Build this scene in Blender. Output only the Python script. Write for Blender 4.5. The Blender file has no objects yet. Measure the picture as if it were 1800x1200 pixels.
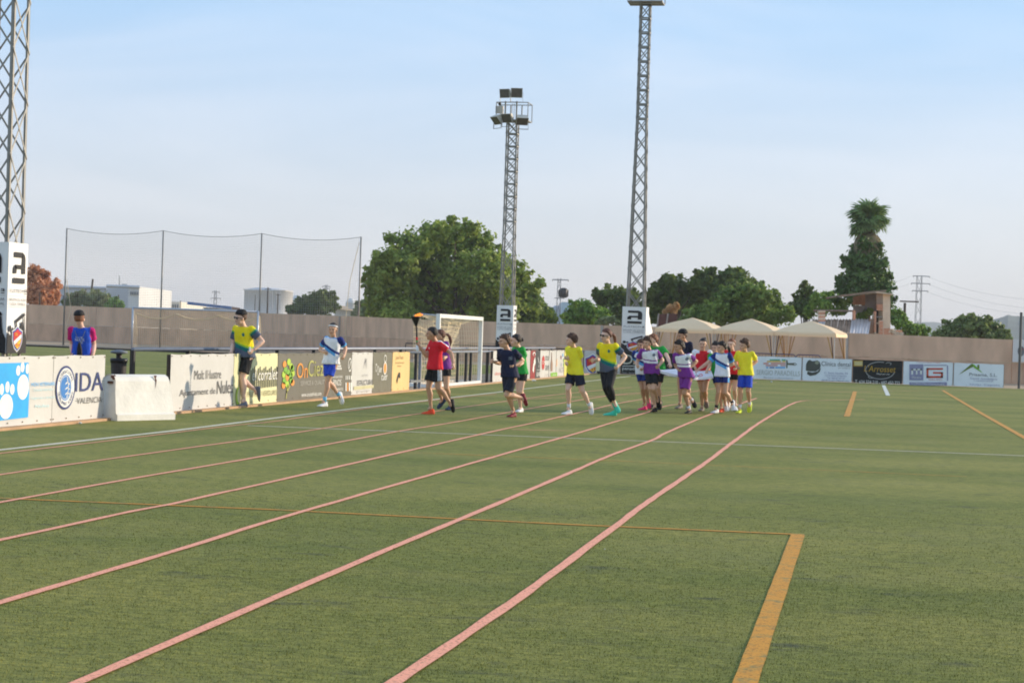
import bpy, bmesh, math, random
import numpy as np
from mathutils import Vector, Matrix, noise as mnoise

SC = bpy.context.scene
COL = SC.collection
rad = math.radians
V = Vector

# ------------------------------------------------------------------ camera
FPX = 3353.0                       # focal length in pixels of the 1800 px wide photograph
YAW, PITCH, ROLL = math.atan(641/3353.0), 11/3353.0, math.atan(0.0323)
CAMP = V((0, 0, 1.5))
R0 = V((math.cos(YAW), math.sin(YAW), 0)); D0 = V((-math.sin(YAW), math.cos(YAW), 0)); UP = V((0, 0, 1))
FW = (D0*math.cos(PITCH) - UP*math.sin(PITCH)).normalized()
U1 = R0.cross(FW).normalized()
CR = R0*math.cos(ROLL) + U1*math.sin(ROLL)
CU = -R0*math.sin(ROLL) + U1*math.cos(ROLL)
cd = bpy.data.cameras.new('camera'); cam = bpy.data.objects.new('camera', cd); COL.objects.link(cam)
cd.sensor_width = 36; cd.lens = 36*FPX/1800; cd.clip_start = 0.2; cd.clip_end = 12000
cam.matrix_world = Matrix(((CR.x, CU.x, -FW.x, CAMP.x), (CR.y, CU.y, -FW.y, CAMP.y), (CR.z, CU.z, -FW.z, CAMP.z), (0, 0, 0, 1)))
SC.camera = cam

# ------------------------------------------------------------------ sky, sun, exposure
SUN_EL = rad(13.5); SUN_V = V((0.82, 0.57, 0)).normalized()
sun_dir = V((SUN_V.x*math.cos(SUN_EL), SUN_V.y*math.cos(SUN_EL), math.sin(SUN_EL)))
w = bpy.data.worlds.new('World'); SC.world = w; w.use_nodes = True
nt = w.node_tree; nt.nodes.clear()
wo = nt.nodes.new('ShaderNodeOutputWorld'); bg = nt.nodes.new('ShaderNodeBackground'); sk = nt.nodes.new('ShaderNodeTexSky')
sk.sky_type = 'NISHITA'; sk.sun_disc = False; sk.sun_elevation = SUN_EL
sk.sun_rotation = math.atan2(SUN_V.x, SUN_V.y)
sk.air_density = 1.0; sk.dust_density = 1.2; sk.ozone_density = 2.0; sk.altitude = 0
bg.inputs['Strength'].default_value = 0.13
# thin cirrus veil and milky air over the clear sky
tc = nt.nodes.new('ShaderNodeTexCoord'); mp = nt.nodes.new('ShaderNodeMapping'); mp.inputs['Scale'].default_value = (2.0, 2.0, 9.0)
mp.inputs['Rotation'].default_value = (0.15, 0.25, 0.3)
nz = nt.nodes.new('ShaderNodeTexNoise'); nz.inputs['Scale'].default_value = 1.6; nz.inputs['Detail'].default_value = 6; nz.inputs['Distortion'].default_value = 0.6
cr = nt.nodes.new('ShaderNodeValToRGB'); cr.color_ramp.elements[0].position = 0.42; cr.color_ramp.elements[1].position = 0.75
cr.color_ramp.elements[0].color = (0.0, 0.0, 0.0, 1); cr.color_ramp.elements[1].color = (0.30, 0.30, 0.30, 1)
mxs = nt.nodes.new('ShaderNodeMixRGB'); mxs.blend_type = 'MIX'
VEIL = nt.nodes.new('ShaderNodeMixRGB'); VEIL.blend_type = 'MIX'; VEIL.inputs[0].default_value = 0.85
sep = nt.nodes.new('ShaderNodeSeparateXYZ'); vr = nt.nodes.new('ShaderNodeValToRGB'); ve = vr.color_ramp.elements
nrm = nt.nodes.new('ShaderNodeVectorMath'); nrm.operation = 'NORMALIZE'
nt.links.new(tc.outputs['Generated'], nrm.inputs[0]); nt.links.new(nrm.outputs[0], sep.inputs[0]); nt.links.new(sep.outputs[2], vr.inputs[0])
ve[0].position = 0.0; ve[0].color = (.68, .67, .70, 1); ve[1].position = 0.30; ve[1].color = (.39, .60, .87, 1)
m_ = ve.new(.07); m_.color = (.60, .66, .76, 1); m_ = ve.new(.16); m_.color = (.41, .61, .87, 1)
vm = nt.nodes.new('ShaderNodeVectorMath'); vm.operation = 'SCALE'; vm.inputs['Scale'].default_value = 5.75
nt.links.new(vr.outputs[0], vm.inputs[0]); nt.links.new(vm.outputs[0], VEIL.inputs[2])
nt.links.new(tc.outputs['Generated'], mp.inputs[0]); nt.links.new(mp.outputs[0], nz.inputs[0]); nt.links.new(nz.outputs[0], cr.inputs[0])
nt.links.new(sk.outputs[0], VEIL.inputs[1]); nt.links.new(VEIL.outputs[0], mxs.inputs[1]); nt.links.new(cr.outputs[0], mxs.inputs[0])
mxs.inputs[2].default_value = (5.9, 5.7, 5.8, 1)
nt.links.new(mxs.outputs[0], bg.inputs[0]); nt.links.new(bg.outputs[0], wo.inputs[0])
sl = bpy.data.lights.new('sun', 'SUN'); sl.energy = 3.1; sl.angle = rad(0.6); sl.color = (1.0, 0.85, 0.64)
so = bpy.data.objects.new('sun', sl); COL.objects.link(so)
so.rotation_euler = (-sun_dir).to_track_quat('-Z', 'Y').to_euler(); so.location = (40, 30, 40)
SC.view_settings.view_transform = 'Standard'; SC.view_settings.look = 'None'
SC.view_settings.exposure = 0.66; SC.view_settings.gamma = 1.0
SC.cycles.filter_width = 1.9
SC.cycles.max_bounces = 6; SC.cycles.transparent_max_bounces = 8

# ------------------------------------------------------------------ photo geometry -> world
def ray(px, py):
    return FW + CR*((px-900)/FPX) - CU*((py-600)/FPX)
def PZ(px, py, Z): return CAMP + ray(px, py)*Z
def G(px, py, z=0.0):
    d = ray(px, py); t = (z-CAMP.z)/d.z; return CAMP + d*t
def toward(px, X=None, Y=None, Z=None):
    "ground-plan point on the line of sight of pixel column px, at horizon height"
    d = ray(px, 560+.0323*px)
    t = X/d.x if X is not None else (Y/d.y if Y is not None else Z)
    return V((d.x*t, d.y*t, 0))
def zat(px, py, X, Y):
    d = ray(px, py); t = (X*D0.x+Y*D0.y)/(d.x*D0.x+d.y*D0.y); return CAMP.z + d.z*t

# ------------------------------------------------------------------ materials
def S(r, g, b):
    f = lambda c: (c/255/12.92) if c/255 <= .04045 else ((c/255+.055)/1.055)**2.4
    return (f(r), f(g), f(b))
MATS = {}
def M(name, rgb=None, rough=.6, var=.12, scale=6.0, bump=0.0, bscale=40.0, metal=0.0, spec=.3, rgb2=None, stretch=(1, 1, 1)):
    if name in MATS: return MATS[name]
    m = bpy.data.materials.new(name); m.use_nodes = True; MATS[name] = m
    n = m.node_tree; b = n.nodes['Principled BSDF']
    b.inputs['Roughness'].default_value = rough; b.inputs['Metallic'].default_value = metal
    b.inputs['Specular IOR Level'].default_value = spec
    t = n.nodes.new('ShaderNodeTexCoord'); mpn = n.nodes.new('ShaderNodeMapping'); mpn.inputs['Scale'].default_value = stretch
    n.links.new(t.outputs['Object'], mpn.inputs[0])
    z = n.nodes.new('ShaderNodeTexNoise'); z.inputs['Scale'].default_value = scale; z.inputs['Detail'].default_value = 5
    n.links.new(mpn.outputs[0], z.inputs['Vector'])
    r = n.nodes.new('ShaderNodeValToRGB'); e = r.color_ramp.elements
    e[0].position = .3; e[1].position = .7
    c2 = rgb2 or tuple(c*(1-var) for c in rgb); c1 = tuple(min(1, c*(1+var*.6)) for c in rgb)
    e[0].color = (*c2, 1); e[1].color = (*c1, 1)
    n.links.new(z.outputs[0], r.inputs[0]); n.links.new(r.outputs[0], b.inputs['Base Color'])
    if bump:
        zb = n.nodes.new('ShaderNodeTexNoise'); zb.inputs['Scale'].default_value = bscale; zb.inputs['Detail'].default_value = 4
        n.links.new(mpn.outputs[0], zb.inputs['Vector'])
        bp = n.nodes.new('ShaderNodeBump'); bp.inputs['Strength'].default_value = bump; bp.inputs['Distance'].default_value = .02
        n.links.new(zb.outputs[0], bp.inputs['Height']); n.links.new(bp.outputs[0], b.inputs['Normal'])
    return m
def MLEAF(name, c1, c2, scale=.8, trans=.38):
    if name in MATS: return MATS[name]
    m = bpy.data.materials.new(name); m.use_nodes = True; MATS[name] = m
    n = m.node_tree; n.nodes.clear(); o = n.nodes.new('ShaderNodeOutputMaterial')
    d = n.nodes.new('ShaderNodeBsdfPrincipled'); d.inputs['Roughness'].default_value = .55; d.inputs['Specular IOR Level'].default_value = .25
    tr = n.nodes.new('ShaderNodeBsdfTranslucent'); mx = n.nodes.new('ShaderNodeMixShader'); mx.inputs[0].default_value = trans
    t = n.nodes.new('ShaderNodeTexCoord'); z = n.nodes.new('ShaderNodeTexNoise'); z.inputs['Scale'].default_value = scale; z.inputs['Detail'].default_value = 8
    z.inputs['Roughness'].default_value = .75
    r = n.nodes.new('ShaderNodeValToRGB'); e = r.color_ramp.elements; e[0].position = .33; e[1].position = .67
    e[0].color = (*c1, 1); e[1].color = (*c2, 1)
    n.links.new(t.outputs['Object'], z.inputs['Vector']); n.links.new(z.outputs[0], r.inputs[0])
    n.links.new(r.outputs[0], d.inputs['Base Color']); n.links.new(r.outputs[0], tr.inputs[0])
    n.links.new(d.outputs[0], mx.inputs[1]); n.links.new(tr.outputs[0], mx.inputs[2]); n.links.new(mx.outputs[0], o.inputs[0])
    return m

# ------------------------------------------------------------------ object helpers
def tag(o, label=None, cat=None, group=None, kind=None):
    if label: o['label'] = label
    if cat: o['category'] = cat
    if group: o['group'] = group
    if kind: o['kind'] = kind
    return o
def empty(name, loc, label=None, cat=None, group=None, rz=0.0):
    o = bpy.data.objects.new(name, None); COL.objects.link(o); o.location = loc; o.rotation_euler = (0, 0, rz)
    o.empty_display_size = .2
    return tag(o, label, cat, group)
def link(name, me, parent=None):
    o = bpy.data.objects.new(name, me); COL.objects.link(o)
    if parent is not None:
        o.parent = parent
        mw = Matrix.LocRotScale(parent.location, parent.rotation_euler, parent.scale)
        p = parent.parent
        while p is not None:
            mw = Matrix.LocRotScale(p.location, p.rotation_euler, p.scale) @ mw; p = p.parent
        o.matrix_parent_inverse = mw.inverted()      # parts are written in world coordinates
    return o
class MB:
    def __init__(s): s.v = []; s.f = []; s.mi = []; s.mats = []
    def mid(s, m):
        if m is None: return 0
        if m not in s.mats: s.mats.append(m)
        return s.mats.index(m)
    def add(s, vs, fs, m=None):
        b = len(s.v); k = s.mid(m); s.v.extend([tuple(x) for x in vs])
        for f in fs: s.f.append(tuple(b+i for i in f)); s.mi.append(k)
        return s
    def box(s, c, size, m=None, rz=0.0, rot=None):
        hx, hy, hz = size[0]/2, size[1]/2, size[2]/2
        q = rot if rot is not None else Matrix.Rotation(rz, 3, 'Z')
        c = V(c); vs = [c + q @ V((x*hx, y*hy, z*hz)) for z in (-1, 1) for x, y in ((-1, -1), (1, -1), (1, 1), (-1, 1))]
        return s.add(vs, [(3, 2, 1, 0), (4, 5, 6, 7), (0, 1, 5, 4), (1, 2, 6, 5), (2, 3, 7, 6), (3, 0, 4, 7)], m)
    def hexa(s, pts, m=None):       # 8 points, bottom ring then top ring
        return s.add(pts, [(3, 2, 1, 0), (4, 5, 6, 7), (0, 1, 5, 4), (1, 2, 6, 5), (2, 3, 7, 6), (3, 0, 4, 7)], m)
    def tube(s, p0, p1, r0, r1=None, n=8, m=None, cap=True):
        r1 = r0 if r1 is None else r1; p0 = V(p0); p1 = V(p1); d = (p1-p0)
        if d.length < 1e-6: return s
        d.normalize(); a = d.orthogonal().normalized(); b = d.cross(a)
        vs = []
        for p, r in ((p0, r0), (p1, r1)):
            for i in range(n):
                t = 2*math.pi*i/n; vs.append(p + a*(r*math.cos(t)) + b*(r*math.sin(t)))
        fs = [(i, (i+1) % n, n+(i+1) % n, n+i) for i in range(n)]
        if cap: fs += [tuple(range(n-1, -1, -1)), tuple(range(n, 2*n))]
        return s.add(vs, fs, m)
    def path(s, pts, r, n=6, m=None):
        for a, b in zip(pts[:-1], pts[1:]): s.tube(a, b, r, r, n, m)
        return s
    def bar(s, p0, p1, wd, th, m=None, side=None):
        p0 = V(p0); p1 = V(p1); d = (p1-p0).normalized()
        a = (V(side) - d*V(side).dot(d)).normalized() if side is not None else d.orthogonal().normalized()
        b = d.cross(a); vs = []
        for p in (p0, p1):
            for x, y in ((-1, -1), (1, -1), (1, 1), (-1, 1)): vs.append(p + a*(x*wd/2) + b*(y*th/2))
        return s.add(vs, [(3, 2, 1, 0), (4, 5, 6, 7), (0, 1, 5, 4), (1, 2, 6, 5), (2, 3, 7, 6), (3, 0, 4, 7)], m)
    def rings(s, rs, m=None, cap=True, closed=True):
        n = len(rs[0]); vs = [p for r in rs for p in r]; fs = []
        for k in range(len(rs)-1):
            for i in range(n if closed else n-1):
                j = (i+1) % n; fs.append((k*n+i, k*n+j, (k+1)*n+j, (k+1)*n+i))
        if cap: fs += [tuple(range(n-1, -1, -1)), tuple(range((len(rs)-1)*n, len(rs)*n))]
        return s.add(vs, fs, m)
    def caps(s, p0, p1, r0, r1, n=12, m=None):      # tapered capsule
        p0 = V(p0); p1 = V(p1); d = p1-p0
        d = d.normalized() if d.length > 1e-6 else V((0, 0, 1))
        a = d.orthogonal().normalized(); b = d.cross(a); rs = []
        for ang in (-80, -50, -22): rs.append((p0 + d*(r0*math.sin(rad(ang))), r0*math.cos(rad(ang))))
        rs += [(p0, r0), (p1, r1)]
        for ang in (22, 50, 80): rs.append((p1 + d*(r1*math.sin(rad(ang))), r1*math.cos(rad(ang))))
        return s.rings([[c + a*(r*math.cos(2*math.pi*i/n)) + b*(r*math.sin(2*math.pi*i/n)) for i in range(n)] for c, r in rs], m)
    def ell(s, c, ax, m=None, n=14, k=9, rfun=None):   # ellipsoid with axis vectors ax
        c = V(c); rs = []
        for j in range(k):
            ph = -math.pi/2 + math.pi*(j+.5)/k
            row = []
            for i in range(n):
                t = 2*math.pi*i/n; q = V((math.cos(ph)*math.cos(t), math.cos(ph)*math.sin(t), math.sin(ph)))
                f = rfun(q) if rfun else 1.0
                row.append(c + (ax[0]*q.x + ax[1]*q.y + ax[2]*q.z)*f)
            rs.append(row)
        return s.rings(rs, m)
    def mesh(s, name, mats=None, smooth=False):
        me = bpy.data.meshes.new(name); me.from_pydata(s.v, [], s.f); 
        for mm in (mats if mats else s.mats): me.materials.append(mm)
        if not mats and len(s.mats) > 1: me.polygons.foreach_set('material_index', s.mi)
        if smooth: me.polygons.foreach_set('use_smooth', [True]*len(me.polygons))
        me.update(); return me
    def build(s, name, m=None, parent=None, smooth=False):
        me = s.mesh(name, [m] if m else None, smooth); return link(name, me, parent)

# lettering: built-in font outlines as flat print, cached per string
TXT = {}
def text_geo(st):
    if st in TXT: return TXT[st]
    cu = bpy.data.curves.new('t', 'FONT'); cu.body = st; cu.resolution_u = 3
    ob = bpy.data.objects.new('t', cu); COL.objects.link(ob)
    me = bpy.data.meshes.new_from_object(ob)
    vs = [(v.co.x, v.co.y) for v in me.vertices]; fs = [tuple(p.vertices) for p in me.polygons]
    bpy.data.objects.remove(ob); bpy.data.meshes.remove(me); bpy.data.curves.remove(cu)
    xs = [v[0] for v in vs] or [0]; ys = [v[1] for v in vs] or [0]
    x0, x1, y0, y1 = min(xs), max(xs), min(ys), max(ys)
    vs = [((x-x0)/max(1e-6, x1-x0), (y-y0)/max(1e-6, y1-y0)) for x, y in vs]
    TXT[st] = (vs, fs); return TXT[st]

def clusters(mb, U, gap):
    "split a print into the separate pieces one can tell apart: faces whose boxes lie closer than gap (for lettering: gap in letter heights)"
    P = np.array(mb.v); u = P @ np.array(U); z = P[:, 2]; bx = [[u[list(f)].min(), u[list(f)].max(), z[list(f)].min(), z[list(f)].max()] for f in mb.f]
    g = gap*(z.max()-z.min()) if gap > .1 else gap; par = {}; cl = []
    for i in sorted(range(len(bx)), key=lambda i: bx[i][0]):
        b = list(bx[i]); mem = [i]; rest = []
        for c in cl:
            q = c[0]
            if q[0]-g < b[1] and b[0]-g < q[1] and q[2]-g < b[3] and b[2]-g < q[3]: b = [min(b[0], q[0]), max(b[1], q[1]), min(b[2], q[2]), max(b[3], q[3])]; mem += c[1]
            else: rest.append(c)
        cl = rest+[(b, mem)]
    if len(cl) < 2: return [mb]
    out = []
    for b, mem in cl:
        q = MB()
        for i in sorted(mem): f = mb.f[i]; q.add([mb.v[x] for x in f], [tuple(range(len(f)))], mb.mats[mb.mi[i]] if mb.mats else None)
        out.append(q)
    return out
class Face:
    "a flat print surface: origin O, axes U, Vv, outward normal N; px() reads where a photo pixel falls on it"
    def __init__(s, O, U, N, Vv=None):
        s.O = V(O); s.U = V(U).normalized(); s.N = V(N).normalized(); s.V = V(Vv) if Vv is not None else V((0, 0, 1)); s.mb = MB(); s.tx = []; s.lift = .004
    def px(s, x, y):
        d = ray(x, y); t = (s.O-CAMP).dot(s.N)/d.dot(s.N); p = CAMP + d*t - s.O
        return p.dot(s.U), p.dot(s.V)
    def at(s, u, v, l=0): return s.O + s.U*u + s.V*v + s.N*(s.lift+l)
    def poly(s, pts, m, l=0): s.mb.add([s.at(u, v, l) for u, v in pts], [tuple(range(len(pts)))], m)
    def rect(s, u0, v0, u1, v1, m, l=0): s.poly([(u0, v0), (u1, v0), (u1, v1), (u0, v1)], m, l)
    def ellipse(s, u, v, ru, rv, m, l=0, n=24, a0=0, a1=360, hole=0):
        if hole:
            o = [(u+ru*math.cos(rad(a0+(a1-a0)*i/n)), v+rv*math.sin(rad(a0+(a1-a0)*i/n))) for i in range(n+1)]
            q = [(u+(ru-hole)*math.cos(rad(a0+(a1-a0)*i/n)), v+(rv-hole)*math.sin(rad(a0+(a1-a0)*i/n))) for i in range(n+1)]
            for i in range(n): s.poly([o[i], o[i+1], q[i+1], q[i]], m, l)
        else: s.poly([(u+ru*math.cos(2*math.pi*i/n), v+rv*math.sin(2*math.pi*i/n)) for i in range(n)], m, l)
    def line(s, pts, wd, m, l=0):
        for (a, b), (c, d) in zip(pts[:-1], pts[1:]):
            L = math.hypot(c-a, d-b) or 1; nx, ny = -(d-b)/L*wd/2, (c-a)/L*wd/2
            s.poly([(a-nx, b-ny), (c-nx, d-ny), (c+nx, d+ny), (a+nx, b+ny)], m, l)
    def text(s, st, u0, v0, u1, v1, m, l=0, shear=0):
        vs, fs = text_geo(st); q = MB(); q.add([s.at(u0+x*(u1-u0)+shear*y*(v1-v0), v0+y*(v1-v0), l) for x, y in vs], fs, m); s.tx.append(q)
    # the same, read off the photograph's pixels
    def prect(s, x0, y0, x1, y1, m, l=0): s.poly([s.px(x0, y1), s.px(x1, y1), s.px(x1, y0), s.px(x0, y0)], m, l)
    def ppoly(s, pts, m, l=0): s.poly([s.px(*p) for p in pts], m, l)
    def pell(s, x, y, rx, ry, m, l=0, **k):
        u, v = s.px(x, y); u1, _ = s.px(x+rx, y+.0323*rx); _, v1 = s.px(x, y-ry); h = k.pop('phole', 0)
        if h: k['hole'] = abs(v1-v)*h/ry
        s.ellipse(u, v, abs(u1-u), abs(v1-v), m, l, **k)
    def ptext(s, st, x0, x1, yc, h, m, l=0, shear=0):
        "left and right pixel, vertical centre given at the left end and right end or one value, cap height in pixels"
        ya, yb = yc if isinstance(yc, tuple) else (yc, yc)
        a = s.px(x0, ya); b = s.px(x1, yb); t = s.px(x0, ya-h/2)[1]-s.px(x0, ya+h/2)[1]
        vc = (a[1]+b[1])/2; s.text(st, a[0], vc-t/2, b[0], vc+t/2, m, l, shear)
    def build(s, name, parent):
        for k, mb in enumerate(s.tx+[s.mb]):
            if not mb.f: continue
            for q in clusters(mb, s.U, .24 if k < len(s.tx) else .02): q.build('lettering' if k < len(s.tx) else 'emblem', None, parent)
        s.mb = MB(); s.tx = []

def pieces(parent, name, mesh, n): pass
# ================================================================== SETTING: ground, turf, markings
def turf_material():
    m = bpy.data.materials.new('artificial_turf'); m.use_nodes = True; n = m.node_tree; b = n.nodes['Principled BSDF']
    b.inputs['Roughness'].default_value = .85; b.inputs['Specular IOR Level'].default_value = .15
    t = n.nodes.new('ShaderNodeTexCoord')
    def nz(scale, det, rough=.6, st=(1, 1, 1), rz=0):
        mpn = n.nodes.new('ShaderNodeMapping'); mpn.inputs['Scale'].default_value = st; mpn.inputs['Rotation'].default_value = (0, 0, rz)
        q = n.nodes.new('ShaderNodeTexNoise'); q.inputs['Scale'].default_value = scale; q.inputs['Detail'].default_value = det; q.inputs['Roughness'].default_value = rough
        n.links.new(t.outputs['Object'], mpn.inputs[0]); n.links.new(mpn.outputs[0], q.inputs['Vector']); return q
    def ramp(src, p0, p1, c0, c1):
        r = n.nodes.new('ShaderNodeValToRGB'); e = r.color_ramp.elements; e[0].position = p0; e[1].position = p1
        e[0].color = (*c0, 1); e[1].color = (*c1, 1); n.links.new(src, r.inputs[0]); return r
    def mix(f, a, bb, blend='MIX'):
        x = n.nodes.new('ShaderNodeMixRGB'); x.blend_type = blend
        for k, sck in ((0, f), (1, a), (2, bb)):
            if hasattr(sck, 'links'): n.links.new(sck, x.inputs[k])
            else: x.inputs[k].default_value = sck if k == 0 else (*sck, 1)
        return x.outputs[0]
    big = nz(.30, 5, .62, (.6, 1.3, 1), YAW); mid = nz(1.3, 4, .65, (1, .55, 1), YAW); fine = nz(60, 4, .75); med = nz(13, 4, .7, (.6, 1.6, 1), YAW)
    bigr = ramp(big.outputs[0], .36, .64, (0, 0, 0), (1, 1, 1)); base = mix(bigr.outputs[0], (.158, .172, .036), (.252, .236, .060))
    fr = ramp(fine.outputs[0], .34, .66, (.45, .48, .45), (1.6, 1.55, 1.5))
    c = mix(.85, base, fr.outputs[0], 'MULTIPLY')
    mr = ramp(med.outputs[0], .34, .64, (.55, .60, .62), (1.32, 1.27, 1.22))
    c = mix(.9, c, mr.outputs[0], 'MULTIPLY')
    # black rubber crumb showing in worn streaks
    w1 = nz(2.6, 6, .72, (.55, 1.7, 1), YAW)
    wr = ramp(w1.outputs[0], .54, .68, (0, 0, 0), (.8, .8, .8))
    wf = mix(1.0, wr.outputs[0], ramp(mid.outputs[0], .44, .6, (0, 0, 0), (1, 1, 1)).outputs[0], 'MULTIPLY')
    c = mix(wf, c, (.06, .062, .05))
    # sand dust, pale patches
    dr = ramp(nz(.5, 5, .7).outputs[0], .5, .75, (0, 0, 0), (.3, .3, .3))
    c = mix(dr.outputs[0], c, (.27, .25, .10))
    n.links.new(c, b.inputs['Base Color'])
    bp = n.nodes.new('ShaderNodeBump'); bp.inputs['Strength'].default_value = .5; bp.inputs['Distance'].default_value = .012
    n.links.new(fine.outputs[0], bp.inputs['Height']); n.links.new(bp.outputs[0], b.inputs['Normal'])
    return m
TURF = turf_material()
DIRT = M('pale_sandy_earth', S(178, 150, 122), .95, .25, .9, .4, 30)
def sheet(name, pts, z, m, kind='structure', parent=None):
    mb = MB(); mb.add([(x, y, z) for x, y in pts], [tuple(range(len(pts)))]); o = mb.build(name, m, parent)
    if kind: o['kind'] = kind
    return o
sheet('ground', [(-4000, -800), (4000, -800), (4000, 7000), (-4000, 7000)], -.03, M('dry_field_earth', S(140, 128, 92), .95, .3, .05, .2, 2))
turf = sheet('turf_pitch', [(-11.45, -40), (75, -40), (75, 79.7), (-11.45, 79.7)], 0.0, TURF)
turf2 = sheet('practice_turf', [(-90, -10), (-14.6, -10), (-14.6, 90.5), (-24, 92.5), (-48, 100.5), (-90, 104)], -.004, TURF)
sheet('earth_path', [(-14.6, -40), (-11.45, -40), (-11.45, 79.7), (75, 79.7), (75, 90), (5, 95), (-26, 110), (-46, 130), (-92, 134), (-92, 104), (-48, 100.5), (-24, 92.5), (-14.6, 90.5)], -.008, DIRT)
mb = MB()                       # dark strip along the far edge of the practice turf
kp = [(-90, 104.2), (-48, 100.7), (-24, 92.7)]
for a, b_ in zip(kp[:-1], kp[1:]): mb.bar((*a, .03), (*b_, .03), .5, .12, None, (0, 0, 1)) if False else mb.bar((*a, .02), (*b_, .02), .16, .14, None, (1, .3, 0))
o = mb.build('turf_edge_strip', M('dark_edge_strip', S(62, 52, 46), .9)); o['kind'] = 'structure'
# concrete edging along the boards
mb = MB(); mb.box((-11.55, 20, .012), (.18, 124, .05)); o = mb.build('pitch_edging', M('tan_concrete_edging', S(188, 152, 118), .9, .2, 2)); o['kind'] = 'structure'

def paint(name, rgb, wear=.5, lo=.42, hi=.62, sc=9.0):
    m = bpy.data.materials.new(name); m.use_nodes = True; n = m.node_tree; b = n.nodes['Principled BSDF']; b.inputs['Roughness'].default_value = .85
    t = n.nodes.new('ShaderNodeTexCoord'); z = n.nodes.new('ShaderNodeTexNoise'); z.inputs['Scale'].default_value = sc; z.inputs['Detail'].default_value = 7; z.inputs['Roughness'].default_value = .75
    r = n.nodes.new('ShaderNodeValToRGB'); e = r.color_ramp.elements; e[0].position = lo-.12; e[1].position = lo+.02
    e[0].color = (.15, .175, .06, 1); e[1].color = (*rgb, 1)
    mxn = n.nodes.new('ShaderNodeMixRGB'); mxn.inputs[0].default_value = wear; mxn.inputs[1].default_value = (*rgb, 1)
    z2 = n.nodes.new('ShaderNodeTexNoise'); z2.inputs['Scale'].default_value = 70; z2.inputs['Detail'].default_value = 3
    m2 = n.nodes.new('ShaderNodeMixRGB'); m2.blend_type = 'MULTIPLY'; m2.inputs[0].default_value = .8
    r2 = n.nodes.new('ShaderNodeValToRGB'); r2.color_ramp.elements[0].position = .33; r2.color_ramp.elements[1].position = .47
    r2.color_ramp.elements[0].color = (.42, .30, .26, 1); r2.color_ramp.elements[1].color = (1.06, 1.06, 1.06, 1)
    for q in (z, z2): n.links.new(t.outputs['Object'], q.inputs['Vector'])
    n.links.new(z.outputs[0], r.inputs[0]); n.links.new(r.outputs[0], mxn.inputs[2])
    n.links.new(z2.outputs[0], r2.inputs[0]); n.links.new(mxn.outputs[0], m2.inputs[1]); n.links.new(r2.outputs[0], m2.inputs[2])
    n.links.new(m2.outputs[0], b.inputs['Base Color']); return m
PINK = paint('pink_lane_paint', S(244, 162, 130), .55, .40)
WHITE_L = paint('white_line_turf', S(216, 206, 182), .6, .40, sc=14)
YEL_L = paint('yellow_line_turf', S(204, 138, 30), .85, .47, sc=7)
random.seed(4)
LINES = []
def ground_line(name, pix, width, m, z, wob=.0, ext=None, wj=.12, gaps=None):
    P = [G(x, y) for x, y in pix]
    pts = []
    for i in range(len(P)-1):
        p0 = P[max(0, i-1)]; p1 = P[i]; p2 = P[i+1]; p3 = P[min(len(P)-1, i+2)]
        n = max(2, int((p2-p1).length/.35))
        for k in range(n):
            t = k/n
            pts.append(.5*((2*p1) + (p2-p0)*t + (2*p0-5*p1+4*p2-p3)*t*t + (3*p1-p0-3*p2+p3)*t**3) if wob else p1.lerp(p2, t))
    pts.append(P[-1]); mb = MB(); L = []
    for i, p in enumerate(pts):
        d = (pts[min(i+1, len(pts)-1)] - pts[max(i-1, 0)]); d.z = 0; d.normalize(); nn = V((-d.y, d.x, 0))
        s = .5*width*(1+random.uniform(-wj, wj)); off = wob*mnoise.noise(V((p.x*.9, p.y*.9, 3)))
        L += [p + nn*(off-s) + V((0, 0, z)), p + nn*(off+s) + V((0, 0, z))]
    LINES.append((np.array([(q.x, q.y) for q in pts]), width))
    mb.add(L, [(2*i, 2*i+1, 2*i+3, 2*i+2) for i in range(len(pts)-1)])
    # faces up
    o = mb.build(name, m, turf); return o
ground_line('white_touchline', [(-60, 797), (0, 790.7), (300, 757.5), (480, 735), (620, 718.3), (869, 690), (950, 680), (1108, 661)], .10, WHITE_L, .0035)
ground_line('white_cross_line', [(435, 748), (620, 755), (1000, 770), (1800, 801), (1900, 805)], .09, WHITE_L, .0042, wj=.05)
ground_line('white_end_mark', [(1553, 677), (1561, 695)], .13, M('white_turf_line', S(205, 205, 196), .9, .1), .004)
ground_line('yellow_cross_line', [(-20, 875.5), (0, 876), (480, 896), (1000, 922), (1414, 940)], .07, YEL_L, .005, wj=.03)
ground_line('yellow_side_line', [(1402.5, 940.2), (1311, 1198), (1295, 1243)], .11, YEL_L, .0055, wj=.04)
ground_line('yellow_short_line', [(1503, 688), (1488.5, 732)], .13, YEL_L, .0055, wj=.04)
ground_line('yellow_far_line', [(1657, 686), (1726, 727), (1795, 766), (1870, 809)], .11, YEL_L, .0055, wj=.04)
ground_line('yellow_faint_line', [(640, 792), (1100, 811), (1700, 838)], .035, YEL_L, .006, wj=.5)
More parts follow.
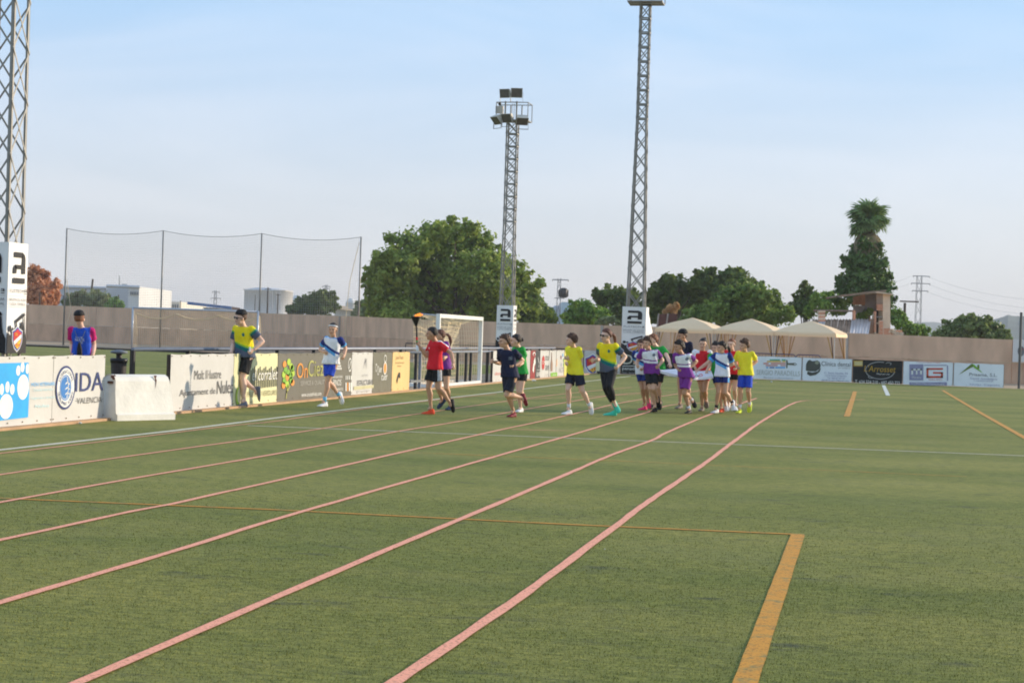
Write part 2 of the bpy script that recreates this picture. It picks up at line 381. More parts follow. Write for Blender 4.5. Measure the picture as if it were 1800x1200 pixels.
lanes = [([(-20, 800), (0, 797.3), (160, 778.7), (400, 749.3), (480, 741), (560, 729.5), (740, 706), (873, 692.6)], .045),
 ([(-20, 838), (0, 834.7), (128, 816), (280, 794.7), (480, 766.7), (620, 745), (743, 726.4), (887, 705.6), (994, 692), (1110, 681)], .052),
 ([(-20, 887), (0, 883.5), (171, 852.5), (259, 837), (480, 799), (696, 759), (798, 742.4), (940, 716.7), (1067, 696), (1130, 690)], .058),
 ([(-20, 954), (0, 950), (235, 898.7), (301, 886.7), (400, 864), (480, 846.7), (865, 759), (940, 743), (1033, 722), (1128, 702), (1330, 672)], .06),
 ([(-30, 1069), (0, 1060), (320, 965), (540, 897), (880, 800), (1024, 759), (1078, 742.4), (1131, 727), (1189, 711), (1315, 704.6)], .062),
 ([(60, 1232), (140, 1200), (640, 984), (900, 875), (1005, 830), (1075, 800), (1150, 772.5), (1173, 760), (1251, 727.7), (1330, 700)], .064),
 ([(640, 1240), (695, 1200), (900, 1060), (992.5, 992.5), (1025, 967.5), (1090, 920), (1130, 889), (1200, 841), (1243, 812), (1289, 777), (1345, 737), (1402, 706.5), (1450, 704), (1520, 702)], .068)]
for k, (pp, wd) in enumerate(lanes):
    ground_line('pink_lane_line', pp, wd, PINK, .0065+.0002*k, wob=.007, wj=.14)
# faint pink arcs far across the turn
ground_line('pink_faint_line', [(900, 703), (1180, 690), (1400, 690), (1800, 684)], .04, PINK, .006, wj=.6)
ground_line('pink_faint_line', [(900, 755), (1010, 757.5)], .05, PINK, .006, wj=.6)
# turf fibres standing up where the camera is close enough to see them
def fibres():
    rng = np.random.default_rng(8); Ps, Ss = [], []
    for z0, z1, dens, wd, hh in ((7.6, 12, 3400, .0034, .010), (12, 19, 2300, .0045, .0095)):
        n = int(dens*(z1-z0)*(z0+z1)/2*1840/FPX); Z = np.sqrt(rng.uniform(z0*z0, z1*z1, n)); t = rng.uniform(-920, 920, n)/FPX*Z
        Ps.append(np.stack([D0.x*Z+R0.x*t, D0.y*Z+R0.y*t], 1)); Ss.append(np.stack([np.full(n, wd), np.full(n, hh)], 1))
    P = np.concatenate(Ps); W_ = np.concatenate(Ss); Zall = P[:, 0]*D0.x+P[:, 1]*D0.y; keep = (P[:, 0] > -11.4) & (rng.uniform(0, 1, len(P)) > np.clip((Zall-9.5)/9.5, 0, 1))
    for ln, wd in LINES:
        for a, b_ in zip(ln[:-1:2], ln[2::2]):
            ab = b_-a; L2 = ab@ab
            if L2 < 1e-9 or min(a[1], b_[1]) > 36: continue
            near = keep & (np.abs(P[:, 1]-(a[1]+b_[1])/2) < abs(ab[1])/2+.4) & (np.abs(P[:, 0]-(a[0]+b_[0])/2) < abs(ab[0])/2+.4)
            i = np.nonzero(near)[0]
            if len(i) == 0: continue
            Q = P[i]+np.array([D0.x, D0.y])*.014; tt = np.clip(((Q-a)@ab)/L2, 0, 1); dd = np.hypot(*((Q-(a+tt[:, None]*ab))*np.array([1, .6])).T); keep[i[dd < wd*.5-.005]] = False
    P = P[keep]; W_ = W_[keep]*rng.uniform(.6, 1.3, (keep.sum(), 2)); m = len(P); az = rng.uniform(0, 6.283, m); ln_ = rng.uniform(.1, .9, m)*W_[:, 1]; la = rng.uniform(0, 6.283, m)
    vs = np.zeros((m, 3, 3)); dx, dy = np.cos(az)*W_[:, 0]/2, np.sin(az)*W_[:, 0]/2
    vs[:, 0] = np.stack([P[:, 0]-dx, P[:, 1]-dy, np.full(m, -.001)], 1); vs[:, 1] = np.stack([P[:, 0]+dx, P[:, 1]+dy, np.full(m, -.001)], 1); vs[:, 2] = np.stack([P[:, 0]+np.cos(la)*ln_, P[:, 1]+np.sin(la)*ln_, W_[:, 1]], 1)
    me = bpy.data.meshes.new('turf_fibres'); me.vertices.add(3*m); me.vertices.foreach_set('co', vs.ravel().astype(np.float32)); me.loops.add(3*m); me.loops.foreach_set('vertex_index', np.arange(3*m, dtype=np.int32)); me.polygons.add(m); me.polygons.foreach_set('loop_start', np.arange(0, 3*m, 3, dtype=np.int32)); me.update(); me.validate()
    o = link('turf_fibres', me); me.materials.append(TURF); tag(o, 'short green artificial turf fibres standing in the near half of the pitch', 'grass', kind='stuff')
fibres()
# litter scraps and pulled rubber dark spots on the turf
for (x, y, s) in ((1063, 965, .012), (1356, 671.5, .10), (938, 670.5, .16), (141, 744.5, .06), (575, 707, .05)):
    p = G(x, y); mb = MB()
    mb.ell(p + V((0, 0, s*.22)), (V((s*.5, 0, 0)), V((0, s*.3, 0)), V((0, 0, s*.22))), None, 7, 4, lambda q: 1+.4*mnoise.noise(q*2+V((x, y, 0))))
    o = mb.build('paper_scrap', M('white_paper', S(225, 222, 215), .8))
    tag(o, {1063: 'tiny white scrap on the turf beside the longest pink lane line', 1356: 'white litter scrap on turf in front of the paint shop board',
        938: 'white litter scrap near the black and red banner', 141: 'white litter scrap below the round blue academy logo banner', 575: 'pale scrap behind the white shoes of the headband girl'}[x], 'litter')

# ================================================================== far hills
random.seed(9)
def hill(name, pix, Z, depth, m):
    mb = MB(); rows = []
    n = len(pix)
    prof = []
    for i in range(n-1):
        for k in range(8):
            t = k/8; x = pix[i][0]*(1-t)+pix[i+1][0]*t; y = pix[i][1]*(1-t)+pix[i+1][1]*t
            prof.append((x, y + 1.6*mnoise.noise(V((x*.09, 0, Z))) + .8*mnoise.noise(V((x*.4, 3, Z)))))
    for j, f in enumerate((0, .25, .5, .75, .9, 1.0)):
        row = []
        for x, y in prof:
            q = PZ(x, y, Z); h = max(q.z, -.5)
            hh = h*math.sin(f*math.pi/2); p = toward(x, Z=Z-depth*(1-f)); 
            row.append(V((p.x, p.y, hh + (.02*h*mnoise.noise(V((x*.2, j*2.3, 1))) if 0 < f < 1 else 0) - (.05 if j == 0 else 0))))
        rows.append(row)
    rows.append([V((p.x, p.y, -.1)) + D0*depth for p in rows[-1]])
    mb.rings(rows, None, False, False); o = mb.build(name, m, None, True); o['kind'] = 'structure'
HILL = M('pine_scrub_hillside', S(78, 92, 84), .95, .35, .02, .6, .05)
hill('hill', [(1600, 622), (1680, 598), (1725, 575), (1745, 566), (1757, 559), (1770, 555), (1790, 557), (1803, 556), (1830, 548), (1900, 552), (2000, 575), (2100, 625)], 1500, 500, HILL)
hill('hill', [(1540, 612), (1585, 576), (1610, 567), (1640, 566), (1665, 570), (1700, 586), (1760, 615)], 2300, 600, HILL)

# ================================================================== boundary wall
CONC = M('weathered_concrete_panel', S(220, 183, 152), .92, .2, 1.5, .25, 18, stretch=(1, 1, .35))
CONC2 = M('weathered_concrete_panel_lower', S(210, 172, 142), .92, .24, 1.6, .25, 18, stretch=(1, 1, .4))
CPOST = M('grey_concrete_post', S(176, 166, 156), .9, .15, 2)
wallpx = [(-60, 532.5), (50, 535), (420, 548.7), (600, 555), (740, 561.3), (1060, 571.5), (1490, 585), (1780, 597), (1990, 606)]
WXY = [toward(-60, Z=141), toward(50, Z=139), toward(420, Z=133), toward(600, Z=119), toward(740, Z=107), toward(1060, Z=99), toward(1490, Z=92), toward(1780, Z=89), toward(1990, Z=87)]
WH = [zat(px, py, p.x, p.y) for (px, py), p in zip(wallpx, WXY)]
wl = empty('boundary_wall', WXY[4], 'long beige concrete panel wall enclosing the sports ground behind the pitch', 'wall')
for i in range(len(WXY)-1):
    a, b_ = WXY[i], WXY[i+1]; L = (b_-a).length; n = max(1, round(L/6.0)); d = (b_-a).normalized(); nn = V((d.y, -d.x, 0))
    for k in range(n):
        p = a.lerp(b_, k/n); q = a.lerp(b_, (k+1)/n); h0 = WH[i]+(WH[i+1]-WH[i])*k/n; h1 = WH[i]+(WH[i+1]-WH[i])*(k+1)/n
        jo = random.uniform(-.012, .012)
        for (f0, f1, mm, o_) in ((-.05, .47, CONC2, .0), (.476, 1.0, CONC, .01)):
            e0, e1 = p + d*.012, q - d*.012; th = .09
            z = lambda f, h: max(f*h, -.05)
            pts = [e0+nn*(th+o_+jo)+UP*z(f0, h0), e1+nn*(th+o_+jo)+UP*z(f0, h1), e1-nn*th+UP*z(f0, h1), e0-nn*th+UP*z(f0, h0),
                   e0+nn*(th+o_+jo)+UP*z(f1, h0), e1+nn*(th+o_+jo)+UP*z(f1, h1), e1-nn*th+UP*z(f1, h1), e0-nn*th+UP*z(f1, h0)]
            MB().hexa(pts).build('wall_panel', mm, wl)
        if (i in (2, 3) and k == 0) or (i == 6 and k == n-1) or i == 5 and k == 0 or (i == 6 and k == 1):
            MB().bar(p + nn*.13 - UP*.05, p + nn*.13 + UP*(h0-.02), .12, .10, None, d).build('wall_post', CPOST, wl)
# white advertising sheet on the wall at the right
f = Face(toward(1795, Z=88.4) + V((0, -.05, 0)), (.95, -.22, 0), (-.22, -.95, 0))
sgn = empty('wall_banner', f.O, 'white banner fixed on the wall at the far right behind the grey post', 'banner')
a = f.px(1781, 596); b_ = f.px(1781, 636)
mb = MB()
for (x0, x1) in ((a[0], a[0]+1.6),):
    pts = [f.O+f.U*x+f.V*z_+f.N*n_ for z_ in (b_[1], a[1]) for x, n_ in ((x0, .03), (x1, .03), (x1, 0), (x0, 0))]
    mb.hexa(pts)
mb.build('banner_sheet', M('white_vinyl', S(222, 218, 212), .5, .05, 3), sgn)
f.lift = .04
GREYP = M('grey_print', S(120, 118, 118), .6, .1)
f.pell(1795, 617, 6, 9, GREYP); f.ptext('P', 1797, 1800, 614, 4, M('red_print', S(190, 45, 40), .5, .1)); f.build('print', sgn)
mb = MB(); p = toward(1793, Z=77.5); zb = PZ(1803, 545, 77.5).z
mb.tube((p.x, p.y, -.02), (p.x, p.y, zat(1800, 549, p.x, p.y)), .055, .055, 10); o = mb.build('steel_pole', M('grey_painted_steel', S(96, 94, 92), .5, .15, 3, metal=.3))
tag(o, 'grey steel pole at the right edge beside the end boards', 'pole')
# ================================================================== advertising boards
INK = M('black_print', S(38, 36, 38), .6, .1); GREYT = M('charcoal_print', S(102, 100, 100), .6, .1); PALE_T = M('faded_print', S(172, 170, 168), .6, .1)
WHT = M('white_print', S(232, 230, 224), .55, .05); NAVY = M('navy_print', S(40, 56, 112), .5, .1); CYAN = M('cyan_print', S(40, 165, 232), .5, .1)
BLUE = M('blue_print', S(52, 120, 190), .5, .1); REDP = M('red_logo_print', S(196, 44, 42), .5, .1); YELP = M('yellow_print', S(232, 186, 52), .5, .1)
GRNP = M('green_print', S(128, 180, 62), .5, .1); LIME = M('lime_print', S(176, 206, 70), .5, .1); ORGP = M('orange_print', S(230, 150, 60), .5, .1)
PALEC = M('pale_cyan_print', S(186, 224, 232), .5, .1); GOLD = M('gold_print', S(196, 152, 48), .5, .1); LGOLD = M('pale_lime_print', S(170, 168, 92), .5, .1)
BRZ = M('bronze_print', S(122, 72, 56), .5, .1); LILAC = M('lilac_print', S(150, 148, 178), .5, .1); TEALP = M('teal_print', S(70, 170, 140), .5, .1)
SKIRT = M('dark_timber_backing', S(70, 60, 54), .9)
def VIN(name, rgb): return M(name, rgb, .5, .07, 1.4, .5, 5)
VW = VIN('white_banner_vinyl', S(203, 200, 196)); VCREAM = VIN('cream_banner_vinyl', S(222, 218, 172)); VGREY = VIN('grey_banner_vinyl', S(110, 105, 94))
VOL = VIN('olive_grey_banner_vinyl', S(112, 108, 92)); VTAN = VIN('tan_banner_vinyl', S(226, 190, 128)); VBLK = VIN('black_banner_vinyl', S(22, 24, 24))
VBLUE = VIN('pale_blue_white_vinyl', S(240, 242, 246)); VRED = VIN('dark_red_vinyl', S(150, 34, 36)); VDK = VIN('charcoal_vinyl', S(58, 58, 60)); VYEL = VIN('yellow_vinyl', S(226, 214, 110))
VLG = VIN('light_grey_vinyl', S(190, 188, 182))
random.seed(21)
def board(name, F, u0, u1, h, sheets, label, group, thick=.05, zb=.03, ripple=.006):
    "a banner board standing on the ground: backing + one vinyl sheet per (u0,u1,material)"
    e = empty(name, F.O + F.U*((u0+u1)/2), label, 'banner', group)
    mb = MB(); c = F.O + F.U*((u0+u1)/2) - F.N*(thick/2+.02) + UP*((h+zb)/2)
    rot = Matrix((F.U, -F.N, UP)).transposed()
    mb.box(c, (abs(u1-u0)-.01, thick, h-zb-.02), None, 0, rot); mb.build('backing_board', SKIRT, e)
    for (a, b_, m) in sheets:
        nu = max(3, int(abs(b_-a)/.12)); nv = 9; rows = []; sd = random.random()*50
        for j in range(nv+1):
            row = []
            for i in range(nu+1):
                u = a+(b_-a)*i/nu; v = zb+(h-zb)*j/nv
                q = ripple*(mnoise.noise(V((u*1.6+sd, v*2.2, 0))) + .6*mnoise.noise(V((u*5+sd, v*1.2+u*2, 4))))
                dv = -.012*abs(math.sin(u*3.1+sd)) if j == nv else (.018*mnoise.noise(V((u*2.2, sd, 1))) if j == 0 else 0)
                row.append(F.O + F.U*u + UP*(v+dv) + F.N*q)
            rows.append(row)
        mb = MB(); mb.rings(rows, None, False, False); o = mb.build('vinyl_sheet', m, e, True)
        mb = MB()                                # eyelets along the hem
        k = max(2, int(abs(b_-a)/.45))
        for i in range(k+1):
            u = a+.03+(b_-a-.06)*i/k
            for v in (h-.035, zb+.05): mb.tube(F.at(u, v, .001), F.at(u, v, .009), .011, .011, 6)
        o = mb.build('eyelets', M('dull_brass', S(140, 128, 100), .4, metal=.6), e); o['kind'] = 'stuff'
    F.lift = .012
    return e
XB = -11.6
def LF(): return Face((XB, 0, 0), (0, 1, 0), (1, 0, 0))
def yb(px): return toward(px, X=XB).y
GB = 'advertising banners along the left touchline'
# --- paw and academy banner
F = LF(); e = board('advertising_banner', F, 20.5, yb(187), 1.0, [(20.5, yb(96), VW), (yb(96)+.01, yb(187), VW)], 'white banner with cyan paw prints and round blue academy logo, nearest the camera', GB)
F.ppoly([(-80, 640), (49, 637), (49, 660), (50, 690), (48, 733), (-80, 748)], CYAN)
for (x, y, rx, ry) in ((39, 680, 10, 22), (30.5, 651, 3.6, 9), (38, 645, 3.3, 9), (46.5, 648, 2.8, 9), (9, 714, 12, 22), (11.5, 680, 3.6, 10), (20, 684, 3.8, 9.5), (1.5, 684, 3.5, 10), (-8, 690, 3.5, 10)): F.pell(x, y, rx, ry, WHT, .002)
F.ptext('MÓN VETERNARI', 54, 95, (675, 673), 8, CYAN)
F.ptext('Consulta veterinària', 58, 92, (685, 683.5), 5, PALEC); F.ptext('Urgències a domicili', 54, 95, (700, 698), 5, PALEC); F.ptext('Nules', 61, 85, (714, 712), 5, PALEC)
F.pell(114, 681, 16.8, 38.5, NAVY, 0, n=40); F.pell(114, 681, 14.8, 34.5, WHT, .002, n=40); F.pell(113.5, 681, 10.2, 22.5, BLUE, .004, n=36, phole=2)
F.pell(113.5, 681, 8.8, 19.5, BLUE, .004, n=30)
for k in (-1, 0, 1): F.line([F.px(113+i*1.2, 681+k*9+(i-3)**2*.35) for i in range(7)], .018, WHT, .006)
F.line([F.px(116+2.4*math.sin(i*.5), 664+i*5) for i in range(8)], .018, WHT, .006)
def ring_text(F, st, x, y, rx, ry, a0, a1, hgt, m, out=True):
    n = len(st); F.tx.append(MB())
    for i, ch in enumerate(st):
        if ch == ' ': continue
        a = rad(a0+(a1-a0)*(i+.5)/n); u, v = F.px(x, y); ru = abs(F.px(x+rx, y)[0]-u); rv = abs(F.px(x, y-ry)[1]-v)
        c = (u+ru*math.cos(a), v+rv*math.sin(a)); t = V((-math.sin(a), math.cos(a))) if not out else V((math.sin(a), -math.cos(a)))
        up = V((math.cos(a), math.sin(a)))*(1 if out else -1)
        vs, fs = text_geo(ch); wd = hgt*(.7 if ch != 'I' else .2)
        F.tx[-1].add([F.at(c[0]+t.x*(px_-.5)*wd+up.x*(py_-.5)*hgt, c[1]+t.y*(px_-.5)*wd+up.y*(py_-.5)*hgt, .006) for px_, py_ in vs], fs, m)
ring_text(F, 'INTERNATIONAL', 114, 681, 12.6, 28.5, 160, 20, .055, NAVY); ring_text(F, 'DEVELOPMENT ACADEMY', 114, 681, 12.6, 28.5, 195, 345, .05, NAVY, False)
F.ptext('IDA', 132, 180.5, (672, 669), 33, NAVY); F.ptext('·VALENCIA·', 132, 180, (704.5, 701.5), 10.5, GREYT)
F.build('printed_logo', e)
# side return of the first banner block
# --- town hall
F = LF(); e = board('advertising_banner', F, yb(302), yb(413), 1.0, [(yb(302.5), yb(413), VW)], 'white town hall banner reading Molt Il.lustre Ajuntament de Nules', GB)
F.ptext('Molt Il·lustre', 341, 388, (660, 656), 16, GREYT); F.ptext('Ajuntament de', 315, 378, (694, 686), 15, GREYT); F.ptext('Nules', 381, 409, (681, 679), 23, GREYT); F.build('printed_text', e)
# --- greengrocer
F = LF(); e = board('advertising_banner', F, yb(413.2), yb(490), 1.0, [(yb(413.5), yb(490), VCREAM)], 'cream greengrocer banner reading el corralet with a dark picket fence drawing', GB)
for i in range(15): x = 440+3.25*i; F.prect(x, 650-(i % 3)*3, x+1.2, 684-i*.4, INK)
F.ptext('el corralet', 442, 486, (661, 655), 20, WHT, .003, .15); F.ptext('FRUITES I VERDURES', 434, 487, (693, 689), 9, M('olive_print', S(140, 134, 96), .6), .002)
F.pell(418, 696, 4.5, 16, LIME, .001); F.pell(420, 694, 4, 14, VCREAM, .003); F.build('printed_logo', e)
# --- OnCiez
F = LF(); e = board('advertising_banner', F, yb(490.5), yb(577), 1.0, [(yb(490.8), yb(577), VGREY)], 'dark grey banner reading OnCiez with a tree of green and orange dots', GB)
for (x, y, c) in ((499.5, 640, ORGP), (507, 636, LIME), (511, 644, LIME), (501, 650, GRNP), (506, 655, GRNP), (513, 647, GRNP), (498, 658, LIME), (504, 663, ORGP), (510, 660, GRNP), (514, 656, LIME), (499, 669, GRNP), (504, 675, LIME), (511, 668, GRNP), (513.5, 672, ORGP), (497.5, 677, ORGP)):
    F.pell(x, y, 3.2, 6, c, 0, n=14)
F.line([F.px(505, 676), F.px(502, 700)], .05, LGOLD); F.line([F.px(509, 677), F.px(503, 690)], .04, LGOLD)
F.ptext('On', 521, 540, (652, 650), 27, ORGP); F.ptext('Ciez', 541, 568, (648.5, 645.5), 29, LGOLD); F.ptext('SERVICE & QUALITY', 527, 572, (675, 671), 9, M('light_grey_print', S(178, 174, 166), .6)); F.ptext('www.onciezfruits.com', 529, 564, (694.5, 690), 7.5, WHT); F.build('printed_logo', e)
F = LF(); e = board('advertising_banner', F, yb(577.3), yb(620), 1.0, [(yb(577.5), yb(620), VGREY)], 'dark grey banner reading PINOS with small white emblems, behind the girl with headband', GB)
F.ptext('PINOS', 585, 599, (673, 671), 11, WHT); F.ptext('INSTALACIONES', 584, 601, (663, 661), 4, WHT); F.ptext('SANEAMIENTOS', 584, 602, (685, 683), 4, WHT)
for i in range(4):
    for j in range(4-i): F.prect(591+2.3*j+i*1.1, 646-i*4.5, 592.6+2.3*j+i*1.1, 654-i*4.5-4.6, WHT)
F.pell(614.3, 641, 3.2, 12, WHT, 0, phole=2.4); F.line([F.px(611.8, 650), F.px(616.8, 632)], .03, WHT)
for x in (606.5, 609.5, 612.5, 615.5): F.prect(x, 672, x+1.9, 687, ORGP if x == 609.5 else WHT); F.prect(x+.3, 660, x+1.5, 667, WHT)
F.build('printed_logo', e)
# --- estructuras
F = LF(); e = board('advertising_banner', F, yb(620.3), yb(657), 1.0, [(yb(620.5), yb(657), VW)], 'white banner reading ESTRUCTURAS with a pale olive stripe', GB)
F.ppoly([(621, 679), (656, 676), (656, 681.5), (621, 685)], M('pale_olive_print', S(198, 190, 150), .6)); F.ptext('ESTRUCTURAS', 627, 654.5, (674, 670), 9, INK); F.ptext('ANTONI', 636, 646, (660, 659), 4, PALE_T)
for a in range(3): F.line([F.px(639+a, 647-a*5), F.px(642+a*1.2, 630), F.px(644, 648-a*4)], .02, PALE_T)
F.ptext('Nules Castelló', 627, 650, (688, 686), 3, PALE_T); F.build('printed_text', e)
F = LF(); e = board('advertising_banner', F, yb(657.3), yb(691), 1.0, [(yb(657.5), yb(691), VOL)], 'olive grey banner with an orange almond shape and looping white script', GB)
F.pell(676, 647, 3.2, 11, WHT); F.pell(676, 647, 2.4, 9, ORGP, .002); F.pell(676.5, 630, 2.3, 6.5, WHT, 0, phole=1.6)
for (x0, y0, rx, ry) in ((660.5, 646, 1.6, 7), (664, 651, 1.5, 8)): F.pell(x0, y0, rx, ry, WHT, 0, phole=1.4)
F.ptext('uer', 665.5, 670.5, 650, 8, WHT); F.ptext('cuer', 669.5, 680, (664, 663), 9, WHT); F.build('printed_logo', e)
F = LF(); e = board('advertising_banner', F, yb(691.3), yb(722), 1.0, [(yb(691.5), yb(722), VTAN)], 'tan banner with a dark curved moustache shape, last before the white goal', GB)
F.ptext('José Tiscó', 695, 708.5, (630, 628), 7.5, M('brown_print', S(132, 98, 62), .6), 0, .1); F.ptext('Estilistes', 695, 710, (638, 636.5), 3, M('brown_print', S(132, 98, 62), .6)); F.ptext('Nules', 698, 705, 643, 2.6, M('brown_print', S(132, 98, 62), .6))
F.ppoly([(697.5, 675), (696.8, 668), (698.5, 660), (701, 654), (702.8, 655), (703, 663), (701.8, 665), (700.5, 660.5), (699, 666)], INK); F.build('printed_logo', e)
# --- boards beyond the goal
GC = 'advertising banners between the white goal and the corner'
def bn(x0, x1, m, label): 
    F = LF(); return F, board('advertising_banner', F, yb(x0), yb(x1), 1.0, [(yb(x0)+.02, yb(x1)-.02, m)] if not isinstance(m, list) else m, label, GC)
F, e = bn(868, 885, VW, 'white banner with small pink lettering, first beyond the white goal'); F.ptext('dent', 869.5, 882, 656, 6, M('pink_print', S(226, 150, 140), .6)); F.build('printed_text', e)
F, e = bn(885.3, 923.5, VW, 'white banner mostly hidden behind the navy and green runners'); F.ptext('NULES', 890, 918, (650, 648), 10, PALE_T); F.build('printed_text', e)
F, e = bn(923.8, 933.6, VLG, 'narrow blank pale grey banner left of the red and black banner')
F, e = bn(934, 950.5, [(yb(934.2), yb(942.5), VRED), (yb(942.6), yb(950.4), VDK)], 'banner half dark red and half charcoal reading BAR')
F.pell(938.3, 622.5, 2.4, 4, WHT, .002); F.pell(938.3, 623.5, 1.6, 3.3, VRED, .004); F.line([F.px(936.5, 653), F.px(938, 640), F.px(940.5, 632)], .25, WHT); F.ptext('BAR', 942.8, 948.8, 657.5, 8, WHT); F.ptext('menjars', 943, 949, 650, 2.5, WHT); F.line([F.px(945, 628), F.px(947.5, 640), F.px(946, 645)], .1, PALE_T); F.build('printed_logo', e)
F, e = bn(950.8, 966.5, VW, 'white banner with a red octagonal STOP sign and black lettering')
F.pell(954.5, 637.5, 2.6, 13, REDP, 0, n=8); F.ptext('STOP', 952.5, 956.6, 637, 5.5, WHT, .003); F.ptext('STOCK', 958, 965, 629.5, 8, INK); F.ptext('GRAMA', 958, 965, 646, 9, INK); F.ptext('outlet', 957.5, 964, 658, 2.4, PALE_T); F.build('printed_logo', e)
F, e = bn(966.8, 979, VW, 'white banner with a brown bottle and a green base strip')
F.ppoly([(967.5, 663.5), (979, 662.5), (979, 654), (967.5, 655)], GRNP); F.ppoly([(967.3, 652), (970.5, 652), (971, 640), (969.8, 630), (969.6, 619), (968.9, 619), (968.7, 631), (967.5, 640)], M('brown_bottle_print', S(150, 118, 100), .6), .002); F.ppoly([(977, 645), (979, 642), (979, 630), (977.5, 633)], M('peach_print', S(230, 180, 140), .6), .002); F.ptext('vins', 971, 976, 658.5, 2.6, WHT, .004); F.build('printed_logo', e)
F, e = bn(979.3, 993, VW, 'white banner with small multicoloured bars and faint ACTS lettering')
for (x, y, c) in ((985, 625, REDP), (988.5, 621, CYAN), (990, 630, GRNP), (985.5, 638, LILAC), (990, 638, GRNP), (985.5, 625, LILAC)): F.prect(x, y, x+1.2, y+6, c)
F.ptext('ACTS', 982.5, 991.5, 650, 9, M('grey_lilac_print', S(168, 164, 170), .6)); F.build('printed_logo', e)
F, e = bn(993.3, 1004, VYEL, 'pale yellow banner behind the yellow shirted boy in dark shorts')
F, e = bn(1004.3, 1013, VW, 'white banner at the corner end of the touchline boards')

# --- end line boards (facing the camera)
YE = 79.3
def EF(): return Face((0, YE, 0), (1, 0, 0), (0, -1, 0))
def xe(px): return toward(px, Y=YE).x
GE = 'advertising banners along the far end line'
def eb(x0, x1, m, label):
    F = EF(); return F, board('advertising_banner', F, xe(x0), xe(x1), .97, [(xe(x0)+.02, xe(x1)-.02, m)], label, GE, ripple=.003)
def crest(F, x, y, w_, h_, l=0):
    "club shield: blue rim, red field with white diagonal, yellow stripes below"
    def sh(k): return [(x-w_*k, y-h_*.62*k), (x-w_*.55*k, y-h_*.72*k), (x, y-h_*k), (x+w_*.55*k, y-h_*.72*k), (x+w_*k, y-h_*.62*k), (x+w_*.95*k, y+h_*.2*k), (x+w_*.6*k, y+h_*.7*k), (x, y+h_*k), (x-w_*.6*k, y+h_*.7*k), (x-w_*.95*k, y+h_*.2*k)]
    F.ppoly(sh(1.12), WHT, l); F.ppoly(sh(1.0), M('crest_blue', S(58, 78, 160), .5), l+.003); F.ppoly(sh(.84), REDP, l+.006)
    F.ppoly([(x+w_*.8, y-h_*.3), (x+w_*.8, y+h_*.1), (x-w_*.5, y+h_*.58), (x-w_*.78, y+h_*.25)], WHT, l+.009)
    F.ppoly([(x+w_*.8, y+h_*.05), (x+w_*.55, y+h_*.56), (x, y+h_*.84), (x-w_*.48, y+h_*.56)], YELP, l+.009)
    for k in (-.12, .2, .5): F.ppoly([(x+w_*k, y+h_*(.42-.3*k)), (x+w_*(k+.13), y+h_*(.38-.3*k)), (x+w_*(k+.13), y+h_*(.66-.4*abs(k))), (x+w_*k, y+h_*(.72-.4*abs(k)))], REDP, l+.012)
    F.ptext('EN', x-w_*.5, x-w_*.05, y-h_*.42, h_*.26, YELP, l+.012)
F, e = eb(1014, 1027, VLG, 'plain light grey board at the corner left of the crest board')
F, e = eb(1027.4, 1092, VW, 'white board with the blue and red club crest behind the woman in black leggings'); crest(F, 1042, 640, 13, 17); F.build('printed_crest', e)
F.mb = MB(); F.prect(1047.5, 622, 1054, 658, VCREAM, .02); F.prect(1049, 652, 1055, 659, INK, .024); F.build('printed_strip', e)
F, e = eb(1092.4, 1188, VBLK, 'black bakery board reading DAVI panaderia in front of the tall mast')
F.ptext('DAVI', 1082+14, 1150, (631, 633), 17, M('cream_print', S(206, 200, 182), .6)); F.prect(1094, 642.6, 1136, 643.6, WHT); F.ptext('panaderia', 1093+1, 1130, (648, 649), 7, WHT); F.ptext('Nules · Burriana', 1094, 1118, 655, 2.5, PALE_T); F.build('printed_text', e)
F, e = eb(1188.4, 1262, VBLK, 'dark end board hidden behind the group carrying the white flag'); F.ptext('CAFE', 1200, 1245, (636, 638), 10, PALE_T); F.build('printed_text', e)
F, e = eb(1262.4, 1411, VBLUE, 'pale board with a paintbrush logo reading SERGIO PARADELLS')
for (y, segs) in ((632.5, ((1353, 1371, TEALP), (1374, 1381, TEALP))), (635.2, ((1348, 1373, YELP), (1375, 1381, YELP))), (638.7, ((1342, 1351, M('salmon_print', S(222, 140, 120), .6)), (1355, 1381, M('salmon_print', S(222, 140, 120), .6)))), (642.2, ((1346, 1367, M('rose_print', S(214, 150, 150), .6)), (1372, 1381, M('rose_print', S(214, 150, 150), .6)))), (645.8, ((1347, 1350, CYAN), (1353, 1361, BLUE), (1363, 1380, CYAN)))):
    for (a, b_, c) in segs: F.prect(a, y-1.2, b_, y+1.0, c)
OLV = M('olive_dark_print', S(112, 112, 96), .6); F.ppoly([(1382, 632.5), (1384, 632), (1385, 637), (1384, 646.5), (1382, 647)], OLV); F.ppoly([(1384, 638), (1398, 637.5), (1401, 640), (1398, 642), (1384, 640.8)], OLV); F.pell(1397.5, 639.8, 1.6, 1, VBLUE, .004)
F.ptext('SERGIO PARADELLS', 1330, 1406, (654, 656.5), 8.5, M('warm_grey_print', S(186, 186, 178), .6)); F.ptext('Pintura y decoración', 1342, 1394, (664, 665), 4, PALE_T, 0, .15); F.build('printed_logo', e)
F, e = eb(1411.2, 1499.5, VBLUE, 'pale dental clinic board with a dark tooth logo')
DKG = M('dark_olive_grey_print', S(82, 84, 76), .6)
F.ppoly([(1416.5, 651), (1416.8, 640), (1420, 634), (1423, 632.2), (1428, 634.5), (1432, 634), (1437, 633.2), (1441, 636), (1442.7, 642), (1441, 648), (1434, 652.5), (1424, 652.5)], DKG); F.ppoly([(1419.5, 652.5), (1428, 654.5), (1437, 652.5), (1443, 646), (1441, 653), (1434, 658.5), (1424, 660.5), (1418.5, 657)], DKG, .003)
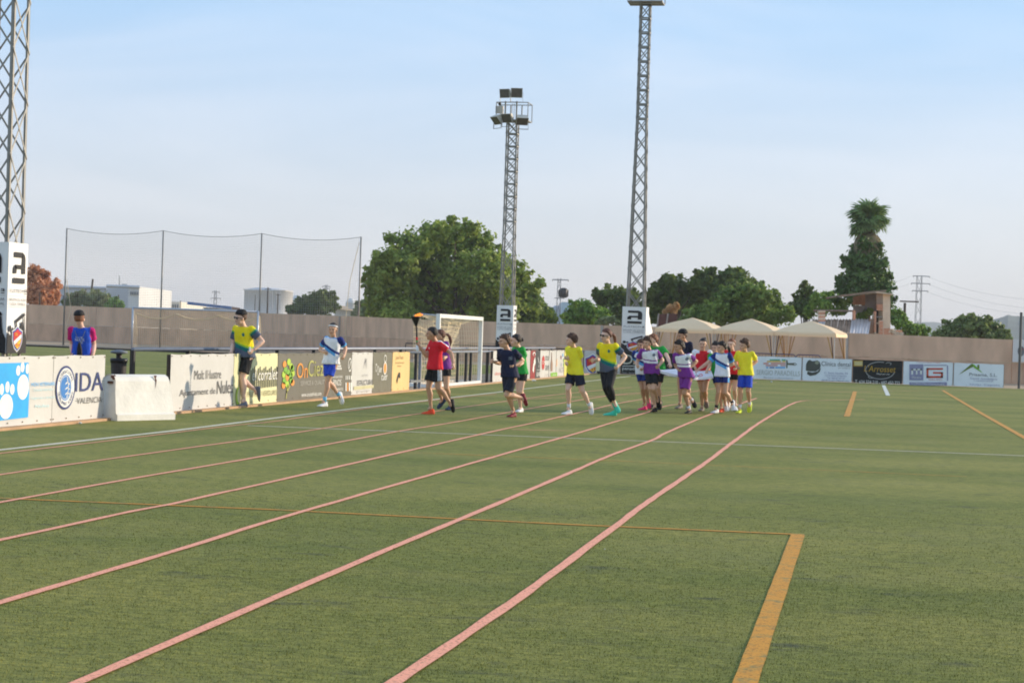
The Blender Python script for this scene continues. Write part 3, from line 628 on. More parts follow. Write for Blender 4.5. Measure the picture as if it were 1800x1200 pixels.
F.ppoly([(1432, 638), (1434, 634.5), (1438, 634), (1440, 638), (1436, 641)], M('sage_print', S(150, 152, 130), .6), .003)
F.ptext('Clínica dental', 1444, 1495, (638, 641), 8, GREYT); F.ptext('prodent', 1474, 1495, (646.5, 647.2), 4, PALE_T)
F.ptext('C/ Santa Natàlia, 94', 1449, 1490, (655, 656.5), 4, LILAC); F.ptext('12520 Nules (Castelló)', 1450, 1488, (660, 661), 3.5, LILAC); F.ptext('Tel. 964 67 67 37', 1454, 1485, (664, 665), 3.3, LILAC); F.ptext('@clinicaprodentnules', 1444, 1493, (668, 669.5), 3.3, M('dusk_blue_print', S(110, 118, 150), .6)); F.build('printed_logo', e)
F, e = eb(1500, 1588, VBLK, 'black board with L\'Arrosset written in gold inside a white oval')
F.prect(1500.5, 633.5, 1516.5, 643.5, GOLD); F.prect(1502, 635, 1516, 642, M('faded_yellow_print', S(214, 196, 140), .6), .003)
F.pell(1547, 651, 26, 15.5, PALE_T, 0, n=40, phole=1.2, a0=75, a1=350); F.pell(1562, 639, 5, 2.5, PALE_T, .002, phole=1.0, a0=-60, a1=180); F.pell(1531, 662, 5, 3, PALE_T, .002, phole=1, a0=150, a1=330)
F.ptext("L'Arrosset", 1519, 1574, (647, 649), 11, GOLD, .004, .12); F.ptext('Menjars per a dur', 1541, 1564, (657, 658), 3.6, WHT, .004); F.ptext('T. 634 324 210 - 687 450 722', 1503, 1582, (670.5, 673), 6, WHT, .004); F.build('printed_logo', e)
F, e = eb(1588.4, 1677, VBLUE, 'pale board with a lilac M block and a red angular G')
F.prect(1598.5, 640, 1623, 668, LILAC); F.prect(1664.5, 642, 1666.5, 669, LILAC); F.prect(1624, 641, 1664, 642.5, LILAC); F.prect(1598.5, 671.5, 1664.5, 677.5, LILAC)
for r_ in ((1602, 648, 1605, 658), (1602, 648, 1620.5, 650.5), (1610, 648, 1612.5, 658), (1617.5, 648, 1620.5, 658)): F.prect(*r_, WHT, .004)
F.ptext('Moreno', 1603, 1619, 663, 3.5, WHT, .004); F.ptext('CONSTRUCCIONES', 1602, 1660, 674.5, 2.6, WHT, .004)
RG = M('brick_red_print', S(206, 84, 62), .6)
for r_ in ((1628.5, 646.5, 1657.5, 649.5), (1628.5, 646.5, 1632, 664), (1628.5, 660.5, 1657.5, 664), (1654, 653.5, 1657.5, 664), (1640, 653.5, 1657.5, 656.5)): F.prect(*r_, RG, .004)
F.ptext('GRUPO', 1632, 1656, 667, 2.6, M('rose_print', S(214, 150, 150), .6)); F.ptext('CONSTRUCCION Y OBRA', 1612, 1652, 637, 2, M('rose_print', S(214, 150, 150), .6)); F.build('printed_logo', e)
F, e = eb(1677.2, 1766.5, VBLUE, 'pale board with a green roof shape reading Prisama, S.L.')
F.ppoly([(1685, 658.5), (1706, 640.5), (1709, 639), (1713, 643.5), (1705, 647)], M('olive_green_print', S(112, 132, 60), .6)); F.ppoly([(1709, 639), (1713, 641), (1728, 656), (1712, 646)], GRNP, .003); F.prect(1718, 641, 1721.5, 648, M('olive_green_print', S(112, 132, 60), .6))
F.ptext('Prisama, S.L.', 1704, 1753, (657.5, 660), 6.5, M('slate_print', S(116, 116, 124), .6)); F.ptext('Gestió inmobiliària', 1705, 1753, (664.5, 666), 3.3, LILAC); F.ptext('i construcció', 1712, 1746, (668.3, 669.3), 3, LILAC); F.ptext('Nules, Castelló', 1705, 1758, (675.5, 677), 2.8, LILAC); F.build('printed_logo', e)

# ================================================================== railing, gate, bins, barrier
STEEL = M('galvanised_rail', S(138, 142, 152), .5, .1, 4, metal=.3); DKP = M('dark_painted_post', S(48, 46, 46), .5, .1)
DULL = M('dull_grey_steel', S(118, 120, 122), .6, .1); XR = -12.15
r_ = empty('metal_railing', (XR, 45, 0), 'long grey steel rail on dark posts running behind the touchline banners', 'railing')
y0 = toward(235, X=XR).y; y1 = toward(976, X=XR).y
MB().tube((XR, y0, 1.06), (XR, y1, 1.06), .035, .035, 10).build('top_rail', STEEL, r_, True)
yy = y0
while yy < y1:
    if not (toward(716, X=XR).y < yy < toward(866, X=XR).y): MB().box((XR, yy, .53), (.07, .07, 1.02)).build('post', DKP, r_)
    yy += 2.6
# gate frame in the gap beside the goal
g = empty('gate_railing', (XR+.3, 52, 0), 'low steel rail and dark double posts in the gap behind the white goal', 'railing')
yg = lambda px: toward(px, X=XR+.35).y
XG = XR+.35
MB().tube((XG, yg(722), .97), (XG, yg(868), .97), .03, .03, 8).build('rail', STEEL, g, True)
for x, wd in ((733, .11), (740, .06), (806, .07), (821, .12), (829, .08), (858, .10)): MB().box((XG, yg(x), .47), (.07, wd, .94)).build('post', DKP if x != 740 else STEEL, g)
MB().box((XG+.02, (yg(722)+yg(740))/2, .22), (.04, yg(740)-yg(722), .06)).build('lower_bar', DULL, g)
MB().bar((XG-1.2, yg(806), .3), (XG-1.2, yg(835), .95), .035, .035).build('diagonal_brace', DULL, g)
# thin black frame by the wall
p0 = toward(714, Z=98); p1 = toward(860, Z=95); p2 = toward(1010, Z=92); z0 = zat(714, 603, p0.x, p0.y); z1 = zat(860, 611, p1.x, p1.y)
h_ = empty('black_handrail', p0, 'low thin black tube frame standing before the concrete wall', 'handrail')
MB().tube(p0+UP*z0, p1+UP*z0, .03, .03, 6).build('rail', DKP, h_); MB().tube(p1+UP*z0, p2+UP*z0, .03, .03, 6).build('rail', DKP, h_)
for p in (p0, p0.lerp(p1, .5), p1, p1.lerp(p2, .5), p2): MB().tube(p - UP*.02, p+UP*(z0-.03), .03, .03, 6).build('post', DKP, h_)

# rubbish bin
p = toward(211, X=-13.3); t = empty('rubbish_bin', p, 'dark rubbish bin with a flat mushroom lid behind the white concrete block', 'bin')
BINM = M('dark_bin_plastic', S(62, 56, 54), .5, .15, 8)
def lathe(c, prof, n=20, m=None):
    return MB().rings([[V((c.x+r*math.cos(2*math.pi*i/n), c.y+r*math.sin(2*math.pi*i/n), c.z+z_)) for i in range(n)] for r, z_ in prof])
k = FPX/ (p.dot(D0)); pz = lambda y: zat(211, y, p.x, p.y)
lathe(p, [(.10, 0), (.12, pz(675)-.25), (.125, pz(668)), (.14, pz(640)), (.145, pz(632)), (.13, pz(631)), (.12, pz(636))]).build('bin_body', BINM, t, True)
bag = lathe(p, [(.146, pz(638)), (.158, pz(633)), (.15, pz(629.5)), (.128, pz(630))], 24); 
bag.v = [(x+.01*mnoise.noise(V((x*30, y*30, z_*20))), y+.01*mnoise.noise(V((y*30, z_*20, x*30))), z_) for x, y, z_ in bag.v]; bag.build('bin_bag', M('black_bin_bag', S(34, 33, 34), .35, .1), t, True)
lathe(p, [(.05, pz(634)), (.05, pz(622))], 12).build('lid_stem', BINM, t, True)
lathe(p, [(.06, pz(622)), (.15, pz(620.5)), (.155, pz(619)), (.145, pz(617)), (.05, pz(615)), (.002, pz(614.8))]).build('lid', M('grey_lid', S(112, 116, 122), .5), t, True)

# white concrete barrier block (moulded, tapering, rounded crown)
q0 = G(205, 739.6); q1 = G(309, 737.2); ux = (q1-q0).normalized(); uy = V((-ux.y, ux.x, 0)); Lb = (q1-q0).length
bt = empty('concrete_barrier', q0, 'white painted concrete block with rounded chipped top beside the academy banner', 'barrier')
BLK = M('white_painted_concrete', S(232, 226, 216), .75, .09, 4, .35, 14)
dp = .56; Hb = zat(255, 659, (q0.x+q1.x)/2, (q0.y+q1.y)/2); 
def prof(t_):
    return [(.0, .0), (.0, .09), (.035, .11), (.10, Hb*.62), (.125, Hb*.86), (.16, Hb*.95), (.22, Hb), (dp-.22, Hb), (dp-.16, Hb*.95), (dp-.125, Hb*.86), (dp-.10, Hb*.62), (dp-.035, .11), (dp, .09), (dp, .0)]
rows = []
for s_, ins in ((0, .03), (.01, 0), (.03, -.0), (.5, 0), (.97, 0), (.99, 0), (1, .03)):
    row = []
    for (y_, z_) in prof(0):
        # ends lean inward with height
        lean = .085*(z_/Hb)**1.2; xx = s_*Lb; xx = max(xx, lean+ins*.5) if s_ < .5 else min(xx, Lb-lean*.55-ins*.5)
        yy_ = y_ + (dp/2-y_)*ins; row.append(q0 + ux*xx + uy*yy_ + UP*(z_*(1-ins*.35)))
    rows.append(row)
mb = MB(); mb.rings(rows); o = mb.build('block_body', BLK, bt)
RUST = M('rusty_exposed_core', S(96, 58, 44), .9, .3, 20)
Fk = Face(q0 + uy*.125 - uy*.0, ux, -uy); 
def on_block(x, y):       # point on the sloping front face
    d = ray(x, y); best = None
    for yo in (.0, .035, .1, .125, .16): pass
    P_ = q0 + uy*.10; nrm = (-uy*(Hb*.5) + UP*.06).normalized(); t_ = (P_+UP*Hb*.62-CAMP).dot(nrm)/d.dot(nrm); return CAMP + d*(t_-.012)
mb = MB(); pts = [on_block(*p_) for p_ in ((270, 659.5), (276, 660), (274, 664), (275.5, 668), (274.5, 676), (273, 684), (273.6, 672), (272.4, 666))]; mb.add(pts, [tuple(range(len(pts)))]); mb.build('crack', RUST, bt)
mb = MB(); a_ = q0 + ux*.085; 
for (u_, y_, z_, s_) in ((.072, .20, Hb*.955, .028), (.062, .165, Hb*.92, .022), (.10, .19, Hb*.975, .02)): mb.ell(q0+ux*u_+uy*y_+UP*z_, (ux*s_, uy*s_, UP*s_*.8), None, 8, 5, lambda q: 1+.3*mnoise.noise(q*3))
mb.build('chipped_corner', RUST, bt)
mb = MB(); mb.box(q0+ux*.066+uy*.24+UP*Hb*.83, (.03, .10, .035), None, math.atan2(ux.y, ux.x)); mb.build('lifting_slot', RUST, bt)
# weeds at the foot of the boards
for (x, y, lab) in ((93, 737, 'small green weed at the foot of the academy logo banner'),):
    p = G(x, y); mb = MB(); random.seed(3)
    for i in range(46):
        a = random.uniform(0, 6.28); l_ = random.uniform(.05, .17); b0 = p + V((random.gauss(0, .03), random.gauss(0, .05), 0)); tip = b0 + V((math.cos(a)*l_*.7, math.sin(a)*l_*.7, l_*.8)); sd = V((-math.sin(a), math.cos(a), 0))*.012; mid = b0.lerp(tip, .5)+V((0, 0, .02))
        mb.add([b0-sd*.4, b0+sd*.4, mid+sd, tip, mid-sd], [(0, 1, 2, 3, 4)])
    tag(mb.build('weed', MLEAF('weed_leaf', S(70, 96, 40), S(110, 140, 60))), lab, 'weed')
# ================================================================== floodlight masts
GALV = M('galvanised_lattice', S(152, 148, 142), .55, .14, 5, metal=.35); LAMPM = M('floodlight_housing', S(196, 188, 174), .5, .1, 4); LENS = M('floodlight_glass', S(96, 88, 82), .25, .2, 6, spec=.5)
BANM = VIN('mast_banner_vinyl', S(242, 238, 234))
def fustech(F, u0, u1, zt, zb):
    "print of the mast sleeve: logo block, name, lines, crowd silhouette and crest"
    W_ = u1-u0; Hh = zt-zb; q = lambda a, b_: (u0+W_*a, zt-Hh*min(1, b_*1.11))
    def r(a0, b0, a1, b1, m=INK, l=0): F.poly([q(a0, b1), q(a1, b1), q(a1, b0), q(a0, b0)], m, l)
    r(.24, .075, .70, .118); F.poly([q(.68, .075), q(.80, .095), q(.84, .13), q(.84, .25), q(.66, .25), q(.66, .118)], INK)
    r(.30, .178, .66, .212); F.poly([q(.22, .25), q(.22, .205), q(.30, .178), q(.38, .205), q(.38, .25)], INK)
    r(.22, .285, .83, .33)
    F.text('FUSTECM', *q(.08, .405), *q(.80, .378), GREYT); r(.84, .378, .93, .384); r(.90, .378, .93, .40); r(.84, .392, .93, .398); r(.84, .41, .93, .416)
    r(.05, .432, .95, .434, PALE_T); F.text('REFORMA DEL HOGAR', *q(.06, .475), *q(.94, .452), GREYT); F.text('Y LOCAL COMERCIAL', *q(.06, .51), *q(.94, .487), GREYT); r(.05, .522, .95, .524, PALE_T)
    # crowd with raised scarf
    F.poly([q(0, 1.0), q(1, 1.0), q(1, .78), q(.93, .74), q(.9, .68), q(.88, .60), q(.84, .60), q(.82, .69), q(.74, .72), q(.66, .70), q(.55, .78), q(.42, .80), q(.3, .74), q(.16, .76), q(0, .72)], INK)
    F.poly([q(.38, .635), q(.86, .565), q(.9, .59), q(.84, .60), q(.47, .65), q(.52, .70), q(.78, .665), q(.8, .69), q(.5, .735)], INK, .002)
    F.ellipse(*q(.72, .665), W_*.05, Hh*.025, INK, .003); F.ellipse(*q(.12, .70), W_*.07, Hh*.03, INK, .003); F.ellipse(*q(.25, .71), W_*.05, Hh*.025, INK, .003)
def crest_uv(F, u, v, w_, h_, l):
    sh = lambda k: [(u-w_*k, v+h_*.62*k), (u-w_*.5*k, v+h_*.74*k), (u, v+h_*k), (u+w_*.5*k, v+h_*.74*k), (u+w_*k, v+h_*.62*k), (u+w_*.95*k, v-h_*.2*k), (u+w_*.55*k, v-h_*.72*k), (u, v-h_*k), (u-w_*.55*k, v-h_*.72*k), (u-w_*.95*k, v-h_*.2*k)]
    F.poly(sh(1.1), WHT, l); F.poly(sh(1), M('crest_blue', S(58, 78, 160), .5), l+.002); F.poly(sh(.84), REDP, l+.004)
    F.poly([(u+w_*.8, v+h_*.42), (u+w_*.8, v+h_*.1), (u-w_*.62, v-h_*.5), (u-w_*.8, v-h_*.2)], WHT, l+.006)
    F.poly([(u+w_*.8, v+h_*.08), (u+w_*.5, v-h_*.6), (u, v-h_*.84), (u-w_*.5, v-h_*.56)], YELP, l+.006)
    for k in (-.18, .12, .42): F.poly([(u+w_*k, v-h_*.42), (u+w_*(k+.13), v-h_*.36), (u+w_*(k+.13), v-h_*.62), (u+w_*k, v-h_*.66)], REDP, l+.008)
    F.text('EN', u-w_*.5, v+h_*.26, u-w_*.05, v+h_*.5, YELP, l+.008)
def lamp(c, aim, s, parent, flip=0):
    "one floodlight: box housing with sloped back, glass face and bracket"
    aim = V(aim).normalized(); side = aim.cross(UP).normalized(); up = side.cross(aim)
    w2, h2, d2 = s*.5, s*.42, s*.26
    fr = [c+side*x*w2+up*y*h2+aim*d2 for x, y in ((-1, -1), (1, -1), (1, 1), (-1, 1))]; bk = [c+side*x*w2*.8+up*y*h2*.62-aim*d2 for x, y in ((-1, -1), (1, -1), (1, 1), (-1, 1))]
    MB().hexa(bk+fr).build('floodlight', LAMPM, parent)
    MB().hexa([c+side*x*w2*.9+up*y*h2*.88+aim*(d2+.003+o_) for o_ in (0, .012) for x, y in ((-1, -1), (1, -1), (1, 1), (-1, 1))]).build('floodlight_glass', LENS, parent)
    mb = MB()
    for sg in (-1, 1): mb.bar(c+side*sg*(w2+.02), c+side*sg*(w2+.02)-UP*(h2+.22), .04, .012, None, aim)
    mb.bar(c-side*(w2+.03)-UP*(h2+.22), c+side*(w2+.03)-UP*(h2+.22), .04, .012, None, aim); mb.build('bracket', GALV, parent)
def mast(x, y, H, w0, w1, zknee, bays, label, box, plat, sleeve=False):
    e = empty('floodlight_mast', (x, y, 0), label, 'floodlight mast', 'lattice floodlight masts')
    c = V((x, y, 0)); wd = lambda z: w0+(w1-w0)*min(1, z/zknee) if z < zknee else w1
    cor = lambda i, z: c + V(((-1, 1, 1, -1)[i]*wd(z)/2, (-1, -1, 1, 1)[i]*wd(z)/2, z))
    th = max(.055, w0*.085)
    for i in range(4):
        mb = MB(); sx = (-1, 1, 1, -1)[i]; sy = (-1, -1, 1, 1)[i]
        for a, b_ in ((-.02, zknee), (zknee, H)):
            mb.bar(cor(i, a)-V((sx*th/2, sy*.006, 0)), cor(i, b_)-V((sx*th/2, sy*.006, 0)), th, .012, None, (1, 0, 0)); mb.bar(cor(i, a)-V((sx*.006, sy*th/2, 0)), cor(i, b_)-V((sx*.006, sy*th/2, 0)), .012, th, None, (1, 0, 0))
        mb.build('leg', GALV, e)
    zs = bays
    for k in range(len(zs)-1):
        a, b_ = zs[k], zs[k+1]
        for f in range(4):
            i, j = f, (f+1) % 4; nrm = (V((0, -1, 0)), V((1, 0, 0)), V((0, 1, 0)), V((-1, 0, 0)))[f]
            single = k == 0
            for s_, (p_, q_) in enumerate(((cor(i, a), cor(j, b_)), (cor(j, a), cor(i, b_)))):
                if single and s_: continue
                MB().bar(p_+nrm*(.012*s_-.004), q_+nrm*(.012*s_-.004), th*.55, .008, None, nrm.cross(q_-p_)).build('brace', GALV, e)
            if b_ > zknee-.1 and f != 3: MB().bar(cor(i, b_), cor(j, b_), th*.9, .01, None, UP).build('cross_bar', GALV, e)
    # printed sleeve round the foot of the mast
    bw, zt, zb_ = box; mb = MB()
    fw = {}
    for nm, O_, U_, N_ in (('front', c+V((-bw/2, -bw/2, 0)), (1, 0, 0), (0, -1, 0)), ('side', c+V((bw/2, -bw/2, 0)), (0, 1, 0), (1, 0, 0)), ('back', c+V((bw/2, bw/2, 0)), (-1, 0, 0), (0, 1, 0)), ('left', c+V((-bw/2, bw/2, 0)), (0, -1, 0), (-1, 0, 0))):
        F = Face(O_, U_, N_); rows = []; sd = random.random()*9
        for j in range(9):
            rows.append([F.O+F.U*(bw*i/6)+UP*(zb_+(zt-zb_)*j/8)+F.N*(.012*mnoise.noise(V((i*.5+sd, j*.5, 1))) if 0 < i < 6 else 0) for i in range(7)])
        if sleeve and nm == 'side':        # torn cloth bulging out and folded at the lower end
            for j in range(9):
                for i in range(7):
                    hz = j/8; rows[j][i] += F.N*(.26*math.sin(math.pi*i/6)*max(0, 1-abs(hz-.42)*2.1) + .05*mnoise.noise(V((i*.9, j*.8, 2))))
        MB().rings(rows, None, False, False).build('banner_sleeve', BANM, e, True)
        if nm in ('front', 'side', 'left') and not (sleeve and nm == 'side'):
            F.lift = .018; fustech(F, 0.0, bw, zt, zb_); F.build('printed_artwork', e)
            F.mb = MB(); crest_uv(F, bw*.5, zt-(zt-zb_)*.87, bw*.25, (zt-zb_)*.11, .006); F.build('printed_crest', e)
    if plat:
        n0 = set(e.children); plat(e, c, H, w1)
        for o_ in set(e.children)-n0:
            for v_ in o_.data.vertices: v_.co = V((c.x, c.y, H)) + (v_.co-V((c.x, c.y, H)))*.86
    return e
def zs_between(a, b_, n, k=.92):
    st = [k**i for i in range(n)]; t = sum(st); out = [a]
    for s_ in st: out.append(out[-1]+s_*(b_-a)/t)
    return out
random.seed(31)
def plat_small(e, c, H, w1):
    c0_ = c; K_ = .84; z0_ = c.z+H
    # inspection cage: open basket of slim tubes around the head
    X0, X1, Y0, Y1 = -.72, .82, -.55, .55; zf, zt_ = H+.02, H+.86
    cs = [c+V((a, b_, 0)) for a, b_ in ((X0, Y0), (X1, Y0), (X1, Y1), (X0, Y1))]
    MB().box(c+V(((X0+X1)/2, 0, zf)), (X1-X0, Y1-Y0, .045)).build('platform_floor', GALV, e)
    for p in cs: MB().tube(p+UP*zf, p+UP*zt_, .022, .022, 6).build('cage_post', GALV, e)
    for i in range(4): MB().tube(cs[i]+UP*zt_, cs[(i+1) % 4]+UP*zt_, .022, .022, 6).build('cage_rail', GALV, e)
    for a in (-.30, .25): 
        MB().box(c+V((a, -.45, H+.45)), (.07, .05, .95)).build('mast_post', GALV, e); MB().box(c+V((a+.1, .4, H+.42)), (.05, .05, .85)).build('mast_post', GALV, e)
    for a in (-.02, .08): MB().tube(c+V((a, -.2, H)), c+V((a, -.2, H+.85)), .012, .012, 5).build('ladder_rail', GALV, e)
    aim = V((.16, -.95, -.28))
    lamp(c+V((-.30, -.50, H+1.30)), V((-.22, -.95, -.22)), .52, e); lamp(c+V((.24, -.50, H+1.34)), aim, .56, e)
    lamp(c+V((-.62, -.66, H+.05)), V((-.55, -.6, -.75)), .56, e); lamp(c+V((-.12, -.72, H+.12)), V((-.25, -.9, -.45)), .54, e)
    lamp(c+V((.56, -.62, H+.04)), V((.25, -.75, -.95)), .58, e)
    MB().box(c+V((-.60, -.35, H+.52)), (.36, .22, .34)).build('control_box', LAMPM, e)
    MB().ell(c+V((-.60, -.35, H+.80)), (V((.075, 0, 0)), V((0, .075, 0)), V((0, 0, .09)))).build('horn_speaker', DKP, e, True)
def plat_big(e, c, H, w1):
    X0, X1, Y0, Y1 = -.85, .9, -.6, .6
    MB().box(c+V((.02, 0, H+.06)), (X1-X0, Y1-Y0, .07)).build('platform_floor', GALV, e)
    cs = [c+V((a, b_, H+.1)) for a, b_ in ((X0, Y0), (X1, Y0), (X1, Y1), (X0, Y1))]
    for i in range(4):
        MB().tube(cs[i], cs[i]+UP*.95, .025, .025, 6).build('cage_post', GALV, e); MB().tube(cs[i]+UP*.95, cs[(i+1) % 4]+UP*.95, .025, .025, 6).build('cage_rail', GALV, e)
    for a in (-.45, .1, .6): lamp(c+V((a, -.66, H+.36)), V((.1, -.9, -.3)), .5, e); lamp(c+V((a, -.6, H+1.3)), V((.1, -.9, -.3)), .52, e)
m2 = toward(889.5, Z=79); H2 = zat(903, 214, m2.x, m2.y)
mast(m2.x, m2.y, H2, .66, .47, H2*.60, [.0]+zs_between(2.3, H2*.60, 5, .9)+zs_between(H2*.60, H2, 8, 1.0)[1:], 'shorter lattice floodlight mast with lamps and inspection cage, right of the big green tree', (.70, 2.72, .95), plat_small)
m3 = toward(1116, Z=82.5); H3 = zat(1136, 8, m3.x, m3.y)
mast(m3.x, m3.y, H3, .90, .47, H3*.69, [.0]+zs_between(2.55, H3*.69, 10, .96)+zs_between(H3*.69, H3, 8, 1.0)[1:], 'tallest lattice floodlight mast rising behind the woman in yellow shirt and black leggings', (1.03, zat(1116, 539.5, m3.x, m3.y), .93), plat_big, True)
m1 = toward(13, X=-13.4) + V((-.25, .34, 0)); H1 = 11.5
mast(m1.x-.1, m1.y, H1, .60, .54, H1*.8, [.0]+zs_between(2.3, H1, 12, .97), 'nearest lattice floodlight mast at the left edge with printed white sleeve', (.68, zat(30, 427.5, m1.x, m1.y), .96), None)

# ================================================================== goals
GW = M('white_goal_frame', S(236, 234, 228), .4, .05, 4); NETT = M('tan_goal_net', S(222, 202, 168), .8, .1); NETG = M('grey_net_cord', S(176, 174, 168), .8, .1); SILV = M('silver_goal_frame', S(186, 190, 198), .35, .08, 4, metal=.4)
def net_patch(mb, fn, nu, nv, r, step=1, su=3):
    "cords along both directions of the surface fn(u,v)"
    for i in range(0, nu+1):
        pts = [fn(i/nu, j/(nv*su)*1.0) for j in range(nv*su+1)][::su]; 
        for a, b_ in zip(pts[:-1], pts[1:]): mb.tube(a, b_, r, r, 3, None, False)
    for j in range(0, nv+1):
        pts = [fn(i/nu, j/nv) for i in range(nu+1)]
        for a, b_ in zip(pts[:-1], pts[1:]): mb.tube(a, b_, r, r, 3, None, False)
xg = -11.75; ya = toward(770, X=xg).y; ybk = toward(845, X=xg).y; Hg = 2.02
gl = empty('football_goal', (xg, (ya+ybk)/2, 0), 'white seven-a-side goal with tan net beside the torch bearer', 'goal')
MB().box((xg, ya, Hg/2), (.11, .11, Hg)).build('goal_post', GW, gl); MB().box((xg, ybk, Hg/2), (.11, .11, Hg)).build('goal_post', GW, gl)
MB().box((xg, (ya+ybk)/2, Hg-.055), (.108, ybk-ya-.112, .108)).build('crossbar', GW, gl)
MB().box((xg-.0, (ya+ybk)/2, .05), (.10, ybk-ya-.112, .10)).build('base_bar', GW, gl)
for y_ in (ya, ybk):
    pts = [V((xg-.06, y_, Hg-.05)), V((xg-.52, y_, Hg-.02)), V((xg-.64, y_, Hg-.09)), V((xg-.70, y_, Hg-.26))]
    MB().path(pts[:4], .02, 6).build('net_stay', SILV, gl, True)
    MB().box((xg-.42, y_, .05), (.7, .08, .09)).build('side_base_bar', GW, gl)
MB().box((xg-.80, (ya+ybk)/2, .05), (.09, ybk-ya, .09)).build('rear_base_bar', GW, gl)
mb = MB(); nzz = lambda p, a=.05: p + V((mnoise.noise(p*1.3), mnoise.noise(p*1.1+V((5, 0, 0))), mnoise.noise(p*1.2+V((0, 7, 0)))))*a
def fback(u, v):   # v 0 bottom..1 top
    y_ = ya+(ybk-ya)*u; sag = .22*math.sin(math.pi*u)
    x_ = xg-.70+.06*(1-v) + sag*.6*math.sin(math.pi*v); return nzz(V((x_, y_, .06+(Hg-.16-sag*.5)*v)))
def ftop(u, v):
    return nzz(V((xg-.05-.65*v, ya+(ybk-ya)*u, Hg-.03-.26*math.sin(math.pi*u)*math.sin(math.pi*(.15+.85*v)))))
def fside(y_):
    return lambda u, v: nzz(V((xg-.05-(.65-.06*(1-v))*u, y_+.12*math.sin(math.pi*u)*math.sin(math.pi*v), .06+(Hg-.1)*v)), .04)
net_patch(mb, fback, 40, 14, .006); net_patch(mb, ftop, 40, 8, .007); net_patch(mb, fside(ya), 9, 14, .0065); net_patch(mb, fside(ybk), 9, 14, .0065)
o = mb.build('net', NETT, gl); o['kind'] = 'stuff'
# bunched curtain of net hanging inside the mouth
mb = MB()
def fcur(u, v):
    y_ = ya+.35+(3.6-2.0*(1-v)**1.2)*u; x_ = xg-.22-.3*u*(1-v); return nzz(V((x_+.1*math.sin(u*16)*(.4+v*.6), y_, .35+(Hg-.45)*v-.28*u*(1-v))), .05)
net_patch(mb, fcur, 20, 14, .010); o = mb.build('net_curtain', NETT, gl); o['kind'] = 'stuff'

pA = toward(233, Z=111); pB = toward(453, Z=111); dg = (pB-pA).normalized(); bk = D0
g2 = empty('football_goal', (pA+pB)/2, 'silver full-size goal with sagging tan net on the practice pitch', 'goal')
Hs = 2.44
for p in (pA, pB): MB().tube(p-UP*.02, p+UP*Hs, .06, .06, 10).build('goal_post', SILV, g2, True)
MB().tube(pA+UP*(Hs-.06)+dg*.05, pB+UP*(Hs-.06)-dg*.05, .06, .06, 10).build('crossbar', SILV, g2, True)
mb = MB(); Lg = (pB-pA).length
def gback(u, v):
    sag = .45*abs(math.sin(u*math.pi*3))*.6+.25; return nzz(pA+dg*(Lg*u)+bk*(.9+1.0*(1-v))+UP*(.02+(Hs-sag-.12)*v), .06)
def gtop(u, v):
    sag = (.45*abs(math.sin(u*math.pi*3))*.6+.25); return nzz(pA+dg*(Lg*u)+bk*(.06+.84*v)+UP*(Hs-.08-sag*math.sin(v*math.pi/2)), .04)
net_patch(mb, gback, 60, 18, .006); net_patch(mb, gtop, 60, 6, .007)
for p in (pA, pB): net_patch(mb, lambda u, v, p=p: p+bk*((.1+.9+1.0*(1-v))*u)+UP*(.02+(Hs-.2-.2*u)*v), 10, 18, .005)
o = mb.build('net', NETT, g2); o['kind'] = 'stuff'
mb = MB()
for i in range(56):
    u0, u1 = i/56, (i+1)/56; f_ = lambda u: pA+dg*(Lg*u)+bk*.7+UP*(Hs-.35-.3*abs(math.sin(u*math.pi*3)))
    mb.tube(f_(u0), f_(u1), .035, .035, 5)
o = mb.build('bunched_net_edge', NETT, g2, True)

# tall ball-stop fence behind the practice goal
bp_ = [toward(112.5, Z=117)+V((0, 0, 0)), toward(282, Z=117), toward(455, Z=117), toward(629.5, Z=117)]
bf = empty('ball_stop_fence', (bp_[1]+bp_[2])/2, 'tall ball-stop net on four slim grey poles behind the practice goal', 'fence')
ht = [zat(x, y, p.x, p.y) for (x, y), p in zip(((114, 401), (286, 405), (459, 410), (629.5, 416)), bp_)]
for p, h in zip(bp_, ht): MB().tube(p-UP*.05, p+UP*h,   .062, .05, 8).build('pole', GALV, bf, True)
mb = MB(); mw = MB()
for i in range(3):
    a, b_, ha, hb = bp_[i], bp_[i+1], ht[i], ht[i+1]; L = (b_-a).length; sag = .28
    ftop_ = lambda u: (ha+(hb-ha)*u) - sag*4*u*(1-u)
    fn = lambda u, v: a.lerp(b_, u) + UP*(.05+(ftop_(u)-.1)*v) + D0*(.10*math.sin(u*3.1)*math.sin(v*3.1))
    nu, nv = int(L/.14), 46
    for k in range(nu+1):
        pts = [fn(k/nu, j/7) for j in range(8)]
        for p, q in zip(pts[:-1], pts[1:]): mb.tube(p, q, .0052, .0052, 3, None, False)
    for j in range(nv+1):
        pts = [fn(k/10, j/nv) for k in range(11)]
        for p, q in zip(pts[:-1], pts[1:]): mb.tube(p, q, .0052, .0052, 3, None, False)
    mw.path([fn(k/14, 1.005) for k in range(15)], .012, 5)
o = mb.build('net', NETG, bf); o['kind'] = 'stuff'; mw.build('top_cable', DKP, bf)
mb = MB(); mb.path([bp_[3]-R0*.1+UP*6.9, bp_[3]-R0*.6+UP*4.5, bp_[3]-R0*.8+UP*2.0, bp_[3]-R0*.7+UP*.1], .02, 5); mb.path([bp_[0]+R0*.1+UP*4, bp_[0]+R0*.4+UP*2.2, bp_[0]+R0*.1+UP*1.0, bp_[0]+R0*.9+UP*.2], .018, 5); mb.build('loose_rope', NETT, bf)

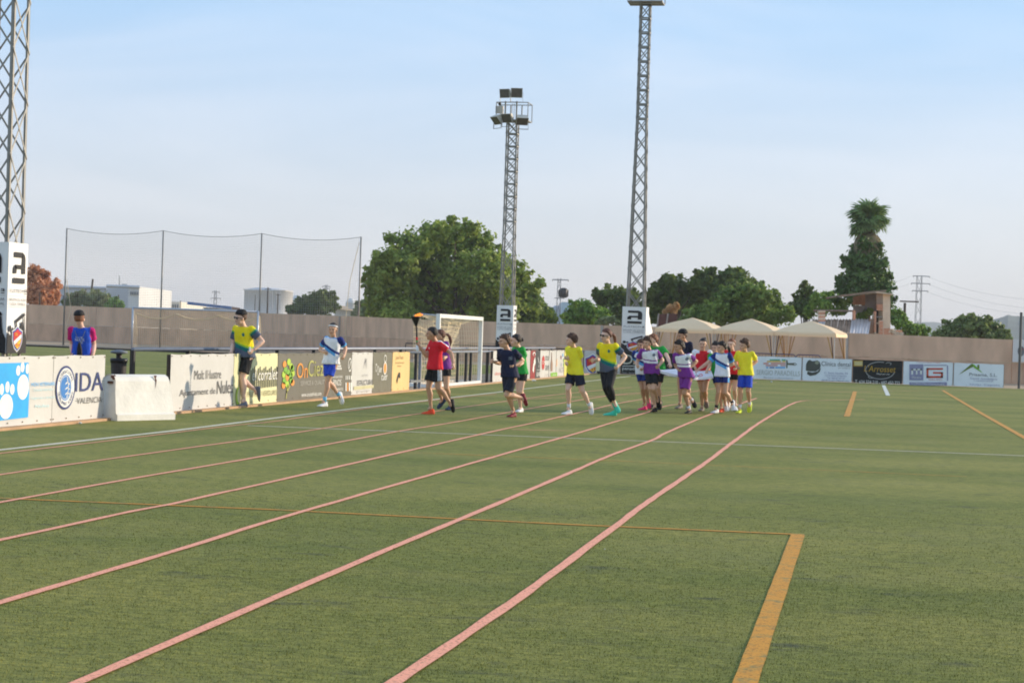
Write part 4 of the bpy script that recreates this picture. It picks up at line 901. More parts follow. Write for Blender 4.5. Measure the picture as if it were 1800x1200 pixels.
# ================================================================== canopies
CANV = MLEAF('beige_canopy_cloth', S(252, 217, 172), S(255, 226, 186), .6, .2); CURT_D = M('dark_brown_curtain', S(70, 44, 40), .8, .15); CURT_Y = M('ochre_and_sunlit_curtain', S(190, 142, 60), .8, .15); CPOLE = M('canopy_pole', S(210, 202, 190), .5, .05)
rot = rad(-9.6); cu_ = V((math.cos(rot), math.sin(rot), 0)); cv_ = V((-math.sin(rot), math.cos(rot), 0))
labs = ['beige pop-up canopy nearest the tallest mast', 'beige pop-up canopy between two other canopies', 'beige pop-up canopy nearest the ruined brick house']
fr = toward(1468, Z=84.5); zeb = zat(1467, 592.5, fr.x, fr.y); zet = zat(1467, 585.5, fr.x, fr.y); sp = (toward(1468, Z=84.5)-toward(1358, Z=85.2)).length
for k in (2, 1, 0):
    c = fr - cu_*(sp*(2-k)); Wc = sp-.02
    e = empty('canopy', c - cu_*Wc/2 + cv_*Wc/2, labs[k], 'canopy', 'three beige canopies in a row behind the end boards')
    cor = [c-cu_*Wc, c, c+cv_*Wc, c-cu_*Wc+cv_*Wc]; ce = (cor[0]+cor[2])/2
    zap = zat((1205, 1316, 1425)[k], (557.5, 559.7, 563.5)[k], ce.x, ce.y)
    mb = MB()
    for i in range(4):          # roof: each slope a sagging sheet
        a, b_ = cor[i], cor[(i+1) % 4]; rows = []
        for j in range(8):
            t = j/7; row = []
            for q in range(9):
                s_ = q/8; base = a.lerp(b_, s_); p = base.lerp(ce, t); z_ = zet + (zap-zet)*(t + .16*math.sin(math.pi*t)*(1-t)) - .05*math.sin(math.pi*s_)*math.sin(math.pi*(1-t)*.9)
                row.append(V((p.x, p.y, z_)))
            rows.append(row)
        mb.rings(rows, None, False, False)
    mb.build('roof', CANV, e, True)
    for i in range(4):
        a, b_ = cor[i], cor[(i+1) % 4]; nn = (b_-a).normalized().cross(UP); rows = []
        for z_, o_ in ((zet, .0), (zet-.02, .012), ((zet+zeb)/2, .03), (zeb, .035)):
            rows.append([a.lerp(b_, q/16) + nn*(o_+.008*math.sin(q*1.9)) + UP*(z_-(.03*math.sin(math.pi*q/16) if z_ == zet else 0)) for q in range(17)])
        MB().rings(rows, None, False, False).build('valance', CANV, e, True)
        MB().tube(a+UP*(zet-.06)+(ce-a)*.02, b_+UP*(zet-.06)+(ce-b_)*.02, .015, .015, 6).build('frame_bar', CPOLE, e)
    for i in range(4):
        p = cor[i] + (ce-cor[i])*.03; MB().tube(p-UP*.02, p+UP*(zet-.03), .022, .022, 6).build('pole', CPOLE, e)
        for s_, dr in ((0, (cor[(i+1) % 4]-cor[i]).normalized()), (1, (cor[(i-1) % 4]-cor[i]).normalized())):
            for q in range(2):
                w0_ = .13+.16*q
                mb = MB(); tie = p+dr*(.035+.02*q)+UP*(.85); rows = []
                for j in range(9):
                    t = j/8; z_ = zeb-.0 + (.25-zeb)*t; wd_ = (w0_*(1-t*1.5) if t < .62 else .01+.05*(t-.62)); cx = p+dr*(wd_+.03)
                    rows.append([cx+dr*(-.03)+UP*z_, cx+dr*.012+UP*z_])
                mb.rings(rows, None, False, False); mb.build('tied_curtain', CURT_D if (i+s_+q) % 2 == 0 and i in (0, 1) else (CURT_Y if i in (2, 3) or q else CURT_D), e)  # ochre at the back legs has yellow sunlight put into the cloth colour
# blue crowd barrier in front of canopies
BBL = M('dark_blue_painted_steel', S(52, 58, 96), .4, .1)
pa = toward(1318, Z=82.3); pb = toward(1443, Z=81.6); mid = pa.lerp(pb, .66)
for (a, b_, lb) in ((pa, mid-(pb-pa)*.012, 'dark blue crowd barrier behind the paintbrush board, nearer the runners'), (mid, pb, 'dark blue crowd barrier behind the dental clinic board')):
    e = empty('crowd_barrier', (a+b_)/2, lb, 'barrier', 'dark blue crowd barriers under the canopies'); zt = zat(1380, 622.3, *(pa.lerp(pb, .5)).xy)
    d = (b_-a).normalized(); L = (b_-a).length
    MB().path([a+UP*.02, a+UP*(zt-.08), a+d*.08+UP*zt, b_-d*.08+UP*zt, b_+UP*(zt-.08), b_+UP*.02], .02, 6).build('frame', BBL, e, True)
    MB().tube(a+UP*.2, b_+UP*.2, .015, .015, 6).build('lower_rail', BBL, e)
    for i in range(1, int(L/.14)): MB().tube(a+d*(i*.14)+UP*.2, a+d*(i*.14)+UP*(zt-.01), .008, .008, 4, None, False).build('bar', BBL, e)

# ================================================================== vegetation
def leaves(blobs, Z, n, size, seed, depth=None, clump=.34, flat=.75, drop=0.0):
    "leaf faces spread through clumps; blobs = photo circles (px,py,radius px) placed at distance Z"
    rng = np.random.default_rng(seed); s = Z/FPX; A = np.array([b[2]**2 for b in blobs], float); A /= A.sum()
    rx, up_, dv = np.array(R0), np.array(UP), np.array(D0)
    cs, ns = [], []
    for b, a in zip(blobs, A):
        c = np.array(PZ(b[0], b[1], Z + rng.uniform(-1, 1)*(depth or b[2]*s*.8))); r = b[2]*s
        k = max(9, int(46*(r/1.3)**.9)); m = int(n*a)
        u = rng.normal(size=(k, 3)); u /= np.linalg.norm(u, axis=1)[:, None]
        cen = c + u*(r*rng.uniform(.45, .98, (k, 1)))*np.array([1, 1, .92]); cr_ = r*clump*rng.uniform(.45, 1.05, k)
        idx = rng.integers(0, k, m); v = rng.normal(size=(m, 3)); v /= np.linalg.norm(v, axis=1)[:, None]
        rad_ = rng.uniform(.0, 1.0, (m, 1))**.45
        p = cen[idx] + v*rad_*cr_[idx][:, None]*np.array([1, 1, flat])
        nn = v*.7 + u[idx]*.5 + rng.normal(size=(m, 3))*.55 + np.array([0, 0, .35])
        cs.append(p); ns.append(nn)
        m3_ = int(m*.10); v = rng.normal(size=(m3_, 3)); v /= np.linalg.norm(v, axis=1)[:, None]; cs.append(c+v*r*rng.uniform(.8, 1.16, (m3_, 1))); ns.append(v*.5+rng.normal(size=(m3_, 3))*.6)      # stray sprigs
        m2_ = int(m*.16); v = rng.normal(size=(m2_, 3)); v /= np.linalg.norm(v, axis=1)[:, None]     # inner mass
        cs.append(c+v*r*rng.uniform(.1, .7, (m2_, 1))); ns.append(rng.normal(size=(m2_, 3)))
    P = np.concatenate(cs); N_ = np.concatenate(ns); N_ /= np.linalg.norm(N_, axis=1)[:, None]
    m = len(P); t = rng.normal(size=(m, 3)); t -= N_*(t*N_).sum(1)[:, None]; t /= np.linalg.norm(t, axis=1)[:, None]; q = np.cross(N_, t)
    sz = size*rng.uniform(.6, 1.35, (m, 1)); 
    vs = np.stack([P-t*sz*.62, P+q*sz*.34-N_*sz*.05, P+t*sz*.62, P-q*sz*.34-N_*sz*.05], 1).reshape(-1, 3)
    vs[:, 2] = np.maximum(vs[:, 2], .02)
    me = bpy.data.meshes.new('leaves'); me.vertices.add(4*m); me.vertices.foreach_set('co', vs.ravel().astype(np.float32))
    me.loops.add(4*m); me.loops.foreach_set('vertex_index', np.arange(4*m, dtype=np.int32)); me.polygons.add(m)
    me.polygons.foreach_set('loop_start', np.arange(0, 4*m, 4, dtype=np.int32)); me.update(); me.validate(); return me
BARK = M('tree_bark', S(92, 78, 64), .95, .3, 5, .6, 25)
def tree(name, label, cat, blobs, Z, n, size, mat, seed, base=None, tr=.18, group=None, limbs=7, crown='crown', depth=None, clump=.34, trunk=True):
    rz_ = random.Random(seed+500); blobs = list(blobs) + [(b[0]+b[2]*q*math.cos(t_), b[1]-b[2]*q*math.sin(t_), b[2]*rz_.uniform(.16, .30)) for b in blobs if b[2] > 8 for t_, q in ((rz_.uniform(-.3, 3.4), rz_.uniform(.92, 1.12)) for _ in range(2))]
    bx_ = base if base else sum(b[0]*b[2] for b in blobs)/sum(b[2] for b in blobs)
    p = toward(bx_, Z=Z); e = empty(name, p, label, cat, group); rnd = random.Random(seed)
    if trunk:
        mb = MB(); cz = sum(PZ(b[0], b[1], Z).z for b in blobs)/len(blobs); top = p+UP*max(.6, cz*.55)
        mb.tube(p-UP*.1, p+UP*max(.3, cz*.3), tr*1.15, tr*.85, 9); mb.tube(p+UP*max(.3, cz*.3), top, tr*.85, tr*.6, 9)
        mb.build('trunk', BARK, e, True)
        bl = sorted(blobs, key=lambda b: -b[2])[:limbs]
        for b in bl:
            q = PZ(b[0], b[1], Z+rnd.uniform(-.6, .6)*b[2]*Z/FPX); m_ = top.lerp(q, .5)+V((0, 0, .15*(q-top).length*.3)); m2_ = MB()
            st = p+UP*max(.3, cz*.3*rnd.uniform(.8, 1.5)); m2_.tube(st, m_, tr*.5, tr*.3, 7); m2_.tube(m_, q, tr*.3, tr*.08, 6); m2_.build('limb', BARK, e, True)
    o = link(crown, leaves(blobs, Z, n, size, seed, depth, clump), e); o.data.materials.append(mat); o['kind'] = 'stuff'
    return e
L_BIG = MLEAF('broadleaf_green', S(96, 118, 46), S(170, 184, 86)); L_DARK = MLEAF('dark_evergreen_leaf', S(58, 78, 34), S(130, 146, 70)); L_OLV = MLEAF('olive_grey_leaf', S(112, 124, 80), S(166, 172, 122))
L_RED = MLEAF('rusty_autumn_leaf', S(184, 122, 82), S(230, 170, 130), .5); L_FIG = MLEAF('fresh_green_leaf', S(92, 124, 50), S(158, 186, 88), .9); L_IVY = MLEAF('ivy_leaf', S(60, 86, 42), S(118, 146, 72), 1.1, .3); L_DRY = MLEAF('dry_straw_foliage', S(186, 150, 104), S(220, 188, 138), .8)
big = [(693, 470, 40), (660, 500, 24), (672, 535, 34), (720, 440, 40), (760, 425, 36), (800, 425, 38), (840, 425, 32), (700, 520, 46), (745, 490, 52), (800, 490, 58), (850, 480, 48), (875, 455, 22), (760, 545, 48), (820, 548, 48), (880, 530, 44), (915, 500, 34), (925, 545, 38), (945, 560, 24), (895, 475, 30), (650, 480, 14), (870, 560, 40), (770, 405, 18), (825, 402, 16), (960, 565, 14), (700, 565, 40)]
tree('broadleaf_tree', 'big spreading bright green tree behind the wall and white goal', 'tree', big, 126, 62000, .25, L_BIG, 11, 800, .34, limbs=12, depth=3.0)
tree('autumn_tree', 'rust coloured tree rising behind the wall at the left', 'tree', [(66, 497, 20), (84, 510, 20), (72, 520, 22), (60, 478, 13), (97, 500, 10), (92, 527, 15), (55, 520, 14), (80, 485, 9)], 165, 7000, .30, L_RED, 12, 74, .2, depth=1.5)
tree('olive_bush', 'pale olive green bush in front of the left white factory', 'bush', [(125, 527, 11), (145, 522, 12), (165, 524, 13), (182, 524, 11), (135, 530, 12), (158, 531, 12), (178, 532, 12), (118, 533, 9)], 160, 6500, .26, L_OLV, 13, 150, .12)
tree('round_bush', 'small round green bush at the foot of the left white factory', 'bush', [(200, 533, 10), (210, 536, 8), (192, 537, 7)], 158, 2200, .24, L_FIG, 14, 200, .1)
tree('evergreen_tree', 'dark green tree in front of the white storage tank', 'tree', [(545, 530, 15), (560, 525, 14), (578, 526, 14), (525, 540, 14), (548, 543, 14), (572, 541, 15), (590, 540, 9), (512, 546, 9), (570, 518, 9)], 175, 9000, .30, L_DARK, 15, 555, .2)
tree('grey_shrub', 'grey green shrub between the net pole and the big tree', 'bush', [(640, 540, 14), (652, 535, 14), (660, 548, 14), (632, 552, 12), (646, 555, 12)], 150, 4500, .22, L_OLV, 16, 645, .1)
tree('shrub', 'loose light green shrub right of the shorter mast', 'bush', [(960, 553, 13), (945, 562, 12), (972, 562, 9), (955, 570, 12), (968, 548, 7)], 128, 3200, .2, L_BIG, 17, 958, .08)
tree('fig_tree', 'bright green bushy tree left of the tallest mast', 'tree', [(1005, 555, 16), (1025, 542, 17), (1045, 553, 18), (1010, 535, 9), (1035, 565, 16), (1060, 558, 13), (1000, 568, 12), (1020, 568, 14)], 108, 7500, .20, L_FIG, 18, 1025, .12, depth=1.2)
tree('evergreen_tree', 'dark tree crown directly behind the tallest mast', 'tree', [(1075, 520, 20), (1060, 530, 16), (1092, 522, 18), (1105, 535, 18), (1085, 545, 20), (1065, 520, 12), (1115, 520, 12), (1050, 518, 10), (1100, 555, 18), (1125, 540, 14)], 130, 10000, .25, L_DARK, 19, 1085, .2, depth=1.5)
tree('evergreen_tree', 'dark evergreen right of the tallest mast behind the dry shrub', 'tree', [(1160, 510, 18), (1150, 530, 18), (1175, 495, 15), (1195, 505, 18), (1170, 535, 22), (1200, 535, 22), (1145, 515, 10), (1215, 520, 16), (1180, 555, 20), (1150, 555, 14)], 122, 13000, .24, L_DARK, 20, 1180, .22, depth=1.5)
tree('evergreen_tree', 'dark green tree with the highest rounded crown above the canopies', 'tree', [(1240, 488, 18), (1245, 510, 24), (1225, 500, 14), (1285, 490, 20), (1305, 498, 20), (1300, 480, 10), (1265, 505, 22), (1320, 500, 10), (1250, 478, 9), (1290, 515, 22), (1240, 530, 22)], 122, 15000, .24, L_DARK, 21, 1265, .25, depth=1.6)
tree('fig_tree', 'broad bright green tree just above the first and second canopies', 'tree', [(1280, 530, 26), (1310, 525, 26), (1340, 520, 20), (1355, 535, 22), (1325, 545, 26), (1290, 555, 24), (1240, 555, 24), (1215, 560, 18), (1370, 545, 18), (1385, 555, 14), (1350, 560, 24), (1265, 545, 20), (1320, 512, 14)], 106, 21000, .20, MLEAF('mid_green_leaf', S(70, 98, 38), S(152, 172, 82)), 22, 1300, .2, depth=1.8)
tree('small_evergreen', 'small spiky dark tree left of the ruined house', 'tree', [(1415, 510, 12), (1408, 525, 14), (1425, 520, 13), (1400, 540, 14), (1420, 545, 16), (1414, 498, 6), (1432, 530, 9)], 112, 5500, .18, L_DARK, 23, 1415, .1)
tree('vine', 'bright green vine sprawling over the ruin roof beams', 'vine', [(1438, 528, 14), (1455, 522, 11), (1450, 540, 14), (1470, 530, 10), (1485, 533, 8), (1425, 548, 12), (1480, 545, 9), (1468, 548, 9), (1492, 530, 5), (1520, 552, 8), (1530, 548, 6), (1510, 557, 6)], 99, 6500, .16, L_FIG, 24, 1445, .05, depth=.6, limbs=3)
tree('shrub', 'green shrubs leaning against the right side of the ruined house', 'bush', [(1580, 570, 10), (1595, 575, 12), (1610, 580, 12), (1625, 583, 10), (1578, 550, 9), (1585, 560, 9), (1600, 585, 10)], 105, 4200, .17, L_FIG, 25, 1598, .06)
tree('carob_tree', 'wide dome shaped green tree behind the wall near the hills', 'tree', [(1700, 575, 22), (1670, 583, 20), (1725, 572, 18), (1745, 580, 18), (1655, 592, 14), (1760, 590, 14), (1690, 592, 20), (1720, 592, 20), (1745, 595, 16), (1770, 597, 8), (1648, 598, 9), (1710, 563, 10), (1690, 563, 8)], 118, 15000, .22, MLEAF('yellow_green_leaf', S(92, 112, 58), S(152, 164, 98)), 26, 1705, .25, depth=1.6)
tree('dry_shrub', 'straw coloured dry bush above the left canopy', 'bush', [(1178, 541, 6), (1188, 537, 5.5), (1170, 547, 4.5), (1183, 546, 5.5), (1191, 540, 3)], 100, 1500, .15, L_DRY, 27, 1178, .05)
tree('weedy_growth', 'grey green tall weeds showing above the wall left of the tallest mast', 'bush', [(1062, 566, 9), (1075, 562, 8), (1052, 570, 7), (1085, 568, 6)], 103, 1600, .15, L_OLV, 28, 1066, .04)

# palm overgrown by ivy
ZP = 117; pp = toward(1520, Z=ZP); ztop = zat(1522, 392, pp.x, pp.y)
pe = empty('palm_tree', pp, 'tall fan palm with a skirt of dead fronds above the ruined house', 'palm tree')
mb = MB(); N_ = 14
for i in range(N_): mb.tube(pp+UP*(ztop*i/N_-.05), pp+UP*(ztop*(i+1)/N_), .34-.1*i/N_, .31-.1*i/N_, 10)
mb.build('trunk', M('palm_fibre', S(110, 88, 66), .95, .3, 8, .6, 20), pe)
PG = MLEAF('palm_frond_green', S(84, 112, 60), S(146, 166, 98), 1.5, .3); PD = MLEAF('palm_frond_dead', S(122, 112, 80), S(170, 154, 116), 1.5, .3)
def frond(name, L, droop, m, seed):
    rnd = random.Random(seed); mb = MB(); st = V((0, 0, 0)); tip = V((L*.5, 0, -droop*.12)); mb.tube(st, tip, .022, .012, 5)
    for k in range(17):
        a = rad(-98+196*k/16); d = V((math.cos(a), math.sin(a), 0)); l_ = L*.62*(.75+.25*math.cos(a*.7))*rnd.uniform(.88, 1.08); pts = []
        for j in range(4):
            t = j/3; pts.append(tip + d*(l_*t) + V((0, 0, -droop*(t*t)*l_*.95 + .06*math.cos(k*3.14))))
        wd_ = V((-d.y, d.x, 0))
        for j in range(3):
            w0_, w1_ = (.03, .10, .085, .012)[j], (.03, .10, .085, .012)[j+1]
            mb.add([pts[j]-wd_*w0_, pts[j]+wd_*w0_, pts[j+1]+wd_*w1_, pts[j+1]-wd_*w1_], [(0, 1, 2, 3)])
    return mb.mesh(name, [m])
fg = [frond('frond', 1.35, .5+.2*i, PG, i) for i in range(3)]; fd = [frond('dead_frond', 1.3, 1.0, PD, 10+i) for i in range(2)]
rnd = random.Random(5)
for i in range(74):
    dead = i >= 46; me = (fd[i % 2] if dead else fg[i % 3]); o = bpy.data.objects.new('dead_frond' if dead else 'frond', me); COL.objects.link(o); o.parent = pe
    az = i*2.399963; el = rnd.uniform(-72, -26) if dead else (86 - 108*(i/46)**.9 + rnd.uniform(-9, 9))
    o.location = (0, 0, ztop + (rnd.uniform(-.65, -.1) if dead else rnd.uniform(-.15, .35))); o.rotation_euler = (rnd.uniform(-.3, .3), -rad(el), az); o.scale = (1.0,)*3 if dead else (rnd.uniform(.78, .98),)*3
iv = [(1521, 428, 13), (1512, 440, 20), (1532, 442, 22), (1505, 465, 26), (1535, 468, 28), (1498, 495, 24), (1522, 490, 32), (1548, 495, 24), (1505, 515, 26), (1540, 515, 28), (1482, 510, 14), (1562, 505, 12), (1570, 525, 8), (1478, 490, 9), (1560, 545, 14), (1570, 560, 10), (1560, 485, 8)]
tree('ivy_plant', 'dense dark ivy column wrapped round the palm trunk', 'ivy', iv, ZP, 20000, .19, L_IVY, 29, 1520, .08, depth=.9, clump=.28, limbs=4)
# ================================================================== ruined house
random.seed(77)
BRICK = M('orange_hollow_brick', S(204, 152, 124), .9, .2, 4, .3, 20); RENDER = M('stained_grey_render', S(220, 200, 174), .95, .25, 1.3, .3, 12); TIN = M('weathered_corrugated_tin', S(150, 142, 140), .7, .25, 2); SLAB = M('pale_concrete_slab', S(196, 182, 160), .9, .15); DARKW = M('grey_weathered_boards', S(160, 156, 156), .9, .2, 3)
ZR = 98.0
def rp(x, y, dz=0): return PZ(x, y, ZR+dz)
rh = empty('ruined_house', toward(1545, Z=ZR), 'ruined brick and render house with sagging tin roof below the palm', 'house')
def slab_px(x0, y0, x1, y1, dz, th, name, m, par=None):
    "a wall piece facing the camera: photo rectangle at distance ZR+dz with real thickness"
    a, b_, c, d = (rp(x0, y1, dz), rp(x1, y1, dz), rp(x1, y0, dz), rp(x0, y0, dz)); t = D0*th
    return MB().hexa([a, b_, b_+t, a+t, d, c, c+t, d+t]).build(name, m, par or rh)
# main tower: render face on the right, brick reveal on the left with openings
slab_px(1552, 516, 1565, 592, 0, 3.0, 'wall', RENDER); slab_px(1545, 563, 1552, 592, 0, .25, 'wall', RENDER); 
slab_px(1541, 515, 1552, 534, 0, .25, 'wall', M('dark_stained_render', S(160, 142, 126), .95, .25, 1.5))
for k in range(5): slab_px(1541.5+.1*(k % 2), 534.6+2.2*k, 1551.6, 536.5+2.2*k, -.02+.03*random.random(), .2, 'brick', BRICK)
for k in range(9): slab_px(1537+(k % 2)*.4, 547+4.1*k, 1540.5-(k % 3)*.4, 550.6+4.1*k, .02*random.random(), .25, 'brick', BRICK)
for k in range(4): slab_px(1546.5-(k % 2)*1.1, 564+6.3*k, 1551.8, 569.6+6.3*k, -.05, .12, 'brick', BRICK)
slab_px(1538, 586, 1566, 600, .3, .3, 'wall', RENDER); slab_px(1528, 560, 1537, 600, .3, .25, 'wall', M('dark_stained_render', S(160, 142, 126), .95, .25, 1.5))
slab_px(1541, 545, 1551, 592, 1.2, .1, 'doorway_shade_slab', M('painted_interior_shade', S(52, 44, 40), .95))  # solid slab coloured dark to stand for the shade inside the doorway
slab_px(1541, 556, 1550, 557.5, .1, .1, 'window_bar', DARKW); slab_px(1541, 567, 1550, 569, .1, .1, 'lintel', SLAB)
a = [rp(1536, 511, -.3), rp(1568, 516, -.3), rp(1571, 518.5, -.3), rp(1540, 514.5, -.3)]; t = D0*3.4
MB().hexa([a[3], a[2], a[2]+t, a[3]+t, a[0], a[1], a[1]+t, a[0]+t]).build('roof_slab', SLAB, rh)
for k in range(6): slab_px(1553.5+(k % 2)*.6, 577+2.6*k, 1564.5-(k % 3)*1.4, 579.2+2.6*k, -.03, .05, 'brick', BRICK)
# boarded back wing between the palm and the tower
for k in range(5):
    slab_px(1500+4.2*k, 521-k*.9, 1504+4.2*k, 536, 1.5+.05*random.random(), .1, 'plank', M('orange_boards', S(194, 154, 126), .9, .2, 4))
for k in range(6): slab_px(1521+3.4*k, 518-k*.3, 1524.2+3.4*k, 548, 1.5+.05*random.random(), .1, 'plank', DARKW)
slab_px(1500, 537, 1521, 560, 1.6, .1, 'plank', DARKW); slab_px(1498, 532, 1520, 533.5, 1.4, .1, 'beam', BRICK)
MB().bar(rp(1470, 521, .6), rp(1552, 511.5, .6), 1.8, .1, None, D0).build('roof_beam', M('rotten_timber', S(140, 124, 108), .95, .3, 6), rh)
for (x0, y0, x1, y1) in ((1430, 545.5, 1503, 546.5), (1452, 524, 1470, 521)): MB().tube(rp(x0, y0), rp(x1, y1), .05, .05, 6).build('beam', M('rotten_timber', S(140, 124, 108), .95, .3, 6), rh)
# chimney stub
for k in range(6): slab_px(1440+.4*(k % 2), 546+3.2*k, 1451-.3*(k % 2), 548.8+3.2*k, -1.0, .45, 'brick', BRICK if k % 2 else RENDER)
slab_px(1500, 545, 1504, 562, -.5, .3, 'brick', BRICK)
# collapsed tin roof: ridged sheets sloping to the camera, torn pale end at the right
for k in range(9):
    x0 = 1428+11.5*k; x1 = x0+11.2; dz = -1.8; yb_ = 587+.6*k; yt = 561.5-.1*k
    rows = []
    for j in range(4):
        t = j/3; row = []
        for i in range(9):
            s_ = i/8; px_ = x0+(x1-x0)*s_ + (1-t)*(-3-1.2*k*.2); py_ = yb_+(yt-yb_)*t + .5*math.sin(k*1.7); p = PZ(px_, py_, ZR+dz+2.4*t-.0); row.append(p + UP*(.035*math.sin(i*math.pi*.5+k)) )
        rows.append(row)
    MB().rings(rows, None, False, False).build('roof_sheet', (M('rusty_tin', S(172, 146, 126), .85, .35, 2) if k < 6 and k != 1 else M('bleached_tin', S(214, 206, 204), .8, .12, 2)), rh)
slab_px(1432, 575, 1530, 600, .6, .3, 'wall', RENDER)
slab_px(1566, 580, 1586, 600, .5, .25, 'wall', BRICK)
mb = MB()
for k in range(14):
    p = rp(1563+1.6*k, 583-3*math.exp(-((k-2)/3)**2)+k*.35, .2); mb.box(p, (random.uniform(.08, .2),)*3, None, random.random())
o = mb.build('rubble', SLAB, rh); o['kind'] = 'stuff'
# shed corner glimpsed left of the canopies
sh = empty('tin_shed', toward(1165, Z=100), 'small dark shed roof edge left of the dry bush behind the canopies', 'shed')
q = lambda x, y, dz=0: PZ(x, y, 100+dz)
MB().hexa([q(1154, 600), q(1190, 600), q(1190, 600, 2), q(1154, 600, 2), q(1158, 552), q(1190, 551), q(1190, 551, 2), q(1158, 552, 2)]).build('wall', M('dark_red_boards', S(92, 66, 62), .9, .2, 3), sh)
for x in (1155, 1171): MB().bar(q(x, 575, -.1), q(x+3, 551, -.1), .07, .05).build('post', GALV, sh)

# ================================================================== distant buildings
FACW = M('white_factory_cladding', S(214, 212, 210), .7, .06, .15); FACS = M('pale_grey_cladding', S(196, 196, 200), .7, .06, .15); WIN = M('dark_window', S(92, 98, 108), .4, .15)
def block(e, x0, x1, yt, yb_, Z, depth, name, m, dx=0):
    a = PZ(x0, yt, Z); b_ = PZ(x1, yt, Z); t = (D0*depth + R0*dx); zt = (a.z+b_.z)/2
    A, B = V((a.x, a.y, -.05)), V((b_.x, b_.y, -.05)); A2, B2 = V((a.x, a.y, zt)), V((b_.x, b_.y, zt))
    return MB().hexa([A, B, B+t, A+t, A2, B2, B2+t, A2+t]).build(name, m, e)
def parapet(e, x0, x1, yt, Z, m=FACS): MB().bar(PZ(x0, yt, Z-.3), PZ(x1, yt+.0323*(x1-x0), Z-.3), .5, .5).build('parapet', m, e)
Z1 = 420
b1 = empty('factory_building', toward(210, Z=Z1), 'white flat-roofed factory hall with a taller end block at the left', 'building')
block(b1, 100, 187, 504, 545, Z1+25, 40, 'hall_wall', FACS); block(b1, 187, 226, 502.5, 545, Z1+10, 40, 'tower_wall', FACS); block(b1, 226, 245, 503.5, 545, Z1, 40, 'end_wall', FACW)
for k in range(5): block(b1, 229+2.9*k, 231.2+2.9*k, 513, 518, Z1-.4, .3, 'sign_letter', WIN) if False else MB().hexa([PZ(229+2.9*k+dx_, y_, Z1-.2-d_) for y_ in (518, 512.5) for dx_, d_ in ((0, .2), (2.1, .2), (2.1, 0), (0, 0))]).build('sign_letter', WIN, b1)
parapet(b1, 187, 246, 502.6, Z1); parapet(b1, 100, 187, 503.5, Z1+25); MB().hexa([PZ(x_, y_, Z1+d_) for y_ in (503, 499) for x_, d_ in ((214, 5), (223, 5), (223, 8), (214, 8))]).build('roof_unit', FACW, b1)
for x in (210,): MB().tube(PZ(x, 504, Z1+12), PZ(x-.3, 484, Z1+12), .12, .08, 5).build('antenna', GALV, b1)
for k in range(4): MB().hexa([PZ(110+19*k+dx_, y_, Z1+24.5-d_) for y_ in (526, 519) for dx_, d_ in ((0, .2), (11, .2), (11, 0), (0, 0))]).build('window', WIN, b1)
b2 = empty('warehouse', toward(280, Z=460), 'low white warehouse between the factory and the blue roof', 'building')
block(b2, 246, 293, 528, 548, 470, 40, 'wall', FACS); block(b2, 292, 316, 530, 549, 462, 40, 'wall', M('cream_cladding', S(224, 216, 200), .7, .06, .2)); parapet(b2, 246, 293, 527.5, 470)
for k in range(5): MB().hexa([PZ(295+4*k+dx_, y_, 461.6-d_) for y_ in (541, 535) for dx_, d_ in ((0, .2), (2.4, .2), (2.4, 0), (0, 0))]).build('window', WIN, b2)
b3 = empty('filling_station', toward(375, Z=300), 'long blue station canopy on short posts behind the practice goal', 'canopy roof')
p_ = [PZ(329, 530, 300), PZ(409, 538, 296)]; 
MB().hexa([PZ(329, 535.2, 300), PZ(407, 543.5, 296), PZ(407, 543, 316), PZ(329, 534.8, 318), PZ(329, 530, 300), PZ(407, 538.8, 296), PZ(407, 538.6, 316), PZ(329, 530, 318)]).build('roof', M('blue_fascia', S(72, 112, 168), .5, .1, .3), b3)
MB().hexa([PZ(407.3, 544, 296), PZ(422, 545.2, 296), PZ(422, 545, 310), PZ(407.3, 544, 310), PZ(407.3, 538.8, 296), PZ(422, 541, 296), PZ(422, 541, 310), PZ(407.3, 538.8, 310)]).build('end_roof', M('brown_fascia', S(150, 112, 92), .7, .1), b3)
for x in (351, 355, 376, 404): 
    p = toward(x, Z=303); MB().box((p.x, p.y, 1.6), (.5, .5, 3.2)).build('post', DKP, b3)
MB().hexa([PZ(358, 552, 308), PZ(420, 554, 304), PZ(420, 554, 314), PZ(358, 552, 314), PZ(358, 540, 308), PZ(420, 544.5, 304), PZ(420, 544.5, 314), PZ(358, 540, 314)]).build('kiosk_wall', FACS, b3)
# storage tank / silo building
def cyl(e, x0, x1, yt, Z, name, m, n=40, dome=0):
    c = toward((x0+x1)/2, Z=Z); r = (x1-x0)/2*Z/FPX; zt = zat((x0+x1)/2, yt, c.x, c.y); rs = [(r, -.05), (r, zt*.33), (r*1.004, zt*.335), (r, zt*.34), (r, zt-.3), (r*1.01, zt-.28), (r*1.01, zt), (r*.5, zt+dome), (.05, zt+dome*1.2)]
    return lathe(V((c.x, c.y, 0)), rs, n).build(name, m, e, True)
b4 = empty('storage_tank', toward(468, Z=520), 'large pale cylindrical storage tank left of the dark green tree', 'storage tank')
cyl(b4, 428, 513, 510, 520, 'tank_shell', M('pale_tank_paint', S(206, 204, 206), .6, .08, .12), 48, .6)
MB().path([PZ(428+85*(.5-.5*math.cos(math.pi*i/12)), 509.2+.0323*85*(.5-.5*math.cos(math.pi*i/12))-.6, 520-26*math.sin(math.pi*i/12)*.25) for i in range(13)], .12, 5).build('rim_rail', GALV, b4)
for x in (470, 478, 486, 492): MB().tube(PZ(x, 512, 505), PZ(x, 545, 505), .12, .12, 5).build('pipe', M('grey_pipe', S(150, 152, 160), .5), b4)
b5 = empty('storage_tank', toward(500, Z=600), 'small white tank beside the large pale tank', 'storage tank'); cyl(b5, 510, 530, 527, 560, 'tank_shell', FACW, 24, 1.2); 
